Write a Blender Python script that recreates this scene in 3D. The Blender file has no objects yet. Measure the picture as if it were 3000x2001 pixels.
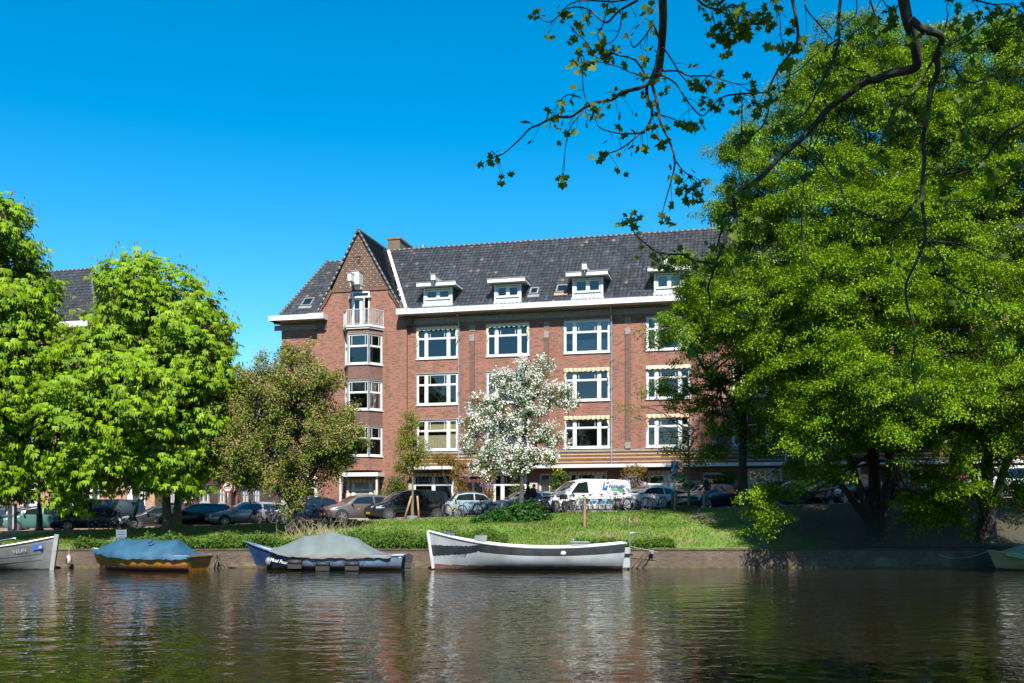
import bpy, bmesh, math, random
import numpy as np
from mathutils import Vector, Matrix
S = bpy.context.scene
COL = S.collection
R = math.radians
# ------------------------------------------------------------------ camera, sky, sun, exposure
F_, EYE, HOR = 2917.0, 2.5, 1505.0          # focal length (px of a 3000 px wide picture), eye height, horizon row
cam = bpy.data.cameras.new('camera'); camo = bpy.data.objects.new('camera', cam); COL.objects.link(camo)
cam.lens = 35.0; cam.sensor_width = 36.0; cam.shift_y = (HOR - 1000.5) / 3000
cam.clip_start = 0.1; cam.clip_end = 5000
camo.location = (0, 0, EYE); camo.rotation_euler = (R(90), 0, 0)
S.camera = camo
SUN_EL, SUN_AZ = 50.0, 4.0                  # degrees; azimuth measured from straight behind the camera to the right
w = bpy.data.worlds.new('World'); S.world = w; w.use_nodes = True
nt = w.node_tree; nt.nodes.clear()
sky = nt.nodes.new('ShaderNodeTexSky'); sky.sky_type = 'NISHITA'; sky.sun_disc = False
sky.sun_elevation = R(SUN_EL); sky.sun_rotation = R(180 - SUN_AZ)
sky.air_density = 1.0; sky.dust_density = 0.25; sky.ozone_density = 3.0; sky.altitude = 0
hs = nt.nodes.new('ShaderNodeHueSaturation'); hs.inputs['Saturation'].default_value = 1.5; hs.inputs['Value'].default_value = 1.04
hs.inputs['Hue'].default_value = 0.488
bg = nt.nodes.new('ShaderNodeBackground'); bg.inputs['Strength'].default_value = 0.078
wo = nt.nodes.new('ShaderNodeOutputWorld')
nt.links.new(sky.outputs[0], hs.inputs['Color']); nt.links.new(hs.outputs[0], bg.inputs['Color']); nt.links.new(bg.outputs[0], wo.inputs['Surface'])
sl = bpy.data.lights.new('sun', 'SUN'); sl.energy = 5.0; sl.angle = R(0.53); sl.color = (1.0, 0.955, 0.88)
so = bpy.data.objects.new('sun', sl); COL.objects.link(so)
sd = Vector((math.sin(R(SUN_AZ)) * math.cos(R(SUN_EL)), -math.cos(R(SUN_AZ)) * math.cos(R(SUN_EL)), math.sin(R(SUN_EL))))
so.rotation_euler = sd.to_track_quat('Z', 'Y').to_euler(); so.location = (10, -40, 60)
S.view_settings.view_transform = 'Standard'; S.view_settings.look = 'None'
S.view_settings.exposure = 1.33; S.view_settings.gamma = 1.0
try: S.cycles.max_bounces = 8; S.cycles.transparent_max_bounces = 12; S.cycles.caustics_reflective = False; S.cycles.caustics_refractive = False
except Exception: pass

# ------------------------------------------------------------------ helpers
def W(x, y, D):
    """world point seen at picture position x, y (3000 px wide) at depth D"""
    return Vector(((x - 1500) * D / F_, D, EYE + (HOR - y) * D / F_))
def empty(name, loc=(0, 0, 0), rz=0.0, label=None, cat=None, group=None, kind=None):
    o = bpy.data.objects.new(name, None); COL.objects.link(o); o.location = loc; o.rotation_euler = (0, 0, rz)
    o.empty_display_size = 0.2
    return tag(o, label, cat, group, kind)
def tag(o, label=None, cat=None, group=None, kind=None):
    if label: o['label'] = label
    if cat: o['category'] = cat
    if group: o['group'] = group
    if kind: o['kind'] = kind
    return o
class MB:
    def __init__(s): s.V = []; s.F = []; s.M = []; s.SM = []
    def add(s, vs, fs, m=0, smooth=False):
        b = len(s.V); s.V.extend([tuple(v) for v in vs])
        for f in fs: s.F.append([b + i for i in f]); s.M.append(m); s.SM.append(smooth)
        return s
    def quad(s, a, b, c, d, m=0): return s.add([a, b, c, d], [(0, 1, 2, 3)], m)
    def box(s, x0, x1, y0, y1, z0, z1, m=0):
        v = [(x0, y0, z0), (x1, y0, z0), (x1, y1, z0), (x0, y1, z0), (x0, y0, z1), (x1, y0, z1), (x1, y1, z1), (x0, y1, z1)]
        return s.add(v, [(0, 3, 2, 1), (4, 5, 6, 7), (0, 1, 5, 4), (1, 2, 6, 5), (2, 3, 7, 6), (3, 0, 4, 7)], m)
    def bar(s, a, b, wd, th, m=0, up=(0, 0, 1)):
        """box beam from a to b, width wd (sideways) and thickness th (along up)"""
        a = Vector(a); b = Vector(b); d = (b - a).normalized(); u = Vector(up)
        if abs(d.dot(u)) > 0.98: u = Vector((0, 1, 0))
        sd_ = d.cross(u).normalized(); u = sd_.cross(d).normalized()
        v = []
        for p in (a, b):
            for i, j in ((-1, -1), (1, -1), (1, 1), (-1, 1)): v.append(p + sd_ * (i * wd / 2) + u * (j * th / 2))
        return s.add(v, [(0, 3, 2, 1), (4, 5, 6, 7), (0, 1, 5, 4), (1, 2, 6, 5), (2, 3, 7, 6), (3, 0, 4, 7)], m)
    def prism(s, poly, z0, z1, m=0, mt=None):
        n = len(poly); v = [(p[0], p[1], z0) for p in poly] + [(p[0], p[1], z1) for p in poly]
        fs = [(i, (i + 1) % n, n + (i + 1) % n, n + i) for i in range(n)]
        s.add(v, fs, m); s.add([v[i] for i in range(n)], [tuple(range(n))[::-1]], m)
        return s.add([v[n + i] for i in range(n)], [tuple(range(n))], m if mt is None else mt)
    def tube(s, pts, r, n=6, m=0, cap=True, smooth=True):
        pts = [Vector(p) for p in pts]; k = len(pts)
        if not hasattr(r, '__len__'): r = [r] * k
        vs = []; prev = None
        for i, p in enumerate(pts):
            d = (pts[min(i + 1, k - 1)] - pts[max(i - 1, 0)])
            d = d.normalized() if d.length > 1e-9 else Vector((0, 0, 1))
            if prev is None:
                a = d.cross(Vector((0, 0, 1)));
                if a.length < 0.1: a = d.cross(Vector((1, 0, 0)))
            else: a = prev - d * prev.dot(d)
            if a.length < 1e-6: a = d.orthogonal()
            a.normalize(); prev = a; b = d.cross(a)
            for j in range(n):
                t = 2 * math.pi * j / n
                vs.append(p + (a * math.cos(t) + b * math.sin(t)) * r[i])
        fs = [(i * n + j, i * n + (j + 1) % n, (i + 1) * n + (j + 1) % n, (i + 1) * n + j) for i in range(k - 1) for j in range(n)]
        s.add(vs, fs, m, smooth)
        if cap:
            s.add(vs[:n], [tuple(range(n))[::-1]], m); s.add(vs[-n:], [tuple(range(n))], m)
        return s
    def lathe(s, prof, n=12, c=(0, 0, 0), axis='z', m=0, smooth=True):
        vs = []
        for (r, h) in prof:
            for j in range(n):
                t = 2 * math.pi * j / n; a, b = r * math.cos(t), r * math.sin(t)
                p = (a, b, h) if axis == 'z' else ((a, h, b) if axis == 'y' else (h, a, b))
                vs.append((c[0] + p[0], c[1] + p[1], c[2] + p[2]))
        k = len(prof)
        fs = [(i * n + j, i * n + (j + 1) % n, (i + 1) * n + (j + 1) % n, (i + 1) * n + j) for i in range(k - 1) for j in range(n)]
        return s.add(vs, fs, m, smooth)
    def ball(s, c, r, m=0, n=8, sc=(1, 1, 1)):
        vs = []; k = max(4, n // 2 + 1)
        for i in range(k + 1):
            ph = math.pi * i / k
            for j in range(n):
                t = 2 * math.pi * j / n
                vs.append((c[0] + r * sc[0] * math.sin(ph) * math.cos(t), c[1] + r * sc[1] * math.sin(ph) * math.sin(t), c[2] + r * sc[2] * math.cos(ph)))
        fs = [(i * n + j, (i + 1) * n + j, (i + 1) * n + (j + 1) % n, i * n + (j + 1) % n) for i in range(k) for j in range(n)]
        return s.add(vs, fs, m, True)
    def grid(s, rows, m=0, smooth=True, closed=False, mf=None):
        n = len(rows[0]); vs = [p for r_ in rows for p in r_]
        fs = []; ms = []
        for i in range(len(rows) - 1):
            for j in range(n if closed else n - 1):
                fs.append((i * n + j, i * n + (j + 1) % n, (i + 1) * n + (j + 1) % n, (i + 1) * n + j)); ms.append(m if mf is None else mf(i, j))
        b = len(s.V); s.V.extend([tuple(v) for v in vs])
        for f, mm in zip(fs, ms): s.F.append([b + q for q in f]); s.M.append(mm); s.SM.append(smooth)
        return s
    def build(s, name, mats, parent=None, loc=None, fix=True):
        me = bpy.data.meshes.new(name); me.from_pydata(s.V, [], s.F)
        if not isinstance(mats, (list, tuple)): mats = [mats]
        for m in mats: me.materials.append(m)
        me.polygons.foreach_set('material_index', s.M); me.polygons.foreach_set('use_smooth', s.SM)
        if fix and len(s.F) < 30000:
            bm = bmesh.new(); bm.from_mesh(me); bmesh.ops.remove_doubles(bm, verts=bm.verts, dist=1e-5)
            bmesh.ops.recalc_face_normals(bm, faces=bm.faces)
            for e in bm.edges:
                if len(e.link_faces) == 2 and e.calc_face_angle(0) > 0.7: e.smooth = False
            bm.to_mesh(me); bm.free()
        me.update()
        o = bpy.data.objects.new(name, me); COL.objects.link(o)
        if parent: o.parent = parent
        if loc is not None: o.location = loc
        return o

# ------------------------------------------------------------------ materials
def newmat(name):
    m = bpy.data.materials.new(name); m.use_nodes = True
    return m, m.node_tree, m.node_tree.nodes['Principled BSDF']
def N(nt, t, **k):
    n = nt.nodes.new(t)
    for a, b in k.items():
        if a in n.inputs.keys() if isinstance(a, str) else False: n.inputs[a].default_value = b
        else: setattr(n, a, b)
    return n
def math_(nt, op, a, b=None, c=None):
    n = nt.nodes.new('ShaderNodeMath'); n.operation = op
    for i, v in enumerate((a, b, c)):
        if v is None: continue
        if isinstance(v, (int, float)): n.inputs[i].default_value = v
        else: nt.links.new(v, n.inputs[i])
    return n.outputs[0]
def mixc(nt, f, a, b, mode='MIX'):
    n = nt.nodes.new('ShaderNodeMix'); n.data_type = 'RGBA'; n.blend_type = mode
    for idx, v in ((0, f), (6, a), (7, b)):
        if isinstance(v, (int, float)): n.inputs[idx].default_value = v
        elif isinstance(v, (tuple, list)): n.inputs[idx].default_value = (*v[:3], 1)
        else: nt.links.new(v, n.inputs[idx])
    return n.outputs[2]
def noise(nt, sc, det=3, vec=None, rough=0.55):
    n = nt.nodes.new('ShaderNodeTexNoise'); n.inputs['Scale'].default_value = sc; n.inputs['Detail'].default_value = det; n.inputs['Roughness'].default_value = rough
    if vec is None:
        t = nt.nodes.new('ShaderNodeTexCoord'); vec = t.outputs['Object']
    nt.links.new(vec, n.inputs['Vector']); return n.outputs['Fac']
def ramp(nt, f, stops):
    n = nt.nodes.new('ShaderNodeValToRGB'); cr = n.color_ramp
    while len(cr.elements) < len(stops): cr.elements.new(0.5)
    for e, (p, c) in zip(cr.elements, stops): e.position = p; e.color = (*c[:3], 1) if hasattr(c, '__len__') else (c, c, c, 1)
    nt.links.new(f, n.inputs[0]); return n.outputs[0]
def bump(nt, bs, h, dist=0.01, st=0.5):
    n = nt.nodes.new('ShaderNodeBump'); n.inputs['Distance'].default_value = dist; n.inputs['Strength'].default_value = st
    nt.links.new(h, n.inputs['Height']); nt.links.new(n.outputs[0], bs.inputs['Normal'])
_mc = {}
KA = 0.62      # overall reflectance of plain surfaces, set together with the exposure
def plain(name, c, rough=0.5, metal=0.0, var=0.18, sc=3.0, bmp=0.0, coat=0.0, spec=None):
    c = tuple(x * KA for x in c)
    """a coloured surface with a little uneven wear"""
    if name in _mc: return _mc[name]
    m, nt, b = newmat(name)
    f = noise(nt, sc, 4)
    c2 = tuple(max(0, x * (1 - var)) for x in c); c3 = tuple(min(1, x * (1 + var)) for x in c)
    col = ramp(nt, f, [(0.3, c2), (0.7, c3)])
    nt.links.new(col, b.inputs['Base Color'])
    b.inputs['Roughness'].default_value = rough; b.inputs['Metallic'].default_value = metal
    if coat: b.inputs['Coat Weight'].default_value = coat; b.inputs['Coat Roughness'].default_value = 0.04
    if spec is not None: b.inputs['Specular IOR Level'].default_value = spec
    if bmp: bump(nt, b, noise(nt, sc * 8, 4), bmp, 0.6)
    _mc[name] = m; return m
def paint(c, name=None):
    return plain(name or 'car_paint_%02x%02x%02x' % tuple(int(x * 255) for x in c), c, 0.22, 0.0, 0.05, 2.0, coat=0.35)
def brickmat(name, c1, c2, mortar, dark, bw=0.21, bh=0.062, ms=0.011, scale=1.0):
    c1, c2, mortar, dark = [tuple(x * .58 for x in q) for q in (c1, c2, mortar, dark)]
    m, nt, b = newmat(name)
    t = N(nt, 'ShaderNodeTexCoord'); sp = N(nt, 'ShaderNodeSeparateXYZ'); nt.links.new(t.outputs['Object'], sp.inputs[0])
    cb = N(nt, 'ShaderNodeCombineXYZ'); nt.links.new(math_(nt, 'ADD', sp.outputs[0], sp.outputs[1]), cb.inputs[0]); nt.links.new(sp.outputs[2], cb.inputs[1])
    br = N(nt, 'ShaderNodeTexBrick'); nt.links.new(cb.outputs[0], br.inputs['Vector'])
    br.inputs['Scale'].default_value = scale; br.inputs['Brick Width'].default_value = bw; br.inputs['Row Height'].default_value = bh
    br.inputs['Mortar Size'].default_value = ms; br.inputs['Mortar Smooth'].default_value = 0.2; br.inputs['Bias'].default_value = -0.1
    br.inputs['Color1'].default_value = (*c1, 1); br.inputs['Color2'].default_value = (*c2, 1); br.inputs['Mortar'].default_value = (*mortar, 1)
    br.offset = 0.5
    # odd darker bricks
    bx = math_(nt, 'FLOOR', math_(nt, 'DIVIDE', sp.outputs[2], bh)); ax = math_(nt, 'ADD', sp.outputs[0], sp.outputs[1])
    by = math_(nt, 'FLOOR', math_(nt, 'ADD', math_(nt, 'DIVIDE', ax, bw), math_(nt, 'MULTIPLY', bx, 0.5)))
    cw = N(nt, 'ShaderNodeCombineXYZ'); nt.links.new(bx, cw.inputs[0]); nt.links.new(by, cw.inputs[1])
    wn = N(nt, 'ShaderNodeTexWhiteNoise'); nt.links.new(cw.outputs[0], wn.inputs['Vector'])
    dk = math_(nt, 'GREATER_THAN', wn.outputs['Value'], 0.78)
    notm = math_(nt, 'SUBTRACT', 1.0, br.outputs['Fac'])
    col = mixc(nt, math_(nt, 'MULTIPLY', dk, notm), br.outputs['Color'], dark)
    big = noise(nt, 0.45, 5)
    col = mixc(nt, ramp(nt, big, [(0.35, 0.0), (0.75, 0.42)]), col, mixc(nt, 0.5, col, dark))
    stv = N(nt, 'ShaderNodeMapping'); stv.inputs['Scale'].default_value = (1.6, 1.6, 0.16); nt.links.new(t.outputs['Object'], stv.inputs['Vector'])
    streak = noise(nt, 1.0, 5, stv.outputs[0])
    col = mixc(nt, ramp(nt, streak, [(0.5, 0.0), (0.68, 0.45)]), col, mixc(nt, 0.6, col, dark))
    pale = noise(nt, 0.9, 6, stv.outputs[0], .7)
    col = mixc(nt, ramp(nt, pale, [(0.6, 0.0), (0.75, 0.3)]), col, mortar)
    fine = noise(nt, 9, 4)
    col = mixc(nt, ramp(nt, fine, [(0.35, 0.0), (0.7, 0.12)]), col, mortar)
    nt.links.new(col, b.inputs['Base Color']); b.inputs['Roughness'].default_value = 0.88
    bump(nt, b, notm, 0.006, 0.6)
    _mc[name] = m; return m
def tilemat(name, dark, light, odd):
    dark, light, odd = [tuple(x * .78 for x in q) for q in (dark, light, odd)]
    m, nt, b = newmat(name)
    uv = N(nt, 'ShaderNodeUVMap'); sp = N(nt, 'ShaderNodeSeparateXYZ'); nt.links.new(uv.outputs[0], sp.inputs[0])
    cb = N(nt, 'ShaderNodeCombineXYZ'); nt.links.new(math_(nt, 'FLOOR', sp.outputs[0]), cb.inputs[0]); nt.links.new(math_(nt, 'FLOOR', sp.outputs[1]), cb.inputs[1])
    wn = N(nt, 'ShaderNodeTexWhiteNoise'); nt.links.new(cb.outputs[0], wn.inputs['Vector'])
    col = ramp(nt, wn.outputs['Value'], [(0.0, dark), (0.7, tuple((a + c) / 2 for a, c in zip(dark, light))), (0.975, light), (0.995, odd)])
    n1 = noise(nt, 0.8, 5); col = mixc(nt, ramp(nt, n1, [(0.4, 0.0), (0.75, 0.15)]), col, light)
    n2 = noise(nt, 14, 4); col = mixc(nt, ramp(nt, n2, [(0.45, 0.0), (0.75, 0.35)]), col, tuple(x * 0.4 for x in dark))
    nt.links.new(col, b.inputs['Base Color']); b.inputs['Roughness'].default_value = 0.42
    _mc[name] = m; return m
def leafmat(name, ca, cb_, tr=0.45, rough=0.45, tcol=None, extra=None):
    """leaf: colour runs from ca to cb_ by a per-leaf random number; light passes through"""
    ca, cb_ = [tuple(x * .54 for x in q) for q in (ca, cb_)]; tcol = tcol and tuple(x * .54 for x in tcol)
    m, nt, b = newmat(name)
    at = N(nt, 'ShaderNodeAttribute'); at.attribute_name = 'rnd'
    stops = [(0.0, ca), (1.0, cb_)] if not extra else [(0.0, ca), (0.8, cb_), (0.9, extra)]
    col = ramp(nt, at.outputs['Fac'], stops)
    nt.links.new(col, b.inputs['Base Color']); b.inputs['Roughness'].default_value = rough + .12; b.inputs['Specular IOR Level'].default_value = 0.16
    tl = N(nt, 'ShaderNodeBsdfTranslucent')
    tc = mixc(nt, 0.5, col, tcol or tuple(min(1, x * 1.5) for x in cb_)); nt.links.new(tc, tl.inputs['Color'])
    mx = N(nt, 'ShaderNodeMixShader'); mx.inputs[0].default_value = tr
    out = [n for n in nt.nodes if n.type == 'OUTPUT_MATERIAL'][0]
    nt.links.new(b.outputs[0], mx.inputs[1]); nt.links.new(tl.outputs[0], mx.inputs[2]); nt.links.new(mx.outputs[0], out.inputs['Surface'])
    _mc[name] = m; return m
def stripemat(name, c1, c2, period, axis=0, rough=0.8):
    m, nt, b = newmat(name)
    t = N(nt, 'ShaderNodeTexCoord'); sp = N(nt, 'ShaderNodeSeparateXYZ'); nt.links.new(t.outputs['Object'], sp.inputs[0])
    c1, c2 = [tuple(x * .62 for x in q) for q in (c1, c2)]
    f = math_(nt, 'GREATER_THAN', math_(nt, 'FRACT', math_(nt, 'DIVIDE', sp.outputs[axis], period)), 0.5)
    nz = noise(nt, 6, 4)
    col = mixc(nt, f, c1, c2); col = mixc(nt, math_(nt, 'MULTIPLY', nz, 0.3), col, tuple(x * 0.6 for x in c1))
    nt.links.new(col, b.inputs['Base Color']); b.inputs['Roughness'].default_value = rough
    _mc[name] = m; return m
def glassmat(name, tint=(0.75, 0.8, 0.82), ior=1.8, rough=0.02):
    m, nt, b = newmat(name); nt.nodes.remove(b)
    out = [n for n in nt.nodes if n.type == 'OUTPUT_MATERIAL'][0]
    tr = N(nt, 'ShaderNodeBsdfTransparent'); tr.inputs[0].default_value = (*tint, 1)
    gl = N(nt, 'ShaderNodeBsdfGlossy'); gl.inputs['Roughness'].default_value = rough; gl.inputs['Color'].default_value = (0.95, 0.97, 1, 1)
    fr = N(nt, 'ShaderNodeFresnel'); fr.inputs[0].default_value = ior
    bp = N(nt, 'ShaderNodeBump'); bp.inputs['Distance'].default_value = 0.004; bp.inputs['Strength'].default_value = 0.15
    nt.links.new(noise(nt, 1.3, 2), bp.inputs['Height']); nt.links.new(bp.outputs[0], gl.inputs['Normal'])
    mx = N(nt, 'ShaderNodeMixShader'); nt.links.new(fr.outputs[0], mx.inputs[0]); nt.links.new(tr.outputs[0], mx.inputs[1]); nt.links.new(gl.outputs[0], mx.inputs[2])
    nt.links.new(mx.outputs[0], out.inputs['Surface']); _mc[name] = m; return m
WHITE = plain('white_paint', (0.78, 0.78, 0.75), 0.45, var=0.06, sc=2.5)
CREAM = plain('cream_soffit', (0.62, 0.58, 0.47), 0.6, var=0.1)
LEAD = plain('lead_grey_trim', (0.33, 0.35, 0.37), 0.5, 0.3)
BRICK = brickmat('red_brick', (0.42, 0.122, 0.066), (0.30, 0.082, 0.048), (0.38, 0.25, 0.18), (0.085, 0.034, 0.028))
BRICKD = brickmat('dark_brick', (0.2, 0.075, 0.052), (0.14, 0.055, 0.042), (0.28, 0.19, 0.15), (0.05, 0.026, 0.024))
BRICKL = brickmat('pale_orange_brick', (0.66, 0.31, 0.175), (0.54, 0.235, 0.13), (0.6, 0.42, 0.3), (0.3, 0.13, 0.08))
BRICKP = brickmat('brown_patterned_brick', (0.12, 0.048, 0.034), (0.08, 0.034, 0.027), (0.27, 0.165, 0.1), (0.035, 0.018, 0.016), bw=0.13, bh=0.13, ms=0.018)
BRICKY = plain('yellow_brick', (0.6, 0.38, 0.15), 0.85, var=0.2, sc=12)
STONE = plain('grey_stone', (0.30, 0.27, 0.235), 0.85, var=0.2, sc=5, bmp=0.004)
STONEP = plain('pale_stone', (0.46, 0.4, 0.34), 0.85, var=0.15, sc=4, bmp=0.004)
TILE = tilemat('slate_grey_pantile', (0.075, 0.08, 0.1), (0.15, 0.158, 0.185), (0.42, 0.32, 0.25))
TILEC = plain('ridge_tile', (0.09, 0.093, 0.105), 0.45, var=0.3, sc=4)
GLASS = glassmat('window_glass')
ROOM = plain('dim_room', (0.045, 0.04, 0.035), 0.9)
CURT = plain('white_curtain', (0.72, 0.72, 0.68), 0.9, var=0.1, sc=8)
CURTY = plain('yellow_curtain', (0.5, 0.4, 0.22), 0.9, var=0.1, sc=8)
AWN = stripemat('yellow_striped_awning', (0.8, 0.74, 0.58), (0.72, 0.30, 0.05), 0.3)
AWNY = stripemat('pale_yellow_awning', (0.8, 0.72, 0.5), (0.74, 0.6, 0.34), 0.3)
DARK = plain('black_rubber', (0.018, 0.018, 0.019), 0.7, var=0.3)
BLACKM = plain('black_metal', (0.02, 0.021, 0.022), 0.4, 0.2)
STEEL = plain('galvanised_steel', (0.42, 0.44, 0.45), 0.38, 0.7, 0.2, 6)
ALLOY = plain('alloy_rim', (0.5, 0.5, 0.51), 0.3, 0.8, 0.1)
BARK = plain('dark_bark', (0.045, 0.036, 0.028), 0.9, var=0.45, sc=7, bmp=0.03)
BARKG = plain('grey_green_bark', (0.075, 0.063, 0.042), 0.9, var=0.5, sc=6, bmp=0.03)
WOOD = plain('weathered_wood', (0.36, 0.22, 0.12), 0.8, var=0.3, sc=9)
DOORR = plain('dark_red_door', (0.09, 0.028, 0.02), 0.5)
CARGL = plain('car_glass', (0.012, 0.018, 0.02), 0.06, var=0.05, spec=1.0)
HEADL = plain('headlight_lens', (0.55, 0.57, 0.6), 0.12, 0.3, 0.2, 15)
TAILL = plain('tail_light_red', (0.45, 0.012, 0.012), 0.2)
PLATE = plain('yellow_plate', (0.75, 0.42, 0.03), 0.5, var=0.05)
REDP = plain('red_paint', (0.5, 0.02, 0.02), 0.45, var=0.1)
BLUEP = plain('sign_blue', (0.015, 0.13, 0.5), 0.45, var=0.05)
INK = plain('black_ink', (0.012, 0.012, 0.014), 0.6, var=0.1)
SKIN = plain('skin', (0.45, 0.26, 0.18), 0.55, var=0.08)

# ------------------------------------------------------------------ setting: water, quay, bank, street
def zst(X): return min(3.5, max(1.45, 2.40 + 0.036 * X))          # the street climbs towards the bridge on the right
def ypav(X): return 55.5 - 0.17 * X                                # canal-side edge of the pavement
QY, QZ = 46.0, 0.87
def bankz(X, Y):
    t = min(1, max(0, (Y - QY) / (ypav(X) - QY))); e = t * t * (3 - 2 * t) * 0.55 + t * 0.45
    n = 0.07 * math.sin(X * 0.9 + Y * 0.7) * math.sin(Y * 1.3 - X * 0.35) * min(1, t * 5) * min(1, (1 - t) * 5)
    return QZ + (zst(X) - QZ) * e + n
m, nt, b = newmat('canal_water')
tcw = N(nt, 'ShaderNodeTexCoord'); mp = N(nt, 'ShaderNodeMapping'); nt.links.new(tcw.outputs['Object'], mp.inputs['Vector']); mp.inputs['Scale'].default_value = (1.0, 1.4, 1)
mp.inputs['Rotation'].default_value = (0, 0, R(4))
n1 = N(nt, 'ShaderNodeTexNoise'); n1.inputs['Scale'].default_value = 1.7; n1.inputs['Detail'].default_value = 2.5; n1.inputs['Roughness'].default_value = 0.5; n1.inputs['Distortion'].default_value = 0.5; nt.links.new(mp.outputs[0], n1.inputs['Vector'])
n2 = N(nt, 'ShaderNodeTexNoise'); n2.inputs['Scale'].default_value = 0.7; n2.inputs['Detail'].default_value = 1.0; nt.links.new(mp.outputs[0], n2.inputs['Vector'])
n3 = N(nt, 'ShaderNodeTexNoise'); n3.inputs['Scale'].default_value = 0.07; n3.inputs['Detail'].default_value = 2.0; nt.links.new(tcw.outputs['Object'], n3.inputs['Vector'])
amp = ramp(nt, n3.outputs['Fac'], [(0.3, 0.5), (0.7, 1.0)])
n4 = N(nt, 'ShaderNodeTexNoise'); n4.inputs['Scale'].default_value = 5.0; n4.inputs['Detail'].default_value = 1.0; nt.links.new(mp.outputs[0], n4.inputs['Vector'])
hgt = math_(nt, 'ADD', math_(nt, 'ADD', math_(nt, 'MULTIPLY', n1.outputs['Fac'], amp), math_(nt, 'MULTIPLY', n4.outputs['Fac'], 0.13)), math_(nt, 'MULTIPLY', n2.outputs['Fac'], 1.0))
b.inputs['Base Color'].default_value = (0.010, 0.009, 0.004, 1); b.inputs['Roughness'].default_value = 0.0; b.inputs['IOR'].default_value = 1.33
bump(nt, b, hgt, 0.03, 1.0)
WATER = m
mb = MB(); mb.quad((-400, 2.0, 0), (400, 2.0, 0), (400, QY + 0.1, 0), (-400, QY + 0.1, 0))
tag(mb.build('water', WATER), kind='structure')
QB = brickmat('old_quay_brick', (0.14, 0.085, 0.06), (0.1, 0.062, 0.045), (0.2, 0.15, 0.1), (0.05, 0.036, 0.028))
nt = QB.node_tree; bs_ = nt.nodes['Principled BSDF']; src = bs_.inputs['Base Color'].links[0].from_socket
tq = N(nt, 'ShaderNodeTexCoord'); sq = N(nt, 'ShaderNodeSeparateXYZ'); nt.links.new(tq.outputs['Object'], sq.inputs[0])
lv = math_(nt, 'ADD', sq.outputs[2], math_(nt, 'MULTIPLY', noise(nt, 2.2, 4), 0.22))
col = mixc(nt, ramp(nt, lv, [(0.13, 0.85), (0.2, 0.0)]), src, (0.03, 0.04, 0.012))
col = mixc(nt, ramp(nt, noise(nt, 1.1, 6), [(0.52, 0.0), (0.66, 0.3)]), col, (0.26, 0.22, 0.14))
nt.links.new(col, bs_.inputs['Base Color'])
mb = MB(); mb.box(-400, 400, QY, QY + 0.5, -1.5, QZ - 0.07, 0)
for i in range(160):
    x0 = -96 + i * 1.2; mb.box(x0, x0 + 1.185, QY - 0.03, QY + 0.45, QZ - 0.0695, QZ + 0.012 * math.sin(i * 2.3), 1)
mb.box(-400, 400, QY - 0.07, QY - 0.001, -1.5, 0.075, 2)
quay = mb.build('quay_wall', [QB, plain('mossy_coping', (0.085, 0.065, 0.04), 0.9, var=0.4, sc=3, bmp=0.01), plain('mossy_ledge', (0.11, 0.1, 0.04), 0.85, var=0.4, sc=4)])
tag(quay, 'long low old brick quay wall along the far side of the canal', 'quay wall')
# grass bank
m, nt, b = newmat('bank_grass')
t = N(nt, 'ShaderNodeTexCoord'); sp = N(nt, 'ShaderNodeSeparateXYZ'); nt.links.new(t.outputs['Object'], sp.inputs[0])
g = ramp(nt, noise(nt, 0.9, 5), [(0.3, (0.037, 0.085, 0.005)), (0.5, (0.066, 0.12, 0.008)), (0.7, (0.115, 0.125, 0.025))])
d1 = ramp(nt, noise(nt, 0.55, 6), [(0.55, 0.0), (0.66, 0.8)])
g = mixc(nt, d1, g, (0.14, 0.10, 0.055))
# bare trodden earth under the right-hand trees, coloured darker to deepen the canopy shade
soil_shade = math_(nt, 'ADD', sp.outputs[0], math_(nt, 'MULTIPLY', noise(nt, 0.35, 4), 5.0))
g = mixc(nt, ramp(nt, math_(nt, 'MULTIPLY', soil_shade, 0.05), [(0.72, 0.0), (0.9, 0.93)]), g, (0.022, 0.016, 0.010))
nt.links.new(g, b.inputs['Base Color']); b.inputs['Roughness'].default_value = 0.95
bump(nt, b, noise(nt, 9, 5), 0.06, 0.8)
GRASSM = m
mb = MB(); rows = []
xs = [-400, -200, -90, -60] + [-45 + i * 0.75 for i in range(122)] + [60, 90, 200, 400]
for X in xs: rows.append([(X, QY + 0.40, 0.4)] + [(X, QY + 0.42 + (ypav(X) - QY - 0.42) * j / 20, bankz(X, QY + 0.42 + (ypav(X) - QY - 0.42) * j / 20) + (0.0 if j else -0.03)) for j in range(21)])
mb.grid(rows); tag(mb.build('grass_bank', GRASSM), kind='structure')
m, nt, b = newmat('pavement_brick')
nt.links.new(ramp(nt, noise(nt, 3, 6), [(0.3, (0.16, 0.12, 0.095)), (0.7, (0.26, 0.2, 0.16))]), b.inputs['Base Color']); b.inputs['Roughness'].default_value = 0.9
bump(nt, b, noise(nt, 40, 3), 0.01, 0.5); PAVE = m
def strip(name, off0, off1, dz, mat):
    mb = MB(); rows = []
    for X in xs: rows.append([(X, ypav(X) + off0, zst(X) + dz[0]), (X, ypav(X) + off1, zst(X) + dz[1])])
    mb.grid(rows, smooth=False); return tag(mb.build(name, mat), kind='structure')
strip('pavement', -0.05, 1.9, (0.0, 0.03), PAVE)
mb = MB(); rows = []
for X in xs:
    y0 = ypav(X); z0 = zst(X) + 0.045; rows.append([(X, y0 + 1.9, z0 - 0.16), (X, y0 + 1.9, z0), (X, y0 + 2.03, z0), (X, y0 + 2.03, z0 - 0.16)])
mb.grid(rows, smooth=False); tag(mb.build('kerb', STONE), kind='structure')
strip('street', 2.03, 14.0, (-0.10, -0.02), plain('street_brick', (0.15, 0.115, 0.095), 0.9, var=0.3, sc=2, bmp=0.01))
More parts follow.
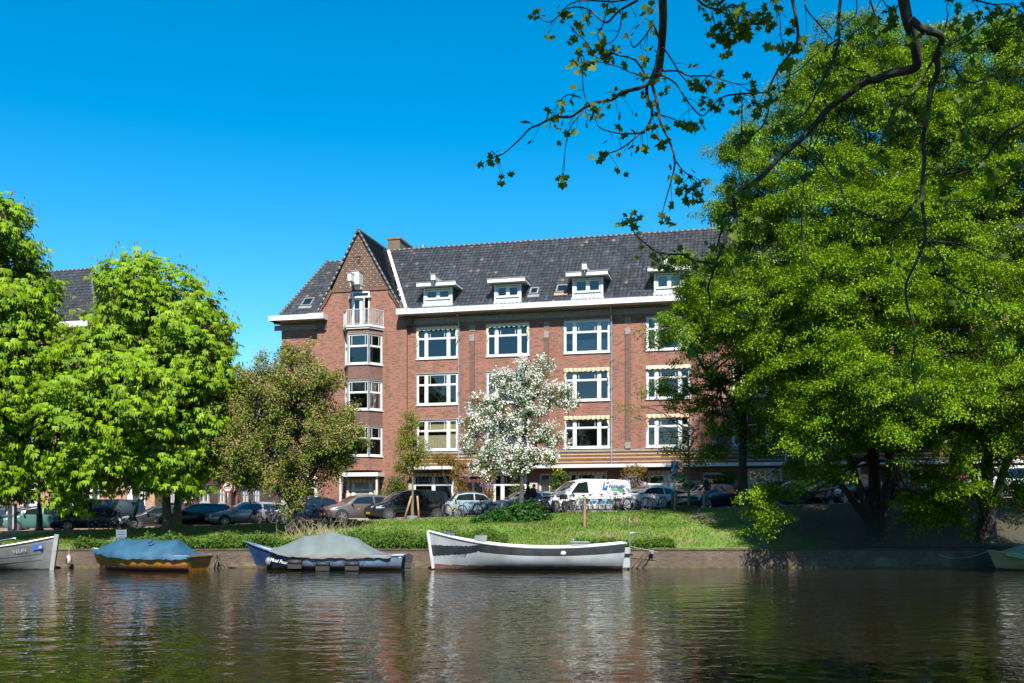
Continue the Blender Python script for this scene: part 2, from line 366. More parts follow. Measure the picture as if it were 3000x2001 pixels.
mb = MB(); rows = []
for X in [-2500, -800] + xs + [800, 2500]:
    rows.append([(X, ypav(max(-400, min(400, X))) + 13.9, zst(X) - 0.05), (X, 140, zst(X) - 0.05), (X, 3000, 1.4)])
mb.grid(rows); tag(mb.build('ground', plain('far_ground', (0.16, 0.14, 0.11), 0.95)), kind='structure')
mb = MB(); mb.quad((-400, 2.0, -1), (400, 2.0, -1), (400, 2.0, 0.9), (-400, 2.0, 0.9)); mb.quad((-400, 2.0, 0.9), (400, 2.0, 0.9), (400, -600, 1.2), (-400, -600, 1.2))
tag(mb.build('near_bank', plain('near_bank_grass', (0.07, 0.11, 0.025), 0.95, var=0.4, sc=0.5)), kind='structure')
# ------------------------------------------------------------------ the brick apartment block
A0, TH = 66.0, math.atan(0.244)
ux, uy = math.cos(TH), -math.sin(TH); nx, ny = -math.sin(TH), -math.cos(TH)
def bl(x, y, d=0.0, o=(0.0, A0)):
    """local (s, z) on the facade plane, d metres in front of it, of the point seen at picture position x, y"""
    m_ = (x - 1500) / F_
    s = (m_ * o[1] - o[0] + d * (m_ * ny - nx)) / (ux - m_ * uy)
    Y = o[1] + s * uy + d * ny
    return s, EYE + (HOR - y) * Y / F_
def bs(x, d=0.0): return bl(x, 1000, d)[0]
def bz(x, y, d=0.0): return bl(x, y, d)[1]
house = empty('apartment_building', (0, A0, 0), -TH, 'long red brick apartment block with stepped brick gable, slate grey tiled roof and white dormers', 'building')

def holed_wall(mb, s0, s1, z0, z1, holes, y=0.0, depth=0.22, m=0, mroom=1):
    """wall face at local y with window openings, reveals and a dim room behind each opening"""
    ss = sorted({s0, s1, *[h[0] for h in holes], *[h[1] for h in holes]}); zs = sorted({z0, z1, *[h[2] for h in holes], *[h[3] for h in holes]})
    for i in range(len(ss) - 1):
        for j in range(len(zs) - 1):
            cs, cz = (ss[i] + ss[i + 1]) / 2, (zs[j] + zs[j + 1]) / 2
            if any(h[0] < cs < h[1] and h[2] < cz < h[3] for h in holes): continue
            mb.quad((ss[i], y, zs[j]), (ss[i + 1], y, zs[j]), (ss[i + 1], y, zs[j + 1]), (ss[i], y, zs[j + 1]), m)
    for (a, b_, c, d) in holes:
        y2 = y + depth
        mb.quad((a, y, c), (a, y2, c), (a, y2, d), (a, y, d), m); mb.quad((b_, y, c), (b_, y, d), (b_, y2, d), (b_, y2, c), m)
        mb.quad((a, y, d), (a, y2, d), (b_, y2, d), (b_, y, d), m); mb.quad((a, y, c), (b_, y, c), (b_, y2, c), (a, y2, c), m)
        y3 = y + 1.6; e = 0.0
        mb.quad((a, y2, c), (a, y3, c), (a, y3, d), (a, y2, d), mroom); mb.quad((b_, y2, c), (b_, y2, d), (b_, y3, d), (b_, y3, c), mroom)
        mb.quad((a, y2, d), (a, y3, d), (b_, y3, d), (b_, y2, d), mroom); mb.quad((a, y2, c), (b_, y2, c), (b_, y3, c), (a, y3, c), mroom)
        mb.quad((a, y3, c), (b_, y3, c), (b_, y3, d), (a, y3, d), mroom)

def window(parent, P0, P1, z0, z1, cols=(0.23, 0.77), transom=0.64, rec=0.05, subl=True, awning=None, curtain=None, lace=False, thick=0.105, name='window', vase=False, cords=False):
    """white sash window from P0 to P1 (left to right seen from outside): frame with bars; pane, awning and curtain as its pieces"""
    P0 = Vector((P0[0], P0[1], 0)); P1 = Vector((P1[0], P1[1], 0)); L = (P1 - P0).length; u = (P1 - P0) / L; n = Vector((u.y, -u.x, 0))
    H = z1 - z0
    def pt(a, b, c): return P0 + u * a + n * (b - rec) + Vector((0, 0, z0 + c))
    def bx(mb, a0, a1, c0, c1, b0, b1, m=0):
        v = [pt(a0, b0, c0), pt(a1, b0, c0), pt(a1, b1, c0), pt(a0, b1, c0), pt(a0, b0, c1), pt(a1, b0, c1), pt(a1, b1, c1), pt(a0, b1, c1)]
        mb.add(v, [(0, 1, 2, 3), (7, 6, 5, 4), (4, 5, 1, 0), (5, 6, 2, 1), (6, 7, 3, 2), (7, 4, 0, 3)], m)
    fr = MB(); t = thick
    bx(fr, 0, L, 0, t, -0.06, 0.02); bx(fr, 0, L, H - t, H, -0.06, 0.02); bx(fr, 0, t, t, H - t, -0.06, 0.02); bx(fr, L - t, L, t, H - t, -0.06, 0.02)
    bx(fr, -0.06, L + 0.06, -0.06, 0, -0.06, rec + 0.07)                   # sill
    bx(fr, -0.05, L + 0.05, H, H + 0.05, -0.03, rec + 0.03, 1)             # lead strip above
    bx(fr, -0.045, 0, 0, H, -0.03, rec + 0.015, 1); bx(fr, L, L + 0.045, 0, H, -0.03, rec + 0.015, 1)
    zt = H * transom
    xs_ = [t] + [L * c for c in cols] + [L - t]
    for c in cols: bx(fr, L * c - 0.1, L * c + 0.1, t, H - t, -0.06, 0.014)
    for i in range(len(xs_) - 1):
        a = xs_[i] + (0.1 if i else 0); b_ = xs_[i + 1] - (0.1 if i < len(xs_) - 2 else 0)
        if transom: bx(fr, a, b_, zt - 0.035, zt + 0.04, -0.055, 0.010)
        for (c, d) in (((t, zt - 0.035), (zt + 0.04, H - t)) if transom else ((t, H - t),)):
            bx(fr, a, a + 0.028, c, d, -0.05, 0.0); bx(fr, b_ - 0.028, b_, c, d, -0.05, 0.0)
            bx(fr, a + 0.028, b_ - 0.028, c, c + 0.03, -0.05, -0.002); bx(fr, a + 0.028, b_ - 0.028, d - 0.03, d, -0.05, -0.002)
        if subl and transom and b_ - a > 0.9:
            for q in (a + 0.16, b_ - 0.19): bx(fr, q, q + 0.03, zt + 0.07, H - t - 0.03, -0.05, -0.004)
    o = fr.build(name, [WHITE, LEAD], parent)
    pn = MB(); pn.quad(pt(t, -0.035, t), pt(L - t, -0.035, t), pt(L - t, -0.035, H - t), pt(t, -0.035, H - t)); pn.build('pane', GLASS, o)
    if curtain:
        cu = MB()
        for (a, b_, c, d) in curtain:
            rows = []
            k = max(6, int((b_ - a) * L / 0.06))
            for i in range(k + 1):
                q = a + (b_ - a) * i / k; sg = 0.02 * math.sin(i * 1.7) - 0.13; dz = 0.045 * math.sin(i * 2.4) if lace else 0
                rows.append([pt(q * L, sg, max(t, c * H + dz)), pt(q * L, sg, d * H)])
            cu.grid(rows)
        cu.build('curtain', CURTY if lace == 'y' else CURT, o)
    if vase:
        vs = MB(); c0 = pt(L * 0.5, -0.2, 0.1)
        vs.lathe([(0.02, 0), (0.09, 0.04), (0.1, 0.16), (0.05, 0.25), (0.06, 0.28)], 8, c0)
        rg = random.Random(5)
        for i in range(9):
            vs.tube([c0 + Vector((0, 0, 0.25)), c0 + Vector((rg.uniform(-.2, .2), 0, 0.4)), c0 + Vector((rg.uniform(-.42, .42), 0, 0.45 + rg.uniform(0, .3)))], 0.012, 4)
        vs.build('vase', plain('dried_stems', (0.42, 0.36, 0.3), 0.8), o)
    if awning:
        aw = MB(); rows = []; k = max(8, int(L / 0.06))
        for i in range(k + 1):
            a = -0.02 + (L + 0.04) * i / k; sc = 0.03 * math.sin(i * 1.15)
            rows.append([pt(a, 0.05, H + 0.03), pt(a, 0.14, H + 0.0), pt(a, 0.18, H - 0.11), pt(a, 0.17 + sc * 0.3, H - 0.21 + sc)])
        aw.grid(rows)
        if cords:
            for q in (0.0, L - 0.13):
                rr = []
                for i in range(9):
                    zz = H - 0.1 - (H * cords) * i / 8; k_ = 1 - 0.75 * i / 8
                    rr.append([pt(q + 0.065 - 0.09 * k_ + 0.03 * math.sin(i * 1.3), 0.13, zz), pt(q + 0.065 + 0.09 * k_ + 0.03 * math.sin(i * 1.3), 0.12, zz)])
                aw.grid(rr)
        aw.build('awning', awning, o)
    return o

# --- wall, openings
SL, SR = bs(825), 46.0
ZT = 15.95                                        # wall top under the cornice
sg0, sg1 = bs(929, .25), bs(1191, .25)            # gable bay
cols_px = [(1221, 1341), (1426, 1550), (1653, 1786), (1894, 2022), (2146, 2280), (2420, 2560), (2700, 2842)]
colS = [(bs(a), bs(b_)) for a, b_ in cols_px]; colS += [(colS[-1][0] + 5.6, colS[-1][1] + 5.6), (colS[-1][0] + 11, colS[-1][1] + 11)]
ROWS = {3: (12.98, 15.1), 2: (9.86, 11.96), 1: (6.78, 8.84)}
holes = [(a, b_, *ROWS[r]) for a, b_ in colS for r in (3, 2, 1)]
gh = [(bs(1212), bs(1328), 3.1, 5.22), (bs(1446), bs(1543), 3.0, 5.22), (bs(1668), bs(1777), 2.9, 5.22), (bs(1899), bs(2013), 2.9, 5.22), (bs(2190), bs(2291), 2.9, 5.3), (bs(2400), bs(2520), 2.9, 5.3), (bs(2660), bs(2800), 2.9, 5.3), (bs(2900), bs(3030), 2.9, 5.3)]
lw = (bs(868), bs(938), 2.9, 5.1)
dr = [(bs(1345), bs(1424), 2.2, 5.0), (bs(1580), bs(1612), 2.2, 5.15), (bs(1832), bs(1880), 2.2, 5.0), (bs(2060), bs(2120), 2.2, 5.1), (bs(2330), bs(2376), 2.2, 5.1), (bs(2580), bs(2630), 2.2, 5.1)]
mb = MB()
holed_wall(mb, sg1 - 0.02, SR, 1.0, ZT, holes + gh + dr)
holed_wall(mb, SL, sg0 + 0.02, 1.0, ZT, [lw])
mb.quad((SL, 0, 1), (SL, 10.2, 1), (SL, 10.2, ZT), (SL, 0, ZT)); mb.quad((SL, 10.2, 1), (SR, 10.2, 1), (SR, 10.2, ZT), (SL, 10.2, ZT)); mb.quad((SR, 0, 1), (SR, 0, ZT), (SR, 10.2, ZT), (SR, 10.2, 1))
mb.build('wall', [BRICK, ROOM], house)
# darker brick piers between the windows, with stone caps and stone blocks above
pil = MB(); stn = MB()
for px_, yt, ys_ in ((1384, 1000, 962), (1602, 990, 951), (1840, 980, 938), (2095, 972, 926), (2360, 962, 914), (2640, 950, 900)):
    s = bs(px_); z = bz(px_, yt)
    pil = MB(); stn = MB(); pil.box(s - 0.16, s + 0.16, -0.14, -0.001, 7.1, z); stn.box(s - 0.17, s + 0.17, -0.16, 0.0, z, z + 0.42); stn.build('pier_cap', STONE, house); stn = MB()
    z2 = bz(px_, ys_); stn.box(s - 0.19, s + 0.19, -0.03, 0.01, z2 - 0.19, z2 + 0.19); stn.build('stone_block', STONE, house); stn = MB(); stn.box(s - 0.17, s + 0.17, -0.17, 0.0, 6.7, 7.1); stn.build('pier_foot', STONE, house); pil.build('brick_pier', BRICKD, house)
# small vent openings beside the windows
for (a, b_) in colS:
    for r in (3, 2, 1):
        for q in (a - 0.5, b_ + 0.42):
            vn = MB()
            for k in range(4): vn.box(q - 0.16 + 0.1 * k, q - 0.12 + 0.1 * k, -0.004, 0.01, ROWS[r][1] - 0.2, ROWS[r][1] + 0.02)
            vn.build('vent', BRICKD, house)
# belt below the first floor: dark sill course, three yellow lines, dark brick
belt = MB(); belt.box(sg1 + 0.01, SR, -0.10, -0.001, 6.52, 6.66, 0); belt.box(sg1 + 0.01, SR, -0.06, -0.001, 5.62, 6.52, 1)
for z in (6.36, 6.14, 5.87): belt.box(sg1 + 0.02, SR, -0.075, -0.055, z - 0.035, z + 0.035, 2)
belt.build('brick_band', [STONE, brickmat('belt_brick', (0.2, 0.075, 0.05), (0.15, 0.055, 0.04), (0.25, 0.17, 0.13), (0.07, 0.03, 0.026)), BRICKY], house)
def span_without(s0, s1, hs):
    cuts = sorted([(h[0] - 0.12, h[1] + 0.12) for h in hs]); a = s0; out = []
    for c0, c1 in cuts:
        if c0 > a: out.append((a, min(c0, s1)))
        a = max(a, c1)
    if a < s1: out.append((a, s1))
    return out
for a, b_ in span_without(sg1 + 0.05, SR, gh + dr): plinth = MB(); plinth.box(a, b_, -0.04, -0.001, 1.0, 2.9, 1); plinth.box(a, b_, -0.05, -0.001, 2.9, 4.6, 0); plinth.box(a, b_, -0.058, -0.049, 3.6, 3.78, 1); plinth.build('plinth', [STONEP, BRICKD], house)
for a, b_ in span_without(SL, sg0, [lw]): plinth = MB(); plinth.box(a, b_, -0.05, -0.001, 2.9, 4.3, 0); plinth.box(a, b_, -0.058, -0.049, 3.5, 3.68, 1); plinth.build('plinth', [STONEP, BRICKD], house)
# flat white canopy over the ground floor
for a, b_ in ((bs(1205), bs(1335)), (bs(1440), bs(1990)), (bs(2004), bs(2300)), (bs(2385), SR)):
    can = MB(); can.box(a, b_, -0.75, -0.002, 5.46, 5.60, 1); can.box(a - .02, b_ + .02, -0.8, -0.75, 5.47, 5.68, 0); can.box(a, b_, -0.75, -0.06, 5.60, 5.615, 2)
    can.build('canopy', [WHITE, CREAM, LEAD], house)
# --- windows of the long facade
st = {(0, 3): dict(awning=AWNY, cords=.5), (1, 3): dict(awning=AWNY, cords=.45), (2, 3): dict(curtain=[(0.04, 0.2, 0.3, 0.42), (0.26, 0.74, 0.02, 0.42), (0.8, 0.96, 0.02, 0.42), (.04, .96, .62, .97)], lace=True), (3, 3): dict(curtain=[(0.62, 0.95, 0.03, 0.97)]),
      (0, 1): dict(curtain=[(0.26, 0.74, 0.02, 0.5), (0.04, 0.2, 0.02, 0.5), (0.8, 0.96, 0.02, 0.97), (0.28, 0.72, 0.62, 0.97)], lace='y'), (2, 2): dict(awning=AWN, cords=.45, curtain=[(.04, .16, .03, .9)]), (2, 1): dict(awning=AWN, cords=.3), (3, 2): dict(awning=AWNY), (3, 1): dict(awning=AWN, cords=.4), (4, 3): dict(awning=AWNY), (4, 1): dict(curtain=[(0.05, 0.95, 0.03, 0.9)])}
for i, (a, b_) in enumerate(colS):
    for r in (3, 2, 1):
        z0, z1 = ROWS[r]; window(house, (a, 0), (b_, 0), z0, z1, **st.get((i, r), {}))
gopt = [dict(cols=(0.5,), awning=AWN, curtain=[(0.55, 0.92, 0.3, 0.95), (0.08, 0.45, 0.72, 0.95)]), dict(cols=(0.27,), awning=AWN, curtain=[(.06, .22, .04, .3), (.32, .94, .04, .3)]), dict(cols=(0.22, 0.72, 0.84), awning=AWN, cords=.6), dict(cols=(0.45, 0.6), awning=AWN, cords=.2), dict(cols=(0.62,), curtain=[(.05, .95, .03, .95)]), dict(cols=(0.3, .7)), dict(cols=(0.3, .7), curtain=[(.05, .95, .03, .6)]), dict(cols=(.5,))]
for h, k in zip(gh, gopt): window(house, (h[0], 0), (h[1], 0), h[2], h[3], **k, rec=0.02, thick=0.11)
window(house, (lw[0], 0), (lw[1], 0), lw[2], lw[3], cols=(0.2, .8), awning=AWN, cords=.6)
for i, h in enumerate(dr):
    dm = MB(); a, b_, z0, z1 = h
    dm.box(a + .1, b_ - .1, 0.14, 0.18, z0, z1 - 0.12, 0); dm.box(a, a + .1, .1, .19, z0, z1, 1); dm.box(b_ - .1, b_, .1, .19, z0, z1, 1); dm.box(a + .1, b_ - .1, .1, .19, z1 - .12, z1, 1)
    w_ = b_ - a - 0.2
    for q in (0.12, 0.55): dm.box(a + .1 + w_ * q, a + .1 + w_ * (q + .33), 0.13, 0.14, z0 + 1.2, z1 - .4, 2)
    o = dm.build('door', [DOORR, WHITE if i in (1, 3) else DARK, CARGL], house)
    hd = MB(); hd.ball((b_ - .25, .11, z0 + 1.05), .05); hd.build('handle', STEEL, o)
# --- cornice with gutter and stepped ends, left wing and right wing
def cornice(a, b_, blk0, blk1, name='cornice'):
    c = MB(); c.box(a, b_, -0.86, -0.002, 15.9, 15.98, 1); c.box(a, b_, -0.92, -0.86, 15.90, 16.22, 0); c.box(a, b_, -0.88, -0.86 + 0.6, 16.2, 16.26, 2)
    c.box(a, b_, -0.05, -0.003, 15.35, 15.72, 3); c.box(a, b_, -0.14, -0.003, 15.80, 15.9, 3)
    for q in (blk0, blk1):
        if q: c.box(q[0], q[1], -0.98, -0.04, 15.89, 16.27, 0); c.box(q[0] + 0.38, q[1] - 0.08, -0.36, -0.02, 15.2, 15.89, 4)
    return c.build(name, [WHITE, CREAM, LEAD, STONE, BRICKD], house)
cornice(sg1 + 0.05, SR, (bs(1161, .9), bs(1203, .9)), None)
cornice(bs(787, .9), sg0 - 0.05, None, (bs(902, .9), bs(948, .9)))
side = MB(); side.box(bs(787, .9), SL - 0.002, -0.86, 10.6, 15.90, 16.22, 0); side.build('cornice', [WHITE], house)
# --- gable wall (projects 0.25 m) with flared shoulders, patterned panel, hoist housing
DG = 0.25
def gp(x, y, d=DG): s, z = bl(x, y, d); return (s, -d, z)
gz = [gp(933, 917), gp(953, 886), gp(972, 852)]; gpk = gp(1051, 676); gr_ = [gp(1141, 852), gp(1158, 878), gp(1178, 910)]
gw = MB()
# brick part below the panel: opening for the balcony door
dsr = (bs(1031, DG), bs(1083, DG), bz(1055, 962, DG), bz(1055, 853, DG))
zl = gz[2][2]
outl = [(sg0, 1.0), (sg1, 1.0), (sg1, gr_[2][2] - .15)] + [(p[0], p[2]) for p in gr_[::-1]] + [(p[0], p[2]) for p in gz[::-1]] + [(sg0, gz[0][2] - .15)]
def poly_cut(poly, hole, mbx, y, m):
    s0, s1, z0, z1 = hole
    # split in left, right, below strips around the hole (the hole reaches the top edge line of the polygon)
    left = [(sg0, 1.0), (s0, 1.0), (s0, zl), (gz[2][0], zl), (gz[1][0], gz[1][2]), (gz[0][0], gz[0][2]), (sg0, gz[0][2] - .15)]
    right = [(s1, 1.0), (sg1, 1.0), (sg1, gr_[2][2] - .15), (gr_[2][0], gr_[2][2]), (gr_[1][0], gr_[1][2]), (gr_[0][0], zl), (s1, zl)]
    mid = [(s0, 1.0), (s1, 1.0), (s1, z0), (s0, z0)]; top = [(s0, z1), (s1, z1), (s1, zl), (s0, zl)]
    for pl in (left, right, mid, top): mbx.add([(p[0], y, p[1]) for p in pl], [tuple(range(len(pl)))], m)
poly_cut(outl, (dsr[0], dsr[1], dsr[2], min(dsr[3], zl - .02)), gw, -DG, 0)
gw.quad((sg0, -DG, 1), (sg0, 0.02, 1), (sg0, 0.02, 17), (sg0, -DG, gz[0][2] - .15)); gw.quad((sg1, -DG, 1), (sg1, -DG, gr_[2][2] - .15), (sg1, .02, 17), (sg1, .02, 1))
y0_, y1_ = -DG, 0.9
for (a, b_) in ((dsr[0], dsr[0]), (dsr[1], dsr[1])): gw.quad((a, y0_, dsr[2]), (a, y1_, dsr[2]), (a, y1_, zl), (a, y0_, zl), 1)
gw.quad((dsr[0], y1_, dsr[2]), (dsr[1], y1_, dsr[2]), (dsr[1], y1_, zl), (dsr[0], y1_, zl), 1)
gw.build('gable_wall', [BRICK, ROOM], house)
# patterned triangular panel with small white glazed bricks
pp = MB(); PY = -DG - 0.03
tri = [(gz[2][0] + .02, zl + .05), (gr_[0][0] - .02, zl + .05), (gpk[0], gpk[2] - .1)]
pp.add([(p[0], PY, p[1]) for p in tri] + [(p[0], 0.2, p[1]) for p in tri], [(0, 1, 2), (0, 3, 4, 1), (1, 4, 5, 2), (2, 5, 3, 0)], 0)
k = 0; z = zl + 0.22
while z < gpk[2] - 0.3:
    f = (z - zl) / (gpk[2] - zl); a = tri[0][0] + (gpk[0] - tri[0][0]) * f + .12; b_ = tri[1][0] + (gpk[0] - tri[1][0]) * f - .12
    s = gpk[0] + (0.225 if k % 2 else 0) - 0.45 * 12
    while s < b_:
        if s > a: pp.box(s - .021, s + .021, PY - .012, PY + .001, z - .021, z + .021, 1)
        s += 0.45
    k += 1; z += 0.235
# ledge of soldier bricks under the panel and dark owl hole
pp.box(tri[0][0] - .05, tri[1][0] + .05, PY - .035, PY, zl - .13, zl + .05, 2)
ow = gp(1052, 760)
pp.box(ow[0] - .09, ow[0] + .09, PY - .006, PY + .001, ow[2] - .3, ow[2] + .2, 3); pp.box(ow[0] - .16, ow[0] + .16, PY - .05, PY, ow[2] + .2, ow[2] + .34, 2)
pp.build('gable_panel', [BRICKP, WHITE, BRICKD, INK], house)
# brick edging on the flared shoulders
ed = MB()
for ch in (gz, gr_):
    for p, q in zip(ch[:-1], ch[1:]): ed.bar((p[0], -DG - .02, p[2]), (q[0], -DG - .02, q[2]), 0.16, 0.2, 0, up=(0, 0, 1))
ed.build('gable_edging', BRICKP, house)
# white hoist housing and beam
hb = MB(); a = bs(1037, .5); b_ = bs(1060, .5); z0 = bz(1050, 836, .6); z1 = bz(1050, 798, .6)
hb.box(a, b_, -DG - .75, -DG - .03, z0, z1); hb.box(a - .03, b_ + .03, -DG - .79, -DG - .03, z1, z1 + .05, 1)
hb.box(a + .0, a + .26, -DG - 1.35, -DG - .75, z0 + .12, z0 + .62); hb.box(a - .02, a + .28, -DG - 1.38, -DG - .75, z0 + .62, z0 + .66, 1)
hb.box(a + .1, b_ - .02, -DG - .4, -DG - .03, z0 - .25, z0); hb.tube([(a + .13, -DG - 1.2, z0 + .12), (a + .13, -DG - 1.2, z0 - .5)], .025, 5)
hb.build('hoist_beam', [WHITE, LEAD], house)
# balcony door: white frame with a small top light, shelf and two leaves
bd = MB(); Yd = -DG - 0.03
a, b_ = dsr[0], dsr[1]; z0, z1 = dsr[2], dsr[3] - .03
zs_ = bz(1055, 870, DG)
bd.box(a, a + .1, Yd, Yd + .12, z0, z1); bd.box(b_ - .1, b_, Yd, Yd + .12, z0, z1); bd.box(a + .1, b_ - .1, Yd, Yd + .12, z1 - .1, z1); bd.box(a - .18, b_ + .12, Yd - .16, Yd + .1, zs_ - .1, zs_ + .02)
md = a + (b_ - a) * .55
bd.box(md - .05, md + .05, Yd + .005, Yd + .1, z0, zs_ - .1)
for q0, q1 in ((a + .1, md - .05),):
    bd.box(q0, q0 + .1, Yd + .01, Yd + .07, z0, zs_ - .1); bd.box(q1 - .1, q1, Yd + .01, Yd + .07, z0, zs_ - .1); bd.box(q0 + .1, q1 - .1, Yd + .01, Yd + .07, z0, z0 + .2); bd.box(q0 + .1, q1 - .1, Yd + .01, Yd + .07, zs_ - .2, zs_ - .1)
bd.bar((md + .05, Yd + .03, z0 + .05), (md + .05, Yd + .03, zs_ - .12), .06, .08); bd.bar((md + .32, Yd - .3, z0 + .05), (md + .32, Yd - .3, zs_ - .12), .06, .08); bd.bar((md + .05, Yd + .03, zs_ - .14), (md + .32, Yd - .3, zs_ - .14), .08, .06); bd.bar((md + .05, Yd + .03, z0 + .08), (md + .32, Yd - .3, z0 + .08), .12, .06)
dd = bd.build('balcony_door', WHITE, house)
g_ = MB(); g_.quad((a + .2, Yd + .04, z0 + .2), (md - .15, Yd + .04, z0 + .2), (md - .15, Yd + .04, zs_ - .2), (a + .2, Yd + .04, zs_ - .2)); g_.quad((a + .1, Yd + .06, zs_ + .02), (b_ - .1, Yd + .06, zs_ + .02), (b_ - .1, Yd + .06, z1 - .1), (a + .1, Yd + .06, z1 - .1)); g_.build('pane', GLASS, dd)
# --- canted bay with three window floors, balcony on top
ba, bb = bs(1006, .5), bs(1117, .5); bo = 0.95
foot = [(ba, -DG), (ba + .62, -DG - bo), (bb - .62, -DG - bo), (bb, -DG)]
def bayband(z0, z1, grow=0.0):
    f = [(ba - grow, -DG + .0), (ba + .62 - grow * .6, -DG - bo - grow), (bb - .62 + grow * .6, -DG - bo - grow), (bb + grow, -DG + .0)]
    return f
BZ = [(6.40, 8.40), (9.52, 11.5), (12.62, 14.66)]
prev = 5.45; BRICKB = brickmat('bay_brick', (0.21, 0.075, 0.05), (0.15, 0.055, 0.04), (0.3, 0.2, 0.15), (0.06, 0.03, 0.025))
for (z0, z1) in BZ:
    bay = MB(); bay.prism(bayband(0, 0), prev, z0 - .06, 0); prev = z1 + .06; bay.build('bay_wall', [BRICK, BRICKB][z0 > 9], house)
bay = MB(); bay.prism(bayband(0, 0), prev, 15.0, 0); bay.build('bay_wall', BRICK, house)
for fi, (z0, z1) in enumerate(BZ):
    inner = [(ba + .12, -DG + .0), (ba + .68, -DG - bo + .25), (bb - .68, -DG - bo + .25), (bb - .12, -DG)]
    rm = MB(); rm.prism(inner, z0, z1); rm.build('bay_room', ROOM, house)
    for j in range(3):
        p, q = foot[j], foot[j + 1]
        kw = dict(cols=(), transom=.6, rec=0.04, thick=.1)
        if j == 1: kw.update(curtain=[(.08, .92, .6 if fi else .66, .95)] if fi else None, vase=(fi == 1))
        if j == 2 and fi == 2: kw.update(curtain=[(.1, .9, .05, .6)], lace=True)
        window(house, p, q, z0, z1, **kw)
# slab and railing of the balcony
slab = MB(); slab.prism(bayband(0, 0, .1), 15.0, 15.26); slab.prism(bayband(0, 0, .16), 15.12, 15.2)
sb = slab.build('balcony', WHITE, house)
rl = MB(); f = bayband(0, 0, .06); zt = 16.32
for p, q in zip(f[:-1], f[1:]):
    rl.bar((p[0], p[1], zt), (q[0], q[1], zt), .06, .05); rl.bar((p[0], p[1], 15.36), (q[0], q[1], 15.36), .04, .04)
    L = math.hypot(q[0] - p[0], q[1] - p[1]); k = max(2, int(L / .125))
    for i in range(k + 1):
        t_ = i / k; x_, y_ = p[0] + (q[0] - p[0]) * t_, p[1] + (q[1] - p[1]) * t_
        rl.bar((x_, y_, 15.26), (x_, y_, zt), .028 if 0 < i < k else .06, .028 if 0 < i < k else .06)
rl.build('railing', plain('rail_grey', (0.5, 0.5, 0.5), .5), sb)
# canopy and awning window at the foot of the bay
cz = bz(1060, 1392, .9)
bc = MB(); bc.prism([(ba - .1, -DG), (ba + .2, -DG - 1.2), (bb + .12, -DG - 1.2), (bb + .15, -DG)], cz - .1, cz + .16); bc.box(ba + .05, ba + .17, -DG - 1.02, -DG - .9, 2.2, cz - .1); bc.box(bb - .1, bb + .02, -DG - 1.02, -DG - .9, 2.2, cz - .1)
bc.build('bay_canopy', WHITE, house)
bw = MB(); bw.prism([(ba + .2, -DG), (ba + .2, -DG - .3), (bb - .2, -DG - .3), (bb - .2, -DG)], 2.0, cz - .1); bw.build('bay_foot', STONEP, house)
window(house, (ba + .35, -DG - .33), (bb - .3, -DG - .33), 2.9, cz - .3, cols=(.2, .8), awning=AWN, cords=.85, rec=0.0)
